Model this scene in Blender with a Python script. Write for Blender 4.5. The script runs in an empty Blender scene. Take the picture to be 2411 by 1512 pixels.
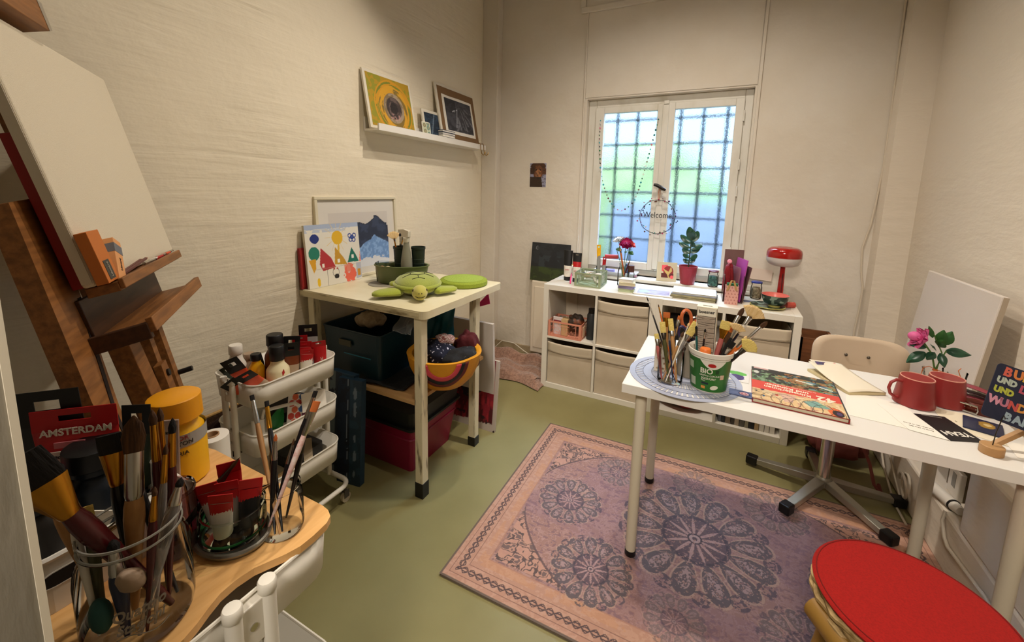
import bpy, bmesh, math, random
import numpy as np
from mathutils import Vector, Matrix, Euler
random.seed(7); rng=np.random.default_rng(5)
S=bpy.context.scene; COL=S.collection
PI=math.pi; cos=math.cos; sin=math.sin

# ---------------- camera, world, light, exposure ----------------
cam_d=bpy.data.cameras.new('camera'); cam=bpy.data.objects.new('camera',cam_d); COL.objects.link(cam)
cam_d.sensor_fit='HORIZONTAL'; cam_d.sensor_width=36; cam_d.lens=14.59; cam_d.shift_y=-0.0676
cam_d.clip_start=.02
yaw,pitch,roll=-0.46533,0.14453,0.02382
fw=Vector((sin(yaw)*cos(pitch),cos(yaw)*cos(pitch),-sin(pitch)))
rt=fw.cross(Vector((0,0,1))).normalized(); up=rt.cross(fw)
r2=rt*cos(roll)+up*sin(roll); u2=up*cos(roll)-rt*sin(roll)
Mc=Matrix((r2,u2,-fw)).transposed().to_4x4(); Mc.translation=Vector((1.09337,-2.6997,1.41827))
cam.matrix_world=Mc; S.camera=cam
S.view_settings.view_transform='Standard'; S.view_settings.look='None'
S.view_settings.gamma=1; S.view_settings.use_curve_mapping=False
S.view_settings.exposure=0.22

wd=bpy.data.worlds.new('sky'); S.world=wd; wd.use_nodes=True
wb=wd.node_tree.nodes['Background']; wb.inputs[0].default_value=(.50,.73,1,1); wb.inputs[1].default_value=1.8

def lamp(name,loc,tgt,power,col,kind='SPOT',size=.03,angle=150,blend=.4):
    d=bpy.data.lights.new(name,kind); d.energy=power; d.color=col
    if kind=='SPOT': d.spot_size=math.radians(angle); d.spot_blend=blend; d.shadow_soft_size=size
    elif kind=='POINT': d.shadow_soft_size=size
    else: d.shape='RECTANGLE'; d.size=size[0]; d.size_y=size[1]
    o=bpy.data.objects.new(name,d); COL.objects.link(o); o.location=loc
    o.rotation_euler=(Vector(tgt)-Vector(loc)).to_track_quat('-Z','Y').to_euler(); return o
WARM=(1,.89,.78)
SP=[((.42,-.80,3.15),(.15,-1.45,0),70,116,.7,.028),((.88,-.78,3.15),(.80,-.35,.2),68,128,.8,.028),((1.22,-.70,3.15),(1.15,-1.0,0),34,92,.7,.028),((.45,-1.72,3.2),(-.95,-1.65,1.0),26,84,.35,.028),((1.0,-3.7,2.7),(.40,-.45,.25),215,86,1,.30)]  # last entry: fill lamp added behind the camera, not one of the fixtures
for i,(l,t,p,an,bl,sz) in enumerate(SP): lamp('ceiling_and_fill_spot',l,t,p,WARM,'SPOT',sz,an,bl)
lamp('daylight',(.7,3.2,3.75),(.45,-.6,.7),600,(.55,.74,1),'AREA',(2.8,1.3))

# ---------------- helpers ----------------
def lin(c):
    if isinstance(c,str):
        c=c.lstrip('#'); c=[int(c[i:i+2],16)/255 for i in (0,2,4)]
    return tuple((x/12.92 if x<=.04045 else ((x+.055)/1.055)**2.4) for x in c[:3])+(1,)
_m={}
def mat(name,col,rough=.5,metal=0,col2=None,scale=20,stretch=(1,1,1),bump=0,bscale=None,trans=0,ior=1.45,emit=0,detail=4,lo=.35,hi=.65,sheen=0,alpha=1,coat=0,dist=.01):
    if name in _m: return _m[name]
    m=bpy.data.materials.new(name); m.use_nodes=True; nt=m.node_tree; b=nt.nodes['Principled BSDF']
    b.inputs['Base Color'].default_value=lin(col); b.inputs['Roughness'].default_value=rough; b.inputs['Metallic'].default_value=metal
    b.inputs['Transmission Weight'].default_value=trans; b.inputs['IOR'].default_value=ior
    b.inputs['Alpha'].default_value=alpha
    if coat: b.inputs['Coat Weight'].default_value=coat
    if sheen: b.inputs['Sheen Weight'].default_value=sheen
    if emit: b.inputs['Emission Color'].default_value=lin(col); b.inputs['Emission Strength'].default_value=emit
    if col2 or bump:
        tc=nt.nodes.new('ShaderNodeTexCoord'); mp=nt.nodes.new('ShaderNodeMapping'); mp.inputs['Scale'].default_value=stretch
        nt.links.new(tc.outputs['Object'],mp.inputs[0])
        def noise(sc):
            n=nt.nodes.new('ShaderNodeTexNoise'); n.inputs['Scale'].default_value=sc; n.inputs['Detail'].default_value=detail
            nt.links.new(mp.outputs[0],n.inputs['Vector']); return n
        n=noise(scale)
        if col2:
            r=nt.nodes.new('ShaderNodeValToRGB'); r.color_ramp.elements[0].position=lo; r.color_ramp.elements[1].position=hi
            r.color_ramp.elements[0].color=lin(col); r.color_ramp.elements[1].color=lin(col2)
            nt.links.new(n.outputs['Fac'],r.inputs[0]); nt.links.new(r.outputs[0],b.inputs['Base Color'])
        if bump:
            n2=noise(bscale or scale); bp=nt.nodes.new('ShaderNodeBump'); bp.inputs['Strength'].default_value=bump; bp.inputs['Distance'].default_value=dist
            nt.links.new(n2.outputs['Fac'],bp.inputs['Height']); nt.links.new(bp.outputs[0],b.inputs['Normal'])
    _m[name]=m; return m
def vmat(name,rough=.6,bump=0,bscale=300):
    if name in _m: return _m[name]
    m=bpy.data.materials.new(name); m.use_nodes=True; nt=m.node_tree; b=nt.nodes['Principled BSDF']
    a=nt.nodes.new('ShaderNodeVertexColor'); a.layer_name='Col'; nt.links.new(a.outputs[0],b.inputs['Base Color']); b.inputs['Roughness'].default_value=rough
    if bump:
        tc=nt.nodes.new('ShaderNodeTexCoord'); n=nt.nodes.new('ShaderNodeTexNoise'); n.inputs['Scale'].default_value=bscale
        nt.links.new(tc.outputs['Object'],n.inputs['Vector']); bp=nt.nodes.new('ShaderNodeBump'); bp.inputs['Strength'].default_value=bump; bp.inputs['Distance'].default_value=.004
        nt.links.new(n.outputs['Fac'],bp.inputs['Height']); nt.links.new(bp.outputs[0],b.inputs['Normal'])
    _m[name]=m; return m

def xf(loc=(0,0,0),rot=(0,0,0),sc=(1,1,1)):
    return Matrix.LocRotScale(Vector(loc),Euler(rot),Vector(sc))
def along(p0,p1):
    p0=Vector(p0); d=Vector(p1)-p0
    q=d.to_track_quat('Z','Y'); m=q.to_matrix().to_4x4(); m.translation=p0; return m,d.length
class MB:
    def __init__(s): s.v=[]; s.f=[]; s.mi=[]; s.sm=[]
    def add(s,vs,fs,mi=0,sm=False,M=None):
        o=len(s.v)
        for v in vs: s.v.append(tuple(M@Vector(v)) if M is not None else tuple(v))
        for f in fs: s.f.append([i+o for i in f]); s.mi.append(mi); s.sm.append(sm)
        return s
    def box(s,a,b,mi=0,M=None):
        x0,y0,z0=a; x1,y1,z1=b
        return s.add([(x0,y0,z0),(x1,y0,z0),(x1,y1,z0),(x0,y1,z0),(x0,y0,z1),(x1,y0,z1),(x1,y1,z1),(x0,y1,z1)],
          [(3,2,1,0),(4,5,6,7),(0,1,5,4),(1,2,6,5),(2,3,7,6),(3,0,4,7)],mi,False,M)
    def prism(s,pts,z0,z1,mi=0,M=None,sm=False,top=None):
        n=len(pts); t=top or pts
        vs=[(p[0],p[1],z0) for p in pts]+[(p[0],p[1],z1) for p in t]
        s.add(vs,[[i,(i+1)%n,n+(i+1)%n,n+i] for i in range(n)],mi,sm,M)
        return s.add(vs,[list(range(n-1,-1,-1)),list(range(n,2*n))],mi,False,M)
    def rrect(s,x0,y0,x1,y1,r,z0,z1,mi=0,M=None,seg=5,taper=0):
        return s.prism(rr(x0,y0,x1,y1,r,seg),z0,z1,mi,M,top=rr(x0-taper,y0-taper,x1+taper,y1+taper,r,seg))
    def lathe(s,prof,seg=24,mi=0,M=None,sm=True,caps=True,fn=None):
        n=len(prof); vs=[]
        for (r,z) in prof:
            for k in range(seg):
                a=2*PI*k/seg; q=r*(fn(a,z) if fn else 1); vs.append((q*cos(a),q*sin(a),z))
        fs=[[i*seg+k,i*seg+(k+1)%seg,(i+1)*seg+(k+1)%seg,(i+1)*seg+k] for i in range(n-1) for k in range(seg)]
        s.add(vs,fs,mi,sm,M)
        if caps:
            if prof[0][0]>1e-5: s.add(vs[:seg],[list(range(seg-1,-1,-1))],mi,False,M)
            if prof[-1][0]>1e-5: s.add(vs[-seg:],[list(range(seg))],mi,False,M)
        return s
    def cyl(s,p0,p1,r0,r1=None,seg=12,mi=0,M=None):
        m,L=along(p0,p1); m=(M@m) if M is not None else m
        return s.lathe([(r0,0),(r0 if r1 is None else r1,L)],seg,mi,m)
    def tube(s,pts,r,seg=8,mi=0,M=None,closed=False):
        P=[Vector(p) for p in pts]; n=len(P); rs=r if isinstance(r,(list,tuple)) else [r]*n
        vs=[]; prev=None
        for i,p in enumerate(P):
            if closed: t=(P[(i+1)%n]-P[i-1])
            else: t=P[min(i+1,n-1)]-P[max(i-1,0)]
            t=t.normalized() if t.length>1e-9 else Vector((0,0,1))
            if prev is None: a=t.orthogonal().normalized()
            else: a=(prev-t*prev.dot(t)); a=a.normalized() if a.length>1e-6 else t.orthogonal().normalized()
            prev=a; b=t.cross(a)
            for k in range(seg):
                g=2*PI*k/seg; vs.append(tuple(p+(a*cos(g)+b*sin(g))*rs[i]))
        m=n if closed else n-1
        fs=[[i*seg+k,i*seg+(k+1)%seg,((i+1)%n)*seg+(k+1)%seg,((i+1)%n)*seg+k] for i in range(m) for k in range(seg)]
        s.add(vs,fs,mi,True,M)
        if not closed: s.add(vs,[list(range(seg-1,-1,-1)),list(range((n-1)*seg,n*seg))],mi,False,M)
        return s
    def ell(s,c,r,mi=0,M=None,seg=16,ring=10,fn=None):
        vs=[];fs=[]
        for i in range(ring+1):
            t=PI*i/ring
            for k in range(seg):
                a=2*PI*k/seg; v=Vector((sin(t)*cos(a),sin(t)*sin(a),-cos(t)))
                if fn: v=fn(v)
                vs.append((c[0]+r[0]*v.x,c[1]+r[1]*v.y,c[2]+r[2]*v.z))
        fs=[[i*seg+k,i*seg+(k+1)%seg,(i+1)*seg+(k+1)%seg,(i+1)*seg+k] for i in range(ring) for k in range(seg)]
        return s.add(vs,fs,mi,True,M)
    def grid(s,fn,nu,nv,mi=0,M=None,sm=True,thick=0):
        vs=[fn(i/nu,j/nv) for j in range(nv+1) for i in range(nu+1)]
        fs=[[j*(nu+1)+i,j*(nu+1)+i+1,(j+1)*(nu+1)+i+1,(j+1)*(nu+1)+i] for j in range(nv) for i in range(nu)]
        return s.add(vs,fs,mi,sm,M)
    def poly(s,pts,th=.001,mi=0,M=None):
        return s.prism(pts,0,th,mi,M)
    def build(s,name,mats,parent=None,loc=None,rot=None,bevel=0,sub=0,solid=0,M=None,w=False,bseg=2):
        me=bpy.data.meshes.new(name); me.from_pydata(s.v,[],s.f); me.update()
        if not isinstance(mats,(list,tuple)): mats=[mats]
        for m in mats: me.materials.append(m)
        me.polygons.foreach_set('material_index',s.mi); me.polygons.foreach_set('use_smooth',s.sm)
        if any(s.sm): me.set_sharp_from_angle(angle=math.radians(42))
        o=bpy.data.objects.new(name,me); COL.objects.link(o)
        if parent is not None:
            o.parent=parent
            if w: # geometry given in world axes, parent unrotated
                o.location=-parent.location
        if loc is not None: o.location=loc
        if rot is not None: o.rotation_euler=rot
        if M is not None: o.matrix_local=M
        if solid: md=o.modifiers.new('s','SOLIDIFY'); md.thickness=solid; md.offset=0
        if bevel: md=o.modifiers.new('b','BEVEL'); md.width=bevel; md.segments=bseg; md.limit_method='ANGLE'; md.angle_limit=math.radians(40)
        if sub: md=o.modifiers.new('u','SUBSURF'); md.levels=sub; md.render_levels=sub
        return o
def rr(x0,y0,x1,y1,r,seg=5):
    r=min(r,(x1-x0)/2,(y1-y0)/2); P=[]
    for cx,cy,a0 in ((x1-r,y1-r,0),(x0+r,y1-r,PI/2),(x0+r,y0+r,PI),(x1-r,y0+r,3*PI/2)):
        for k in range(seg+1):
            a=a0+PI/2*k/seg; P.append((cx+r*cos(a),cy+r*sin(a)))
    return P
def tag(o,label=None,cat=None,group=None,kind=None):
    if label: o['label']=label
    if cat: o['category']=cat
    if group: o['group']=group
    if kind: o['kind']=kind
    return o
def thing(name,label,cat,loc=(0,0,0),rz=0,group=None,rot=None,M=None):
    o=bpy.data.objects.new(name,None); COL.objects.link(o); o.empty_display_size=.05
    o.location=loc; o.rotation_euler=rot if rot else (0,0,rz)
    if M is not None: o.matrix_world=M
    return tag(o,label,cat,group)
def struct(o): o['kind']='structure'; return o
def bx(a,b,mi=0): return MB().box(a,b,mi)
def paint(name,w,h,nx,ny,fn,m,parent=None,M=None,zoff=0):
    """flat print: a fine grid (width along x, height along y) whose colour attribute comes from fn(u,v)->rgb sRGB 0..1"""
    u,v=np.meshgrid(np.linspace(0,1,nx+1),np.linspace(0,1,ny+1))
    P=np.stack([u*w,v*h,np.full_like(u,zoff)],-1).reshape(-1,3).astype(np.float32)
    me=bpy.data.meshes.new(name); nf=nx*ny
    idx=(np.arange(ny)[:,None]*(nx+1)+np.arange(nx)[None,:]).reshape(-1)
    F=np.stack([idx,idx+1,idx+nx+2,idx+nx+1],-1).astype(np.int32)
    me.vertices.add(len(P)); me.vertices.foreach_set('co',P.ravel())
    me.loops.add(nf*4); me.loops.foreach_set('vertex_index',F.ravel())
    me.polygons.add(nf); me.polygons.foreach_set('loop_start',np.arange(nf,dtype=np.int32)*4); me.polygons.foreach_set('loop_total',np.full(nf,4,np.int32))
    me.update(calc_edges=True)
    c=fn(u.ravel(),v.ravel()); c=np.clip(np.asarray(c,dtype=np.float64),0,1)
    c=np.where(c<=.04045,c/12.92,((c+.055)/1.055)**2.4)
    a=me.color_attributes.new('Col','FLOAT_COLOR','POINT'); a.data.foreach_set('color',np.concatenate([c,np.ones((len(c),1))],1).astype(np.float32).ravel())
    me.materials.append(m); o=bpy.data.objects.new(name,me); COL.objects.link(o)
    if parent is not None: o.parent=parent
    if M is not None: o.matrix_local=M
    return o
def hexc(h): h=h.lstrip('#'); return np.array([int(h[i:i+2],16)/255 for i in (0,2,4)])
def full(u,c): return np.tile(hexc(c),(len(u),1))
def put(a,mask,c,al=1.0):
    mk=np.clip(np.asarray(mask,dtype=float),0,1)[:,None]*al
    return a*(1-mk)+hexc(c)*mk
def vnoise(x,y,seed=0,oct=3):
    r=np.random.default_rng(seed); o=np.zeros_like(x); amp=1; tot=0
    for k in range(oct):
        g=r.random((64,64)); X=x*2**k; Y=y*2**k; i=np.floor(X).astype(int); j=np.floor(Y).astype(int); fx=X-i; fy=Y-j
        fx=fx*fx*(3-2*fx); fy=fy*fy*(3-2*fy); i%=64; j%=64; i1=(i+1)%64; j1=(j+1)%64
        o+=amp*(g[i,j]*(1-fx)*(1-fy)+g[i1,j]*fx*(1-fy)+g[i,j1]*(1-fx)*fy+g[i1,j1]*fx*fy); tot+=amp; amp*=.5
    return o/tot
def inpoly(u,v,pts):
    r=np.zeros(len(u),bool); n=len(pts)
    for i in range(n):
        x0,y0=pts[i]; x1,y1=pts[(i+1)%n]
        if y0==y1: continue
        c=((v>y0)!=(v>y1))&(u<(x1-x0)*(v-y0)/(y1-y0)+x0); r^=c
    return r
def seg_d(u,v,a,b):
    ax,ay=a; bx_,by=b; dx,dy=bx_-ax,by-ay; t=np.clip(((u-ax)*dx+(v-ay)*dy)/(dx*dx+dy*dy+1e-12),0,1)
    return np.hypot(u-ax-t*dx,v-ay-t*dy)
def text(s,size,m,parent,M,name='lettering',th=.0004,align='CENTER',shear=0,bold=0,sx=1):
    cu=bpy.data.curves.new(name,'FONT'); cu.body=s; cu.size=size; cu.align_x=align; cu.align_y='CENTER'; cu.extrude=th; cu.shear=shear; cu.offset=bold; cu.resolution_u=3
    o=bpy.data.objects.new(name+'_t',cu); COL.objects.link(o); dg=bpy.context.evaluated_depsgraph_get(); dg.update()
    me=bpy.data.meshes.new_from_object(o.evaluated_get(dg)); me.name=name; bpy.data.objects.remove(o); bpy.data.curves.remove(cu)
    me.materials.clear(); me.materials.append(m); o=bpy.data.objects.new(name,me); COL.objects.link(o)
    if parent is not None: o.parent=parent
    o.matrix_local=M@Matrix.Diagonal((sx,1,1,1)); return o
def frame(o,ex,ey,ez=None):
    ex=Vector(ex).normalized(); ey=Vector(ey); ey=(ey-ex*ey.dot(ex)).normalized(); ez=ex.cross(ey)
    m=Matrix((ex,ey,ez)).transposed().to_4x4(); m.translation=Vector(o); return m
def copy_tree(o,parent=None):
    c=o.copy(); COL.objects.link(c)
    if parent is not None: c.parent=parent
    for ch in list(o.children): copy_tree(ch,c)
    return c

def wraptext(s,size,m,parent,R,z,phi,name='lettering',th=.0004,align='CENTER',shear=0,bold=0,sx=1,cone=0):
    o=text(s,size,m,parent,Matrix.Identity(4),name,th,align,shear,bold,1)
    for v in o.data.vertices:
        x,y,d=v.co; x*=sx; a=phi+x/R; r=R+cone*y+d+th*.5; v.co=(r*cos(a),r*sin(a),z+y)
    o.data.update(); return o
def seglab(R0,z0,z1,a0,a1,R1=None,n=16,nz=2):
    m=MB(); R1=R1 or R0
    return m.grid(lambda u,v:((R0+(R1-R0)*v)*cos(a0+(a1-a0)*u),(R0+(R1-R0)*v)*sin(a0+(a1-a0)*u),z0+(z1-z0)*v),n,nz)
# ---------------- common materials ----------------
WH=mat('white_lacquer','#e6e1d6',.35)
WHP=mat('white_powder_coat','#e4ddcd',.38)
WALL=mat('wall_paint','#dcd4c6',.85,col2='#d6ccbb',scale=2.5,bump=.35,bscale=9,dist=.02)
BLK=mat('black_plastic','#0c0c0d',.4)
CHROME=mat('chrome','#c9c6c0',.18,1)
def thin_glass(name,tint=(.985,.995,.99,1),blend=.28,rough=.03):
    m=bpy.data.materials.new(name); m.use_nodes=True; nt=m.node_tree; nt.nodes.clear(); L=nt.links.new
    out=nt.nodes.new('ShaderNodeOutputMaterial'); mx=nt.nodes.new('ShaderNodeMixShader'); tr=nt.nodes.new('ShaderNodeBsdfTransparent'); gl=nt.nodes.new('ShaderNodeBsdfGlossy')
    lw=nt.nodes.new('ShaderNodeLayerWeight'); lw.inputs['Blend'].default_value=blend; tr.inputs[0].default_value=tint; gl.inputs['Roughness'].default_value=rough
    L(lw.outputs['Fresnel'],mx.inputs[0]); L(tr.outputs[0],mx.inputs[1]); L(gl.outputs[0],mx.inputs[2]); L(mx.outputs[0],out.inputs[0]); return m
GLASS=thin_glass('clear_glass',blend=.15); GLASSG=thin_glass('greenish_glass',(.88,.96,.90,1))
WOOD=mat('easel_wood','#94602f',.5,col2='#754a22',scale=9,stretch=(1,8,8),bump=.1)
RED=mat('red_gloss','#a3140f',.3)
PAPER=mat('white_paper','#ece6d8',.7)
# ---------------- setting ----------------
XL,XR,YB,YF,H=-.80,2.07,.52,-4.3,3.75
def flmat():
    m=mat('olive_floor_paint','#8c8559',.42,col2='#827b50',scale=3,bump=.06,bscale=14,detail=6)
    return m
floor=struct(bx((XL-.1,YF-.1,-.1),(XR+.35,YB+.3,0)).build('floor',flmat()))
struct(bx((XL-.2,YF-.1,H),(XR+.35,YB+.3,H+.1)).build('ceiling',WALL))
# left wall: coarse brushed plaster, real relief
def wallmat_left():
    m=bpy.data.materials.new('brushed_lime_plaster'); m.use_nodes=True; nt=m.node_tree; b=nt.nodes['Principled BSDF']
    b.inputs['Base Color'].default_value=lin('#e6dbc2'); b.inputs['Roughness'].default_value=.9
    tc=nt.nodes.new('ShaderNodeTexCoord'); L=nt.links.new
    def noise(sc,st,det=5,rot=(0,0,0),dis=0):
        mp=nt.nodes.new('ShaderNodeMapping'); mp.inputs['Scale'].default_value=st; mp.inputs['Rotation'].default_value=rot
        n=nt.nodes.new('ShaderNodeTexNoise'); n.inputs['Scale'].default_value=sc; n.inputs['Detail'].default_value=det; n.inputs['Distortion'].default_value=dis
        L(tc.outputs['Object'],mp.inputs[0]); L(mp.outputs[0],n.inputs['Vector']); return n
    a=noise(3.2,(1,.6,6),7,(.09,0,0),.5); c=noise(2.4,(1,1,1.0),6); d=noise(22,(1,.35,3),3,(-.05,0,0))
    def mx(x,y,f):
        q=nt.nodes.new('ShaderNodeMath'); q.operation='MULTIPLY_ADD'; L(y,q.inputs[0]); q.inputs[1].default_value=f; L(x,q.inputs[2]); return q.outputs[0]
    msk=noise(1.3,(1,1,1.3),3); rmp=nt.nodes.new('ShaderNodeMapRange'); rmp.inputs[1].default_value=.42; rmp.inputs[2].default_value=.62; L(msk.outputs['Fac'],rmp.inputs[0])
    am=nt.nodes.new('ShaderNodeMath'); am.operation='MULTIPLY'; L(a.outputs['Fac'],am.inputs[0]); L(rmp.outputs[0],am.inputs[1])
    h=mx(mx(am.outputs[0],c.outputs['Fac'],2.0),d.outputs['Fac'],.12)
    bp=nt.nodes.new('ShaderNodeBump'); bp.inputs['Strength'].default_value=.75; bp.inputs['Distance'].default_value=.013
    L(h,bp.inputs['Height']); L(bp.outputs[0],b.inputs['Normal']); return m
PLAST=wallmat_left()
struct(bx((XL-.2,-2.60,0),(XL,YB+.3,H)).build('wall_left',PLAST))
# door jamb end near the camera: dim rough plaster, pale rounded corner
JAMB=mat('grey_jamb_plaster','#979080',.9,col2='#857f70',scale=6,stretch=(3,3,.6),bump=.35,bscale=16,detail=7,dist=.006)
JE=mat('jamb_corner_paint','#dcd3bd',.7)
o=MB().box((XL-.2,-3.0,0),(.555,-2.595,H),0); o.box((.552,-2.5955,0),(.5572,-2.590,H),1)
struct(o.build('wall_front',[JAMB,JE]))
struct(bx((XL-.2,YF-.2,0),(XR+.35,YF,H)).build('wall_rear',WALL))
struct(bx((XL-.2,YF,0),(XL,-3.0,H)).build('wall_side',WALL))
# back wall with window hole
wx0,wx1,wz0,wz1=.095,1.215,.80,2.13
m=MB()
m.box((XL,YB,0),(wx0,YB+.25,H)); m.box((wx1,YB,0),(XR+.3,YB+.25,H)); m.box((wx0,YB,0),(wx1,YB+.25,wz0)); m.box((wx0,YB,wz1),(wx1,YB+.25,H))
struct(m.build('wall_back',WALL))
# right wall: thinner above, thick foot with a niche
m=MB(); m.box((XR,YF,.50),(XR+.3,YB,H)); m.box((1.97,YF,0),(XR+.3,YB,.22)); m.box((1.97,YF,.22),(XR+.3,-.72,.50)); m.box((1.97,-.08,.22),(XR+.3,YB,.5)); m.box((2.16,-.72,.22),(XR+.3,-.08,.5))
RWALL=mat('right_wall_plaster','#ddd2c0',.88,bump=.35,scale=9,bscale=7,stretch=(1,.8,2.5),detail=6,dist=.014)
struct(m.build('wall_right',RWALL,bevel=.012))
# corner chases
struct(bx((XL,.44,.075),(-.655,YB,H)).build('trim_1',WALL,bevel=.006))
struct(MB().prism([(1.915,YB),(1.93,.455),(2.075,.44),(2.09,YB)],.5,H).build('trim_2',RWALL))
BB=mat('baseboard_paint','#b3a184',.6,col2='#9c8a6c',scale=12)
struct(MB().box((XL,.438,0),(-.652,YB,.075)).box((-.655,.505,0),(1.95,YB,.07)).build('baseboard_back',BB,bevel=.003))
# moulding strips of the old roller shutter case above and beside the window
m=MB().box((.066,.507,.9),(.078,YB,2.75)); m.box((.078,.514,2.14),(1.226,YB,2.75)); struct(m.build('trim_3',WALL,bevel=.003))
struct(bx((1.228,.502,.8),(1.246,YB,H)).build('trim_4',WALL,bevel=.003))
m=MB().box((.02,.495,2.75),(1.228,YB,2.79)).box((.02,.495,2.79),(.055,YB,3.2)).box((.055,.509,2.79),(1.228,YB,3.2)); struct(m.build('trim_5',WALL,bevel=.004))
# window
WF=mat('window_paint','#dcd8cc',.5,col2='#c4bda9',scale=7,stretch=(1,1,.4),bump=.15,lo=.5,hi=.8)
win=bpy.data.objects.new('window_1',None); COL.objects.link(win); win.location=(.655,.56,.8); win['kind']='structure'
def wp(mb,name,mt,**k): return mb.build(name,mt,win,w=True,**k)
wp(MB().box((.095,.575,.80),(.155,.66,2.13)).box((1.165,.575,.80),(1.215,.66,2.13)).box((.155,.575,2.07),(1.165,.66,2.13)).box((.155,.575,.80),(1.165,.66,.845)),'outer_frame',WF,bevel=.006)
wp(MB().box((.06,.40,.775),(1.30,.575,.80)),'window_sill',WF,bevel=.006)
def sash(x0,x1,gx0,gx1):
    y0,y1=.555,.60
    s=wp(MB().box((x0,y0,.845),(gx0,y1,2.07)).box((gx1,y0,.845),(x1,y1,2.07)).box((gx0,y0,.845),(gx1,y1,.90)).box((gx0,y0,2.025),(gx1,y1,2.07)),'sash',WF,bevel=.004)
    FG=bpy.data.materials.get('frosted_pane')
    if not FG:
        FG=bpy.data.materials.new('frosted_pane'); FG.use_nodes=True; nt=FG.node_tree; nt.nodes.clear(); L=nt.links.new
        out=nt.nodes.new('ShaderNodeOutputMaterial'); mx=nt.nodes.new('ShaderNodeMixShader'); tr=nt.nodes.new('ShaderNodeBsdfTransparent'); rf=nt.nodes.new('ShaderNodeBsdfRefraction')
        rf.inputs['Roughness'].default_value=.40; rf.inputs['IOR'].default_value=1.42; rf.inputs['Color'].default_value=(.93,.97,1,1)
        tr.inputs[0].default_value=(.92,.96,1,1); mx.inputs[0].default_value=.97
        tc=nt.nodes.new('ShaderNodeTexCoord'); n=nt.nodes.new('ShaderNodeTexNoise'); n.inputs['Scale'].default_value=110; bp=nt.nodes.new('ShaderNodeBump'); bp.inputs['Strength'].default_value=.5; bp.inputs['Distance'].default_value=.006
        L(tc.outputs['Object'],n.inputs['Vector']); L(n.outputs['Fac'],bp.inputs['Height']); L(bp.outputs[0],rf.inputs['Normal'])
        L(tr.outputs[0],mx.inputs[1]); L(rf.outputs[0],mx.inputs[2]); L(mx.outputs[0],out.inputs[0])
    g=MB().add([(gx0,.585,.9),(gx1,.585,.9),(gx1,.585,2.025),(gx0,.585,2.025)],[(0,1,2,3)]).build('pane',FG,s)
    return s
s1=sash(.155,.668,.222,.612); s2=sash(.672,1.165,.732,1.113)
wp(MB().box((.648,.538,.86),(.692,.555,2.06)),'meeting_post',WF,bevel=.005)
wp(MB().box((.655,.53,2.06),(.69,.56,2.085)),'top_latch',WF,bevel=.004)
DK=mat('dark_iron','#2a2624',.45,.6)
h=wp(MB().cyl((.672,.538,1.475),(.672,.505,1.475),.011).tube([(.63,.500,1.492),(.65,.500,1.488),(.672,.500,1.477),(.695,.500,1.462),(.715,.502,1.455)],[.010,.012,.013,.012,.009],8),'window_handle',DK)
for z in (1.92,1.42,1.60,1.0):
    wp(MB().cyl((1.166,.553,z),(1.166,.553,z+.07),.006),'hinge',WF)
# outside: bars, hedge, garden wall, sky through the panes
OB=mat('window_bar_iron','#2c3540',.6)
grl=thing('window_grille','dark iron bar grille behind the frosted window panes','grille',(.65,.75,.8))
for i in range(8): MB().cyl((.14+.155*i,.75,.75),(.14+.155*i,.75,2.2),.010,seg=8).build('bar',OB,grl,w=True)
for i in range(8): MB().cyl((.06,.757,.88+.185*i),(1.3,.757,.88+.185*i),.009,seg=8).build('bar',OB,grl,w=True)
HEDGE=mat('hedge_leaves','#8aa36a',.8,col2='#c3d49c',scale=5,bump=.6)
def lump(v):
    return v*(1+.12*sin(9*v.x+5*v.z)+.1*sin(11*v.y+7*v.z))
hd=MB().ell((-.1,2.3,.93),(1.5,.4,.93),seg=24,ring=16,fn=lump).build('garden_bush',HEDGE); tag(hd,'green bush outside behind the left window pane','bush')
GW=mat('garden_wall','#b4c0dc',.8,col2='#a2b2d4',scale=3)
tag(bx((.15,1.5,0),(2.6,1.6,1.35)).build('garden_wall',GW),'blue-grey garden wall outside behind the right window pane','wall')
struct(bx((-4,.9,-.1),(5,5,-.02)).build('trim_6',mat('yard','#777d74',.9)))

# shelf radiator
RD=mat('radiator_enamel','#ddd0bb',.45)
r=thing('radiator','flat cream panel radiator under the window left of the white cube shelf','radiator',(.15,.45,.06))
m=MB().box((-.285,.425,.06),(.85,.50,.685)); 
m.build('panel',RD,r,w=True,bevel=.01)
for i in range(8): MB().box((-.255+i*.135,.417,.11),(-.145+i*.135,.426,.64)).build('rib',RD,r,w=True,bevel=.004)

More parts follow.
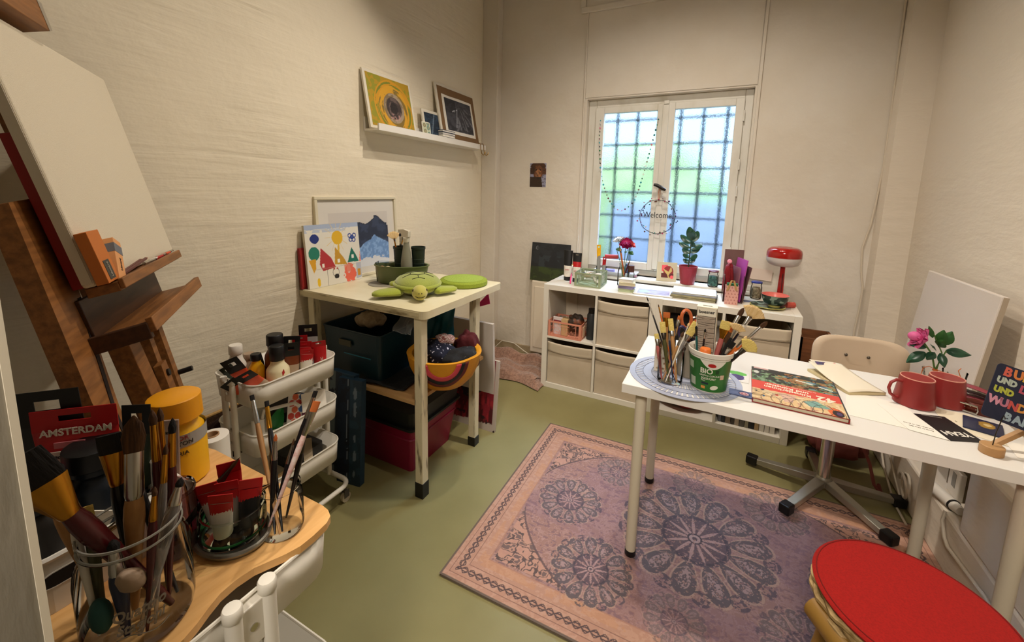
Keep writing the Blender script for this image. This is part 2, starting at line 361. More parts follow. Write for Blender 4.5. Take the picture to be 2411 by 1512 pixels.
# ---------------- rug ----------------
def rug_fn(W,D):
    def f(u,v):
        x=u*W; y=v*D
        # x to the right (0..W), y away from camera (0..D)
        n=vnoise(x*28,y*28,3,4); n2=vnoise(x*90+7*n,y*90,4,2); n3=vnoise(x*4,y*4,8,2)
        c=full(u,'#977368'); c=put(c,(n>.6)*np.clip((n2-.35)*3,0,1),'#ab8a80',.6); c=put(c,(np.abs(n-.5)<.022)|(np.abs(n2-.5)<.03),'#b3938a',.55); c=put(c,(n2<.35),'#745a62',.6); c=put(c,n3>.55,'#7f6270',.25)
        c=put(c,np.clip((x-.6)/.6,0,1),'#7d626a',.3)  # deepens to plum on the right, mostly shade painted into the pile colour
        e=np.minimum(np.minimum(x,W-x),np.minimum(y,D-y))
        c=put(c,e<.135,'#ae8570'); c=put(c,(e<.135)&(n2>.55),'#bb9580',.6); c=put(c,(e>.1)&(e<.135)&(n>.5),'#b98660',.4)
        def chain(t,s):
            ph=t*2*PI/.062
            a=np.abs(s-.012*np.sin(ph)); b=np.abs(s+.012*np.sin(ph)); k=np.minimum(a,b)
            a2=np.abs(s-.006*np.sin(ph)); b2=np.abs(s+.006*np.sin(ph)); k2=np.minimum(a2,b2)
            return (np.minimum(k,k2)<.0022)&(np.abs(s)<.016)
        hor=(np.minimum(y,D-y)<=np.minimum(x,W-x)); t=np.where(hor,x,y); s=e-.055
        c=put(c,chain(t,s),'#4a3c3e',.9); c=put(c,(np.abs(e-.027)<.0014)|(np.abs(e-.082)<.0014),'#6b4c46',.8)
        c=put(c,np.abs(e-.137)<.0016,'#a57a66',.9)
        c=put(c,(e<.007),'#5c5148',.85)
        def ros(cx,cy,R,al,petals=12):
            nonlocal c
            dx=x-cx; dy=y-cy; r=np.hypot(dx,dy)/R; a=np.arctan2(dy,dx); pa=(a*petals/(2*PI))%1-.5
            w=np.abs(pa)*2
            jag=vnoise(x*140,y*140,11,2)
            def S(mask,colr,k=1.0):
                nonlocal c
                c=put(c,mask&(jag>.3),colr,al*k)
            # outer drop petals
            rp=(r-.72)/.28; dro=(np.abs(rp)<1)&(w<.78*np.sqrt(np.clip(1-rp**2,0,1))+.02)
            S((np.abs(rp)<1.12)&(w<.9*np.sqrt(np.clip(1-(rp/1.12)**2,0,1))+.03),'#b39580',.75); S(dro,'#45424a',.85); inn=(np.abs(rp)<.66)&(w<.42*np.sqrt(np.clip(1-(rp/.66)**2,0,1)))&(jag>.5); S(inn,'#a98b87')
            S((r>.40)&(r<.46)&(w>.1),'#454049',.8)
            st=(r<.40)&(r>.10)&(w<.85*(1-r/.44)); S((r<.44)&(r>.1)&(~st),'#463f48',.75); S(st,'#b4938f',.7)
            S((r<.10),'#3e3840'); S((r<.075),'#b89a94'); S((r<.035),'#4a4048')
            pb=((a*petals/(2*PI))+.5)%1-.5; wb=np.abs(pb)*2; rb=(r-.95)/.11
            S((np.abs(rb)<1)&(wb<.5*np.sqrt(np.clip(1-rb**2,0,1)))&((np.abs(rb)>.55)|(jag>.55)),'#45414a',.8)
            S((np.abs(r-.60-.06*np.cos(a*petals))<.012),'#b08f86',.6)
        ros(.315,.584,.14,.8); ros(.498,.277,.15,.85); ros(.845,.615,.29,.85,13); ros(.476,.888,.105,.6); ros(1.162,.942,.13,.55); ros(.826,.973,.10,.45); ros(1.375,.60,.14,.6); ros(.80,.215,.10,.5); ros(1.19,.31,.14,.6)
        # corner spandrels
        for sx in (0,1):
            for sy in (0,1):
                X=x if sx==0 else W-x; Y=y if sy==0 else D-y
                X=X-.15; Y=Y-.15; q=(X>0)&(Y>0)&((X/.30)**.75+(Y/.30)**.75<1)
                br=vnoise(x*46,y*46,21,2); c=put(c,q,'#b98d78',.8); c=put(c,q&(np.abs(br-.5)<.055),'#4a4142',.85); c=put(c,q&(br<.33),'#53494a',.7)
                ed=(X>-.002)&(Y>-.002)&(np.abs((np.clip(X,0,9)/.30)**.75+(np.clip(Y,0,9)/.30)**.75-1)<.02); c=put(c,ed,'#5a4a4a',.8)
        return c
    return f
RW,RDp=1.72,1.15
rug=thing('rug','faded pink and plum oriental rug with dark rosettes on the olive floor','rug',(.27,-1.60,0),rz=.012)
MB().rrect(0,0,RW,RDp,.01,0.0,.0085).build('backing',mat('rug_edge','#6e6254',.9,bump=.4,scale=200),rug)
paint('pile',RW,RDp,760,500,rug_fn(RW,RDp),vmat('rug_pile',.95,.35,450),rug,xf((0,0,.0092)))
# ---------------- painter's bench by the left wall ----------------
CREAM=mat('worn_cream_paint','#e3dcc0',.45,col2='#d6cca8',scale=5,bump=.08)
EDGE=mat('scuffed_bench_edge','#cfc49c',.5,col2='#7d6f4c',scale=22,stretch=(.4,.4,2),lo=.55,hi=.75)
LEGM=mat('chipped_cream_leg','#d8cfae',.45,col2='#6a5f48',scale=16,stretch=(3,3,.5),lo=.58,hi=.72)
b=thing('work_bench','cream painted wooden work bench with chipped legs and black feet','bench',(-.4,-.99,0))
MB().rrect(-.795,-1.34,.003,-.64,.03,.865,.90).build('table_top',[CREAM],b,w=True,bevel=.008)
MB().box((-.797,-1.342,.868),(-.76,-1.335,.895)).box((-.76,-1.3425,.868),(-.03,-1.3395,.894)).build('front_edge',EDGE,b,w=True)
for x,y in ((-.048,-1.305),(-.052,-.85),(-.735,-1.305),(-.735,-.85)):
    l=MB().box((x-.021,y-.021,.05),(x+.021,y+.021,.865)).build('leg',LEGM,b,w=True,bevel=.003)
    f=MB().box((x-.023,y-.023,0),(x+.023,y+.023,.05 if x<-.5 or y>-1 else .075)).build('foot_cap',BLK,l,bevel=.002); f.location=(0,0,0)
bs=mat('raw_shelf_board','#b08a58',.6,col2='#c49d68',scale=4,stretch=(1,6,1))
MB().box((-.70,-1.325,.452),(-.071,-.72,.470)).build('shelf_board',bs,b,w=True,bevel=.001)

# teal crate on bench shelf
TEAL=mat('teal_plastic','#0a2b37',.4); 
def open_crate(name,label,cat,x0,y0,x1,y1,z0,h,m,t=.006,slots=True,taper=.012,rz=0,group=None):
    cx,cy=(x0+x1)/2,(y0+y1)/2; w,d=(x1-x0)/2,(y1-y0)/2
    c=thing(name,label,cat,(cx,cy,z0),rz,group); mb=MB()
    outer=rr(-w,-d,w,d,.02,4); bot=rr(-w+taper,-d+taper,w-taper,d-taper,.02,4)
    inn=rr(-w+t,-d+t,w-t,d-t,.018,4); inb=rr(-w+taper+t,-d+taper+t,w-taper-t,d-taper-t,.018,4); n=len(outer)
    vs=[(p[0],p[1],0) for p in bot]+[(p[0],p[1],h) for p in outer]+[(p[0],p[1],h) for p in inn]+[(p[0],p[1],t) for p in inb]
    fs=[[k*n+i,k*n+(i+1)%n,(k+1)*n+(i+1)%n,(k+1)*n+i] for k in range(3) for i in range(n)]
    fs+= [list(range(n-1,-1,-1)),list(range(3*n,4*n))]
    mb.add(vs,fs); mb.build('body',m,c)
    MB().tube([(p[0],p[1],h) for p in rr(-w,-d,w,d,.02,4)],.0045,6,closed=True).build('rim',m,c)
    return c
cr=open_crate('storage_crate','dark teal plastic crate on the bench shelf','crate',-.69,-1.30,-.30,-.92,.47,.25,TEAL,taper=.02)
MB().rrect(-.09,-.001,.09,.004,.002,0,.001).build('label_patch',mat('teal_light','#1c6f8a',.5),cr,loc=(.05,-.192,.13),rot=(PI/2,0,0))
MB().box((-.07,-.196,.17),(.01,-.190,.20)).build('handle_slot',mat('slot_dark','#4a4a3a',.6),cr)
def blob(name,label,cat,c,r,m,seed=0,amp=.25,seg=28,ring=18,parent=None,rz=0,freq=3):
    rd=random.Random(seed); ph=[rd.uniform(0,6) for _ in range(6)]
    def fn(v):
        k=1+amp*(.4*sin(freq*v.x+ph[0])*cos(freq*v.y+ph[1])+.35*sin(2*freq*v.y+ph[2]+2*v.z)+.25*sin(3*freq*v.x+ph[3]+3*v.z))
        return v*k
    o=MB().ell((0,0,0),r,seg=seg,ring=ring,fn=fn).build(name,m,parent,loc=c,rot=(0,0,rz))
    if label: tag(o,label,cat)
    return o
LINEN=mat('linen_cloth','#a8967a',.95,bump=.4,scale=60,col2='#94836a')
blob('folded_cloth','beige linen cloth bundled on top of the teal crate','cloth',(-.47,-1.18,.752),(.065,.05,.045),LINEN,3,.3,rz=.6)
PLAS=mat('clear_film','#d5dbe0',.12,trans=.85,ior=1.15,bump=.6,scale=18,dist=.02)
def film(name,label,cat,pts,m,parent=None,n=18,amp=.015,seed=1,th=0.0008):
    a,b2,c2,d2=[Vector(p) for p in pts]; nn=(b2-a).cross(d2-a).normalized(); rd=random.Random(seed); p=[rd.uniform(0,6) for _ in range(4)]
    def f(u,v):
        q=a*(1-u)*(1-v)+b2*u*(1-v)+c2*u*v+d2*(1-u)*v
        return q+nn*amp*(sin(7*u+p[0]+3*v)+.6*sin(13*v+p[1]+5*u)+.4*sin(21*u-9*v+p[2]))
    o=MB().grid(f,n,n).build(name,m,parent,solid=th)
    if label: tag(o,label,cat)
    return o
film('plastic_bag','clear crumpled plastic bag hanging over the crate under the bench','bag',[(-.30,-1.20,.72),(-.16,-1.24,.74),(-.14,-1.16,.86),(-.34,-1.05,.86)],PLAS,seed=4,amp=.008)
MB().box((-.79,-.03,0),(-.45,.03,.015)).build('wood_board',bs,None,M=xf((-.04,-1.0,.715),(0,-.04,.05))); bpy.context.view_layer.update()
wb_=[o for o in bpy.data.objects if o.name=='wood_board'][0]; wb_.location=(.03,-.86,.74); wb_.scale=(1,3,1); tag(wb_,'narrow raw wood board lying across the back of the crate under the bench','board')
film('black_cloth','crumpled black cloth lying flat on the bench shelf front','cloth',[(-.42,-1.31,.480),(-.17,-1.28,.480),(-.19,-1.05,.488),(-.36,-.95,.500)],mat('black_cloth_m','#17191b',.9,bump=.5,scale=40),amp=.004,seed=2,th=.004)

# yellow papier-mache bowl with arched stripes, with fabrics
def bowl_col():
    m=bpy.data.materials.new('striped_bowl_paint'); return m
YEL=mat('mustard_paint','#d08f1c',.5,bump=.3,scale=30); 
bo=thing('mache_bowl','large mustard bowl with pink black and maroon arches on the bench shelf','bowl',(-.055,-1.12,.4745))
R0=.155
prof=[(.045,0),(.09,.012),(.125,.05),(.148,.10),(.158,.148),(.160,.155),(.150,.157),(.138,.152),(.128,.105),(.105,.06),(.07,.032),(0.0,.028)]
MB().lathe([(r*1.12,z*1.12) for r,z in prof],56,caps=True,fn=lambda a,z:1+.012*sin(3*a)+.008*sin(7*a)).build('bowl_body',YEL,bo)
def bowl_r(z):
    pr=[(r*1.12,zz*1.12) for r,zz in prof[:5]]
    for (r0,z0),(r1,z1) in zip(pr,pr[1:]):
        if z0<=z<=z1: return r0+(r1-r0)*(z-z0)/(z1-z0)
    return pr[-1][0]
def arch(name,ra,rb,m,cen=-1.0,zt=.168):
    vs=[];n=26
    def P(r,t):
        da=r*cos(t); z=zt-r*sin(t)
        R=bowl_r(max(.01,z))*(1+.012*sin(3*(cen+da/.165))+.008*sin(7*(cen+da/.165)))+.0022; a=cen+da/.165
        return (R*cos(a),R*sin(a),max(.01,z))
    for i in range(n+1):
        t=PI*i/n
        for j in range(5): vs.append(P(ra+(rb-ra)*j/4,t))
    fs=[[i*5+j,i*5+j+1,(i+1)*5+j+1,(i+1)*5+j] for i in range(n) for j in range(4)]
    o=MB().add(vs,fs,0,True).build(name,m,bo,solid=.002); return o
arch('pink_arch',.060,.084,mat('bowl_pink','#c5424f',.5)); arch('black_arch',.084,.104,mat('bowl_black','#141216',.5)); arch('maroon_arch',.104,.122,mat('bowl_maroon','#5b1717',.5))
DOT=mat('navy_dotted_fabric','#0c1026',.9,col2='#c8c8d8',scale=85,lo=.70,hi=.74,detail=0,bump=.3,bscale=20)
CHK=mat('checked_fabric','#c9b9b0',.9,col2='#7d2a2a',scale=60,stretch=(1,6,6),lo=.45,hi=.55)
blob('dotted_scarf','navy dotted scarf heaped in the mustard bowl','scarf',(-.095,-1.13,.625),(.09,.09,.06),DOT,5,.3)
blob('checked_cloth','red and white checked cloth in the mustard bowl','cloth',(-.075,-1.09,.69),(.05,.035,.025),CHK,6,.3)
BLKF=mat('black_fabric','#101012',.85,col2='#8f9088',scale=30,lo=.68,hi=.76,bump=.4)
blob('black_cloth_roll','black cloth with white streaks in the right side of the mustard bowl','cloth',(.03,-1.10,.632),(.07,.09,.03),BLKF,9,.3)
MAR=mat('maroon_fabric','#4d1116',.9,bump=.4,scale=30)
blob('maroon_cloth','maroon cloth heaped behind the checked cloth','cloth',(-.02,-.97,.60),(.075,.05,.10),MAR,12,.25)
TQ=mat('blue_green_bag','#0f5160',.35)
film('blue_green_bag','blue green shiny bag leaning behind the bowl under the bench','bag',[(-.27,-1.02,.48),(-.10,-1.0,.48),(-.10,-.97,.84),(-.25,-.99,.80)],TQ,amp=.01,seed=8,th=.003)
# pink flag, white board, red painting behind
MAG=mat('magenta_paper','#e0367e',.6)
MB().poly([(0,0),(.11,.03),(.10,.09),(.0,.0)][:3],.002).build('magenta_flag',MAG,None,M=frame((-.15,-.70,.74),(1,0,.1),(0,.1,1)))
tag([o for o in bpy.data.objects if o.name=='magenta_flag'][0],'magenta folded paper peeking above the white board under the bench','paper')
wb2=MB().box((0,0,0),(.34,.02,.66)).build('white_board',mat('white_canvas_b','#c9c0b4',.8),None,loc=(-.36,-.665,.005),rot=(.06,0,0)); tag(wb2,'white canvas back leaning behind the bowl under the bench','canvas')
def redp(u,v):
    n=vnoise(u*9,v*9,4,4); n2=vnoise(u*20,v*5,7,3); c=full(u,'#7e1524'); c=put(c,n2>.56,'#4c0c15'); c=put(c,n2<.38,'#a82a2c',.6)
    fig=(((u-.52)/.17)**2+((v-.52)/.20)**2<1+.9*(n-.5)*3)|(((u-.46)/.06)**2+((v-.78)/.14)**2<1)|(((u-.66)/.07)**2+((v-.72)/.09)**2<1)
    c=put(c,fig,'#19181c'); c=put(c,(v<.10+.1*(n-.5))|(u>.95),'#b9aca0'); c=put(c,(v<.2)&(n>.62),'#2a0f14'); return c
rp=thing('red_painting','dark red abstract painting with black figure leaning beside the pink tub','painting',(-.36,-.70,0),rot=(-.10,0,.0))
MB().box((0,0,0),(.36,.018,.43)).build('canvas',mat('canvas_edge','#b9ad9c',.8),rp)
paint('painted_face',.36,.43,70,84,redp,vmat('paint_print',.55),rp,frame((0,-.0012,0),(1,0,0),(0,0,1)))
# pink tub with dark lid on the floor
PINK=mat('magenta_plastic','#8d1238',.35,trans=.15)
tb=open_crate('storage_tub','pink plastic storage tub with black lid on the floor under the bench','tub',-.62,-1.24,-.16,-.84,0,.25,PINK,taper=.035)
MB().tube([(p[0],p[1],.19) for p in rr(-.222,-.192,.222,.192,.02,4)],.006,6,closed=True).build('ridge',PINK,tb)
MB().rrect(-.245,-.215,.245,.215,.03,.25,.262).rrect(-.23,-.2,.23,.2,.03,.262,.34,taper=.008).build('tub_lid',mat('black_lid','#131512',.5),tb,bevel=.004)

# two dark blue canvases in front of the bench
def bluep(sd):
    def f(u,v):
        n=vnoise(u*4+sd,v*14,sd,4); c=full(u,'#101a2c'); c=put(c,n>.5,'#1b2b40',.7); c=put(c,u>.5,'#1d3547'); c=put(c,(u>.5)&(n>.48),'#27455a',.8)
        if sd==1:
            for k,(vv,s) in enumerate(((.88,.05),(.70,.08),(.47,.06),(.28,.055),(.1,.05))):
                q=((u-.74-.02*sin(k*3))/.07)**2+((v-vv)/s)**2<1+(n-.5)*3; c=put(c,q,'#8794a4',.8)
            c=put(c,(np.abs(u-.42-.03*np.sin(9*v))<.012)&(n>.42),'#a7b2bd',.8)
        else: c=put(c,(u<.25)&(n>.45),'#7f8a86',.7)
        return c
    return f
for i,(x,y,w,h,rz,lb) in enumerate(((-.475,-1.424,.135,.52,.14,'tall dark blue painted canvas with pale dabs leaning at the bench'),(-.565,-1.40,.16,.53,.02,'dark blue canvas with grey streak half behind the pale dabbed canvas'))):
    t=thing('blue_canvas',lb,'canvas',(x,y,0),rot=(-.07,0,rz),group='dark blue canvases before the bench')
    MB().box((0,0,0),(w,.035,h)).build('stretcher',mat('blue_edge','#1f3c52',.6),t,bevel=.003)
    paint('painted_face',w,h,30,100,bluep(1-i),vmat('paint_print'),t,frame((0,-.001,0),(1,0,0),(0,0,1)))

# ---------------- white cube shelf units ----------------
KX=mat('cube_shelf_foil','#e0dacb',.4); KD=mat('dark_gap','#171310',.9)
FB=mat('grey_fabric','#c2b39b',.95,bump=.12,scale=14,bscale=260,dist=.002,col2='#bcac93')
for ui,x0 in enumerate((0,.77)):
    x1=x0+.77
    k=thing('cube_shelf',('left white two by two cube shelf with pink crate inside','right white two by two cube shelf with binders inside')[ui],'shelf',((x0+x1)/2,.195,0),group='white cube shelves under the window')
    T=.038; t=.016; D=.39
    for nm,a,b_ in (('side_panel',(x0,0,0),(x0+T,D,.77)),('side_panel',(x1-T,0,0),(x1,D,.77)),('top_panel',(x0+T,0,.77-T),(x1-T,D,.77)),('bottom_panel',(x0+T,0,0),(x1-T,D,T)),('middle_shelf',(x0+T,0,.377),(x1-T,D,.393)),('divider',((x0+x1)/2-t/2,0,T),((x0+x1)/2+t/2,D,.377)),('divider',((x0+x1)/2-t/2,0,.393),((x0+x1)/2+t/2,D,.77-T))):
        MB().box(a,b_).build(nm,KX,k,w=True,bevel=.0015)
def bin_(x0,z0,rz,lb,w=.328,h=.32,gap=0,tilt=0):
    t=thing('fabric_bin',lb,'storage box',(x0+w/2,.19,z0),rz,'beige fabric bins in the cube shelf')
    d=.18; hh=h-gap
    def sag(u): return -.010*sin(PI*u)
    m=MB(); w2=w/2
    n=12
    def front(u,v): return (-w2+w*u,-d+.002*sin(5*u+3*v)+.002*sin(9*v),(hh+sag(u))*v)
    m.grid(front,n,8); m.box((-w2,-d+.003,0),(-w2+.003,d,hh)); m.box((w2-.003,-d+.003,0),(w2,d,hh)); m.box((-w2,d-.003,0),(w2,d,hh)); m.box((-w2,-d+.003,0),(w2,d,.003))
    m.build('body',FB,t,solid=0)
    def band(u,v): return (-w2+w*u,-d-.006-.003*sin(2.5*PI*u)+.003*cos(PI*v),hh+sag(u)-.065-.008*sin(PI*u)*(1-v)+.070*v)
    MB().grid(band,n,6).build('top_band',mat('fabric_band','#cbbda5',.95,bump=.12,scale=260,dist=.002),t,solid=.003)
    MB().grid(lambda u,v:(-w2+w*u,-d-.0065+.0,hh+sag(u)-.070+.004*v),n,1).build('seam',mat('seam_dark','#7d705c',.9),t,solid=.002)
bin_(.397,.393,0,'beige fabric bin in upper right cube of the left shelf unit',gap=.012)
bin_(.045,.04,0,'beige fabric bin in lower left cube under the pink crate',gap=.012)
bin_(.397,.04,.0,'beige fabric bin in lower right cube of the left shelf unit',gap=.006)
bin_(1.167,.393,0,'beige fabric bin in upper right cube of the right shelf unit',gap=.03)

# ---------------- white table ----------------
TT=mat('table_top_white','#e3e0d8',.32); TL=mat('table_leg_paint','#cfc6b0',.4)
tb=thing('work_table','long white table with round legs and black feet on the rug','table',(1.38,-.94,0))
MB().box((.82,-1.236,.701),(1.945,-.644,.735)).build('table_top',TT,tb,w=True,bevel=.0015)
for x,y in ((.883,-1.178),(.883,-.705),(1.882,-1.178),(1.872,-.70)):
    l=MB().lathe([(.0195,.03),(.0205,.70)],20,0,xf((x,y,0))).lathe([(.042,.694),(.042,.7005)],20,0,xf((x,y,0))).build('leg',TL,tb,w=True)
    z0=.0105 if x<1.5 else 0.0105
    f=MB().lathe([(.019,z0),(.0212,z0+.004),(.0212,.034),(.018,.036)],20,0,xf((x,y,0))).build('foot_cap',BLK,l)

# ---------------- stool ----------------
st=thing('stool','round stool with red felt seat pad and woven rush rim','stool',(1.585,-1.478,0))
FELT=mat('red_felt','#a5120b',.95,bump=.2,scale=300,dist=.002,col2='#930f09')
RUSH=mat('rush_weave','#c4a775',.7,col2='#8d7347',scale=30,stretch=(1,1,.5),bump=.5)
SW=mat('stool_wood','#8e6a2c',.5)
MB().lathe([(0.01,.438),(.186,.438),(.196,.442),(.198,.447),(.194,.452),(.18,.4545),(.002,.4555)],64).build('seat_pad',FELT,st)
MB().tube([(.189*cos(a),.189*sin(a),.4535) for a in [2*PI*i/64 for i in range(64)]],.0016,5,closed=True).build('stitched_hem',mat('dark_red_thread','#7a0f09',.9),st)
m=MB()
for k in range(3):
    m.tube([((.186+.006*sin(3*k+9*a))*cos(a),(.186+.006*sin(3*k+9*a))*sin(a),.427-.014*k+.003*sin(22*a+k)) for a in [2*PI*i/90 for i in range(90)]],.0085,6,closed=True)
m.lathe([(.17,.39),(.18,.436)],40); m.build('woven_rim',RUSH,st)
lg=MB()
for k in range(4):
    a=PI/4+k*PI/2+.5
    l=MB().cyl((.13*cos(a),.13*sin(a),.39),(.185*cos(a),.185*sin(a),.0105),.020,.017,14).build('leg',SW,st)
for k in range(4):
    a=PI/4+k*PI/2+.5; b_=a+PI/2
    MB().cyl((.165*cos(a),.165*sin(a),.17),(.165*cos(b_),.165*sin(b_),.17),.011,seg=10).build('stretcher',SW,st)
MB().cyl((-.19,-.03,.375),(-.10,-.20,.375),.03,seg=16).build('front_rail',SW,st)

# ---------------- swivel chair behind the table ----------------
ch=thing('swivel_chair','pale wooden shell chair on chrome post with five black tipped feet','chair',(1.64,-.37,0))
AL=mat('brushed_aluminium','#a9a79b',.4,.8); SHELL=mat('pale_birch','#cdb9a0',.5,col2='#c4ae92',scale=3)
for i,a in enumerate([math.radians(q) for q in (165,235,308,10,90)]):
    d=Vector((cos(a),sin(a),0)); s=Vector((-sin(a),cos(a),0)); L=.285
    m=MB(); p=[d*.03+s*.022+Vector((0,0,.085)),d*.03-s*.022+Vector((0,0,.085)),d*L-s*.018+Vector((0,0,.05)),d*L+s*.018+Vector((0,0,.05))]
    q=[x-Vector((0,0,.035)) for x in p[:2]]+[x-Vector((0,0,.026)) for x in p[2:]]
    m.add(p+q,[(0,1,2,3),(7,6,5,4),(0,4,5,1),(1,5,6,2),(2,6,7,3),(3,7,4,0)]); arm=m.build('leg',AL,ch,bevel=.003)
    mm=frame(d*(L-.008)+Vector((0,0,.012)),d,s); MB().box((0,-.023,0),(.052,.023,.044)).build('foot_cap',BLK,arm,bevel=.006,M=mm)
MB().lathe([(.03,.045),(.036,.05),(.036,.085),(.028,.095)],24).build('hub',AL,ch)
MB().lathe([(.0265,.09),(.0265,.36),(.02,.362),(.02,.42)],24).build('post',CHROME,ch)
MB().rrect(-.12,-.12,.12,.12,.03,.415,.425).build('seat_plate',AL,ch)
def seatf(u,v):
    x=-.21+.42*u; y=-.20+.40*v; e=max(abs(2*u-1),abs(2*v-1)); r=1-.10*(abs(2*u-1)**4)*(abs(2*v-1)**4)
    return (x*r,y*r,.430+.012*(2*u-1)**2-.01*sin(PI*v)-(.02*max(0,.15-v)/.15))
MB().grid(seatf,16,14).build('seat',SHELL,ch,solid=.012)
# back shell: wide rounded plate facing the table
bw,bh=.385,.205
def backsh():
    pts=[]
    for k in range(40):
        a=2*PI*k/40; c_,s_=cos(a),sin(a); pts.append((bw/2*math.copysign(abs(c_)**.45,c_),bh/2*math.copysign(abs(s_)**.55,s_)))
    m=MB(); rings=[1,.8,.55,.3]; vs=[]
    for r in rings:
        for (x,z) in pts: vs.append((x*r,.035*((x*r)/(bw/2))**2*-1,z*r))
    n=40; fs=[[i*n+k,i*n+(k+1)%n,(i+1)*n+(k+1)%n,(i+1)*n+k] for i in range(3) for k in range(n)]; fs.append([3*n+k for k in range(n)])
    return m.add(vs,fs,0,True)
bk=backsh().build('backrest',SHELL,ch,loc=(.085,.12,.665),rot=(-.10,.02,.16),solid=.011)
for sx in (-.045,.045): MB().ell((sx,-.012,0),(.0075,.005,.0075),seg=10,ring=6).build('bolt',mat('steel_bolt','#6c655c',.3,.9),bk,loc=(0,0,.012))
MB().box((-.02,.02,-.24),(.02,.03,.03)).build('back_bracket',AL,bk,bevel=.003)
# ---------------- brushes, tubes, bottles: shared builders ----------------
HC={'red':mat('brush_lacquer_wine','#4a1214',.25),'black':mat('brush_lacquer_black','#121113',.3),'wood':mat('brush_raw_wood','#b98a56',.45,col2='#a87945',scale=30),'clear':mat('brush_clear_acrylic','#d8d4cf',.1,trans=.8),'pink':mat('brush_pink_speckle','#d9a7a0',.4,col2='#e9d9d0',scale=120),'green':mat('brush_olive_lacquer','#4c4a26',.35),'blue':mat('brush_navy','#1b2340',.3),'orange':mat('brush_orange','#c4621f',.35),'rose':mat('brush_rose','#b0605a',.4),'teal':mat('brush_teal','#1d5a58',.35),'white':mat('brush_white','#ddd6c6',.4)}
FC={'gold':mat('ferrule_brass','#c2892c',.25,1),'silver':mat('ferrule_nickel','#c6c3bd',.22,1),'dark':mat('ferrule_dark','#4b463d',.35,.9)}
BC={'black':mat('bristle_black','#14100e',.9,bump=.5,scale=300,stretch=(1,1,.1)),'brown':mat('bristle_brown','#5b3a1c',.9,col2='#3b2412',scale=200,stretch=(1,1,.1),bump=.5),'hog':mat('bristle_hog','#d9bd8a',.9,col2='#c7a56c',scale=220,stretch=(1,1,.1),bump=.4),'orange':mat('bristle_orange','#b5602a',.9),'foam':mat('bristle_foam','#d6bf6c',.95,bump=.4,scale=200),'green':mat('bristle_green','#33402a',.95,bump=.5,scale=150)}
def brush(p0,p1,kind='round',w=.006,hc='black',fc='silver',bc='brown',lb='',grp=None,bl=None,fl=None,hr=None,face=(0,-1,0),name='paint_brush'):
    p0=Vector(p0); p1=Vector(p1); d=(p1-p0); L=d.length; z=d.normalized(); x=z.cross(Vector(face)); x=x.normalized() if x.length>1e-3 else z.orthogonal().normalized(); y=z.cross(x)
    M=Matrix((x,y,z)).transposed().to_4x4(); M.translation=p0
    t=thing(name,lb,'brush',group=grp,M=M)
    hr=hr or min(.0065,max(.0028,w*.42)); bl=bl or max(.012,w*1.3); fl=fl or max(.022,w*1.1); Lh=L-bl-fl
    MB().lathe([(hr*.35,0),(hr*.55,Lh*.12),(hr*.8,Lh*.45),(hr*1.15,Lh*.8),(hr*1.1,Lh*.9),(hr*.85,Lh)],10).build('handle',HC[hc],t)
    n=12; def_=lambda ax,ay,zz:[(ax*cos(2*PI*k/n),ay*sin(2*PI*k/n),zz) for k in range(n)]
    def loft(secs):
        vs=[];
        for s in secs: vs+=def_(*s)
        m=len(secs); fs=[[i*n+k,i*n+(k+1)%n,(i+1)*n+(k+1)%n,(i+1)*n+k] for i in range(m-1) for k in range(n)]
        fs+= [list(range(n-1,-1,-1)),list(range((m-1)*n,m*n))]; return MB().add(vs,fs,0,True)
    h2=w/2
    if kind=='round':
        loft([(hr*.95,hr*.95,Lh-.004),(hr,hr,Lh),(h2,h2,Lh+fl)]).build('ferrule',FC[fc],t)
        loft([(h2*.95,h2*.95,Lh+fl-.001),(h2*1.15,h2*1.15,Lh+fl+bl*.35),(h2*.7,h2*.7,Lh+fl+bl*.75),(.0004,.0004,L)]).build('bristles',BC[bc],t)
    elif kind=='flat':
        th=max(.0016,w*.13)
        loft([(hr*.95,hr*.95,Lh-.004),(hr*1.05,hr*1.05,Lh+.002),(h2,th,Lh+fl)]).build('ferrule',FC[fc],t)
        loft([(h2*.96,th*.95,Lh+fl-.001),(h2*1.02,th*1.15,Lh+fl+bl*.4),(h2*1.0,th*.4,L)]).build('bristles',BC[bc],t)
    elif kind=='filbert':
        th=max(.0016,w*.16)
        loft([(hr*.95,hr*.95,Lh-.004),(hr*1.05,hr*1.05,Lh+.002),(h2*.9,th,Lh+fl)]).build('ferrule',FC[fc],t)
        loft([(h2*.9,th,Lh+fl-.001),(h2*1.12,th*1.1,Lh+fl+bl*.4),(h2*.85,th*.7,Lh+fl+bl*.75),(h2*.1,th*.2,L)]).build('bristles',BC[bc],t)
    elif kind=='fan':
        loft([(hr*.95,hr*.95,Lh-.004),(hr,hr,Lh),(hr*1.5,.0015,Lh+fl)]).build('ferrule',FC[fc],t)
        def f(u,v):
            a=(u-.5)*2.0; r=.004+v*(bl*1.0+.0007*sin(40*u)); return (sin(a)*r*w/bl*.62+ (u-.5)*hr*2,.0003*sin(60*u),Lh+fl+cos(a)*r-.003)
        MB().grid(f,40,4).build('bristles',BC[bc],t,solid=.0012)
    return t
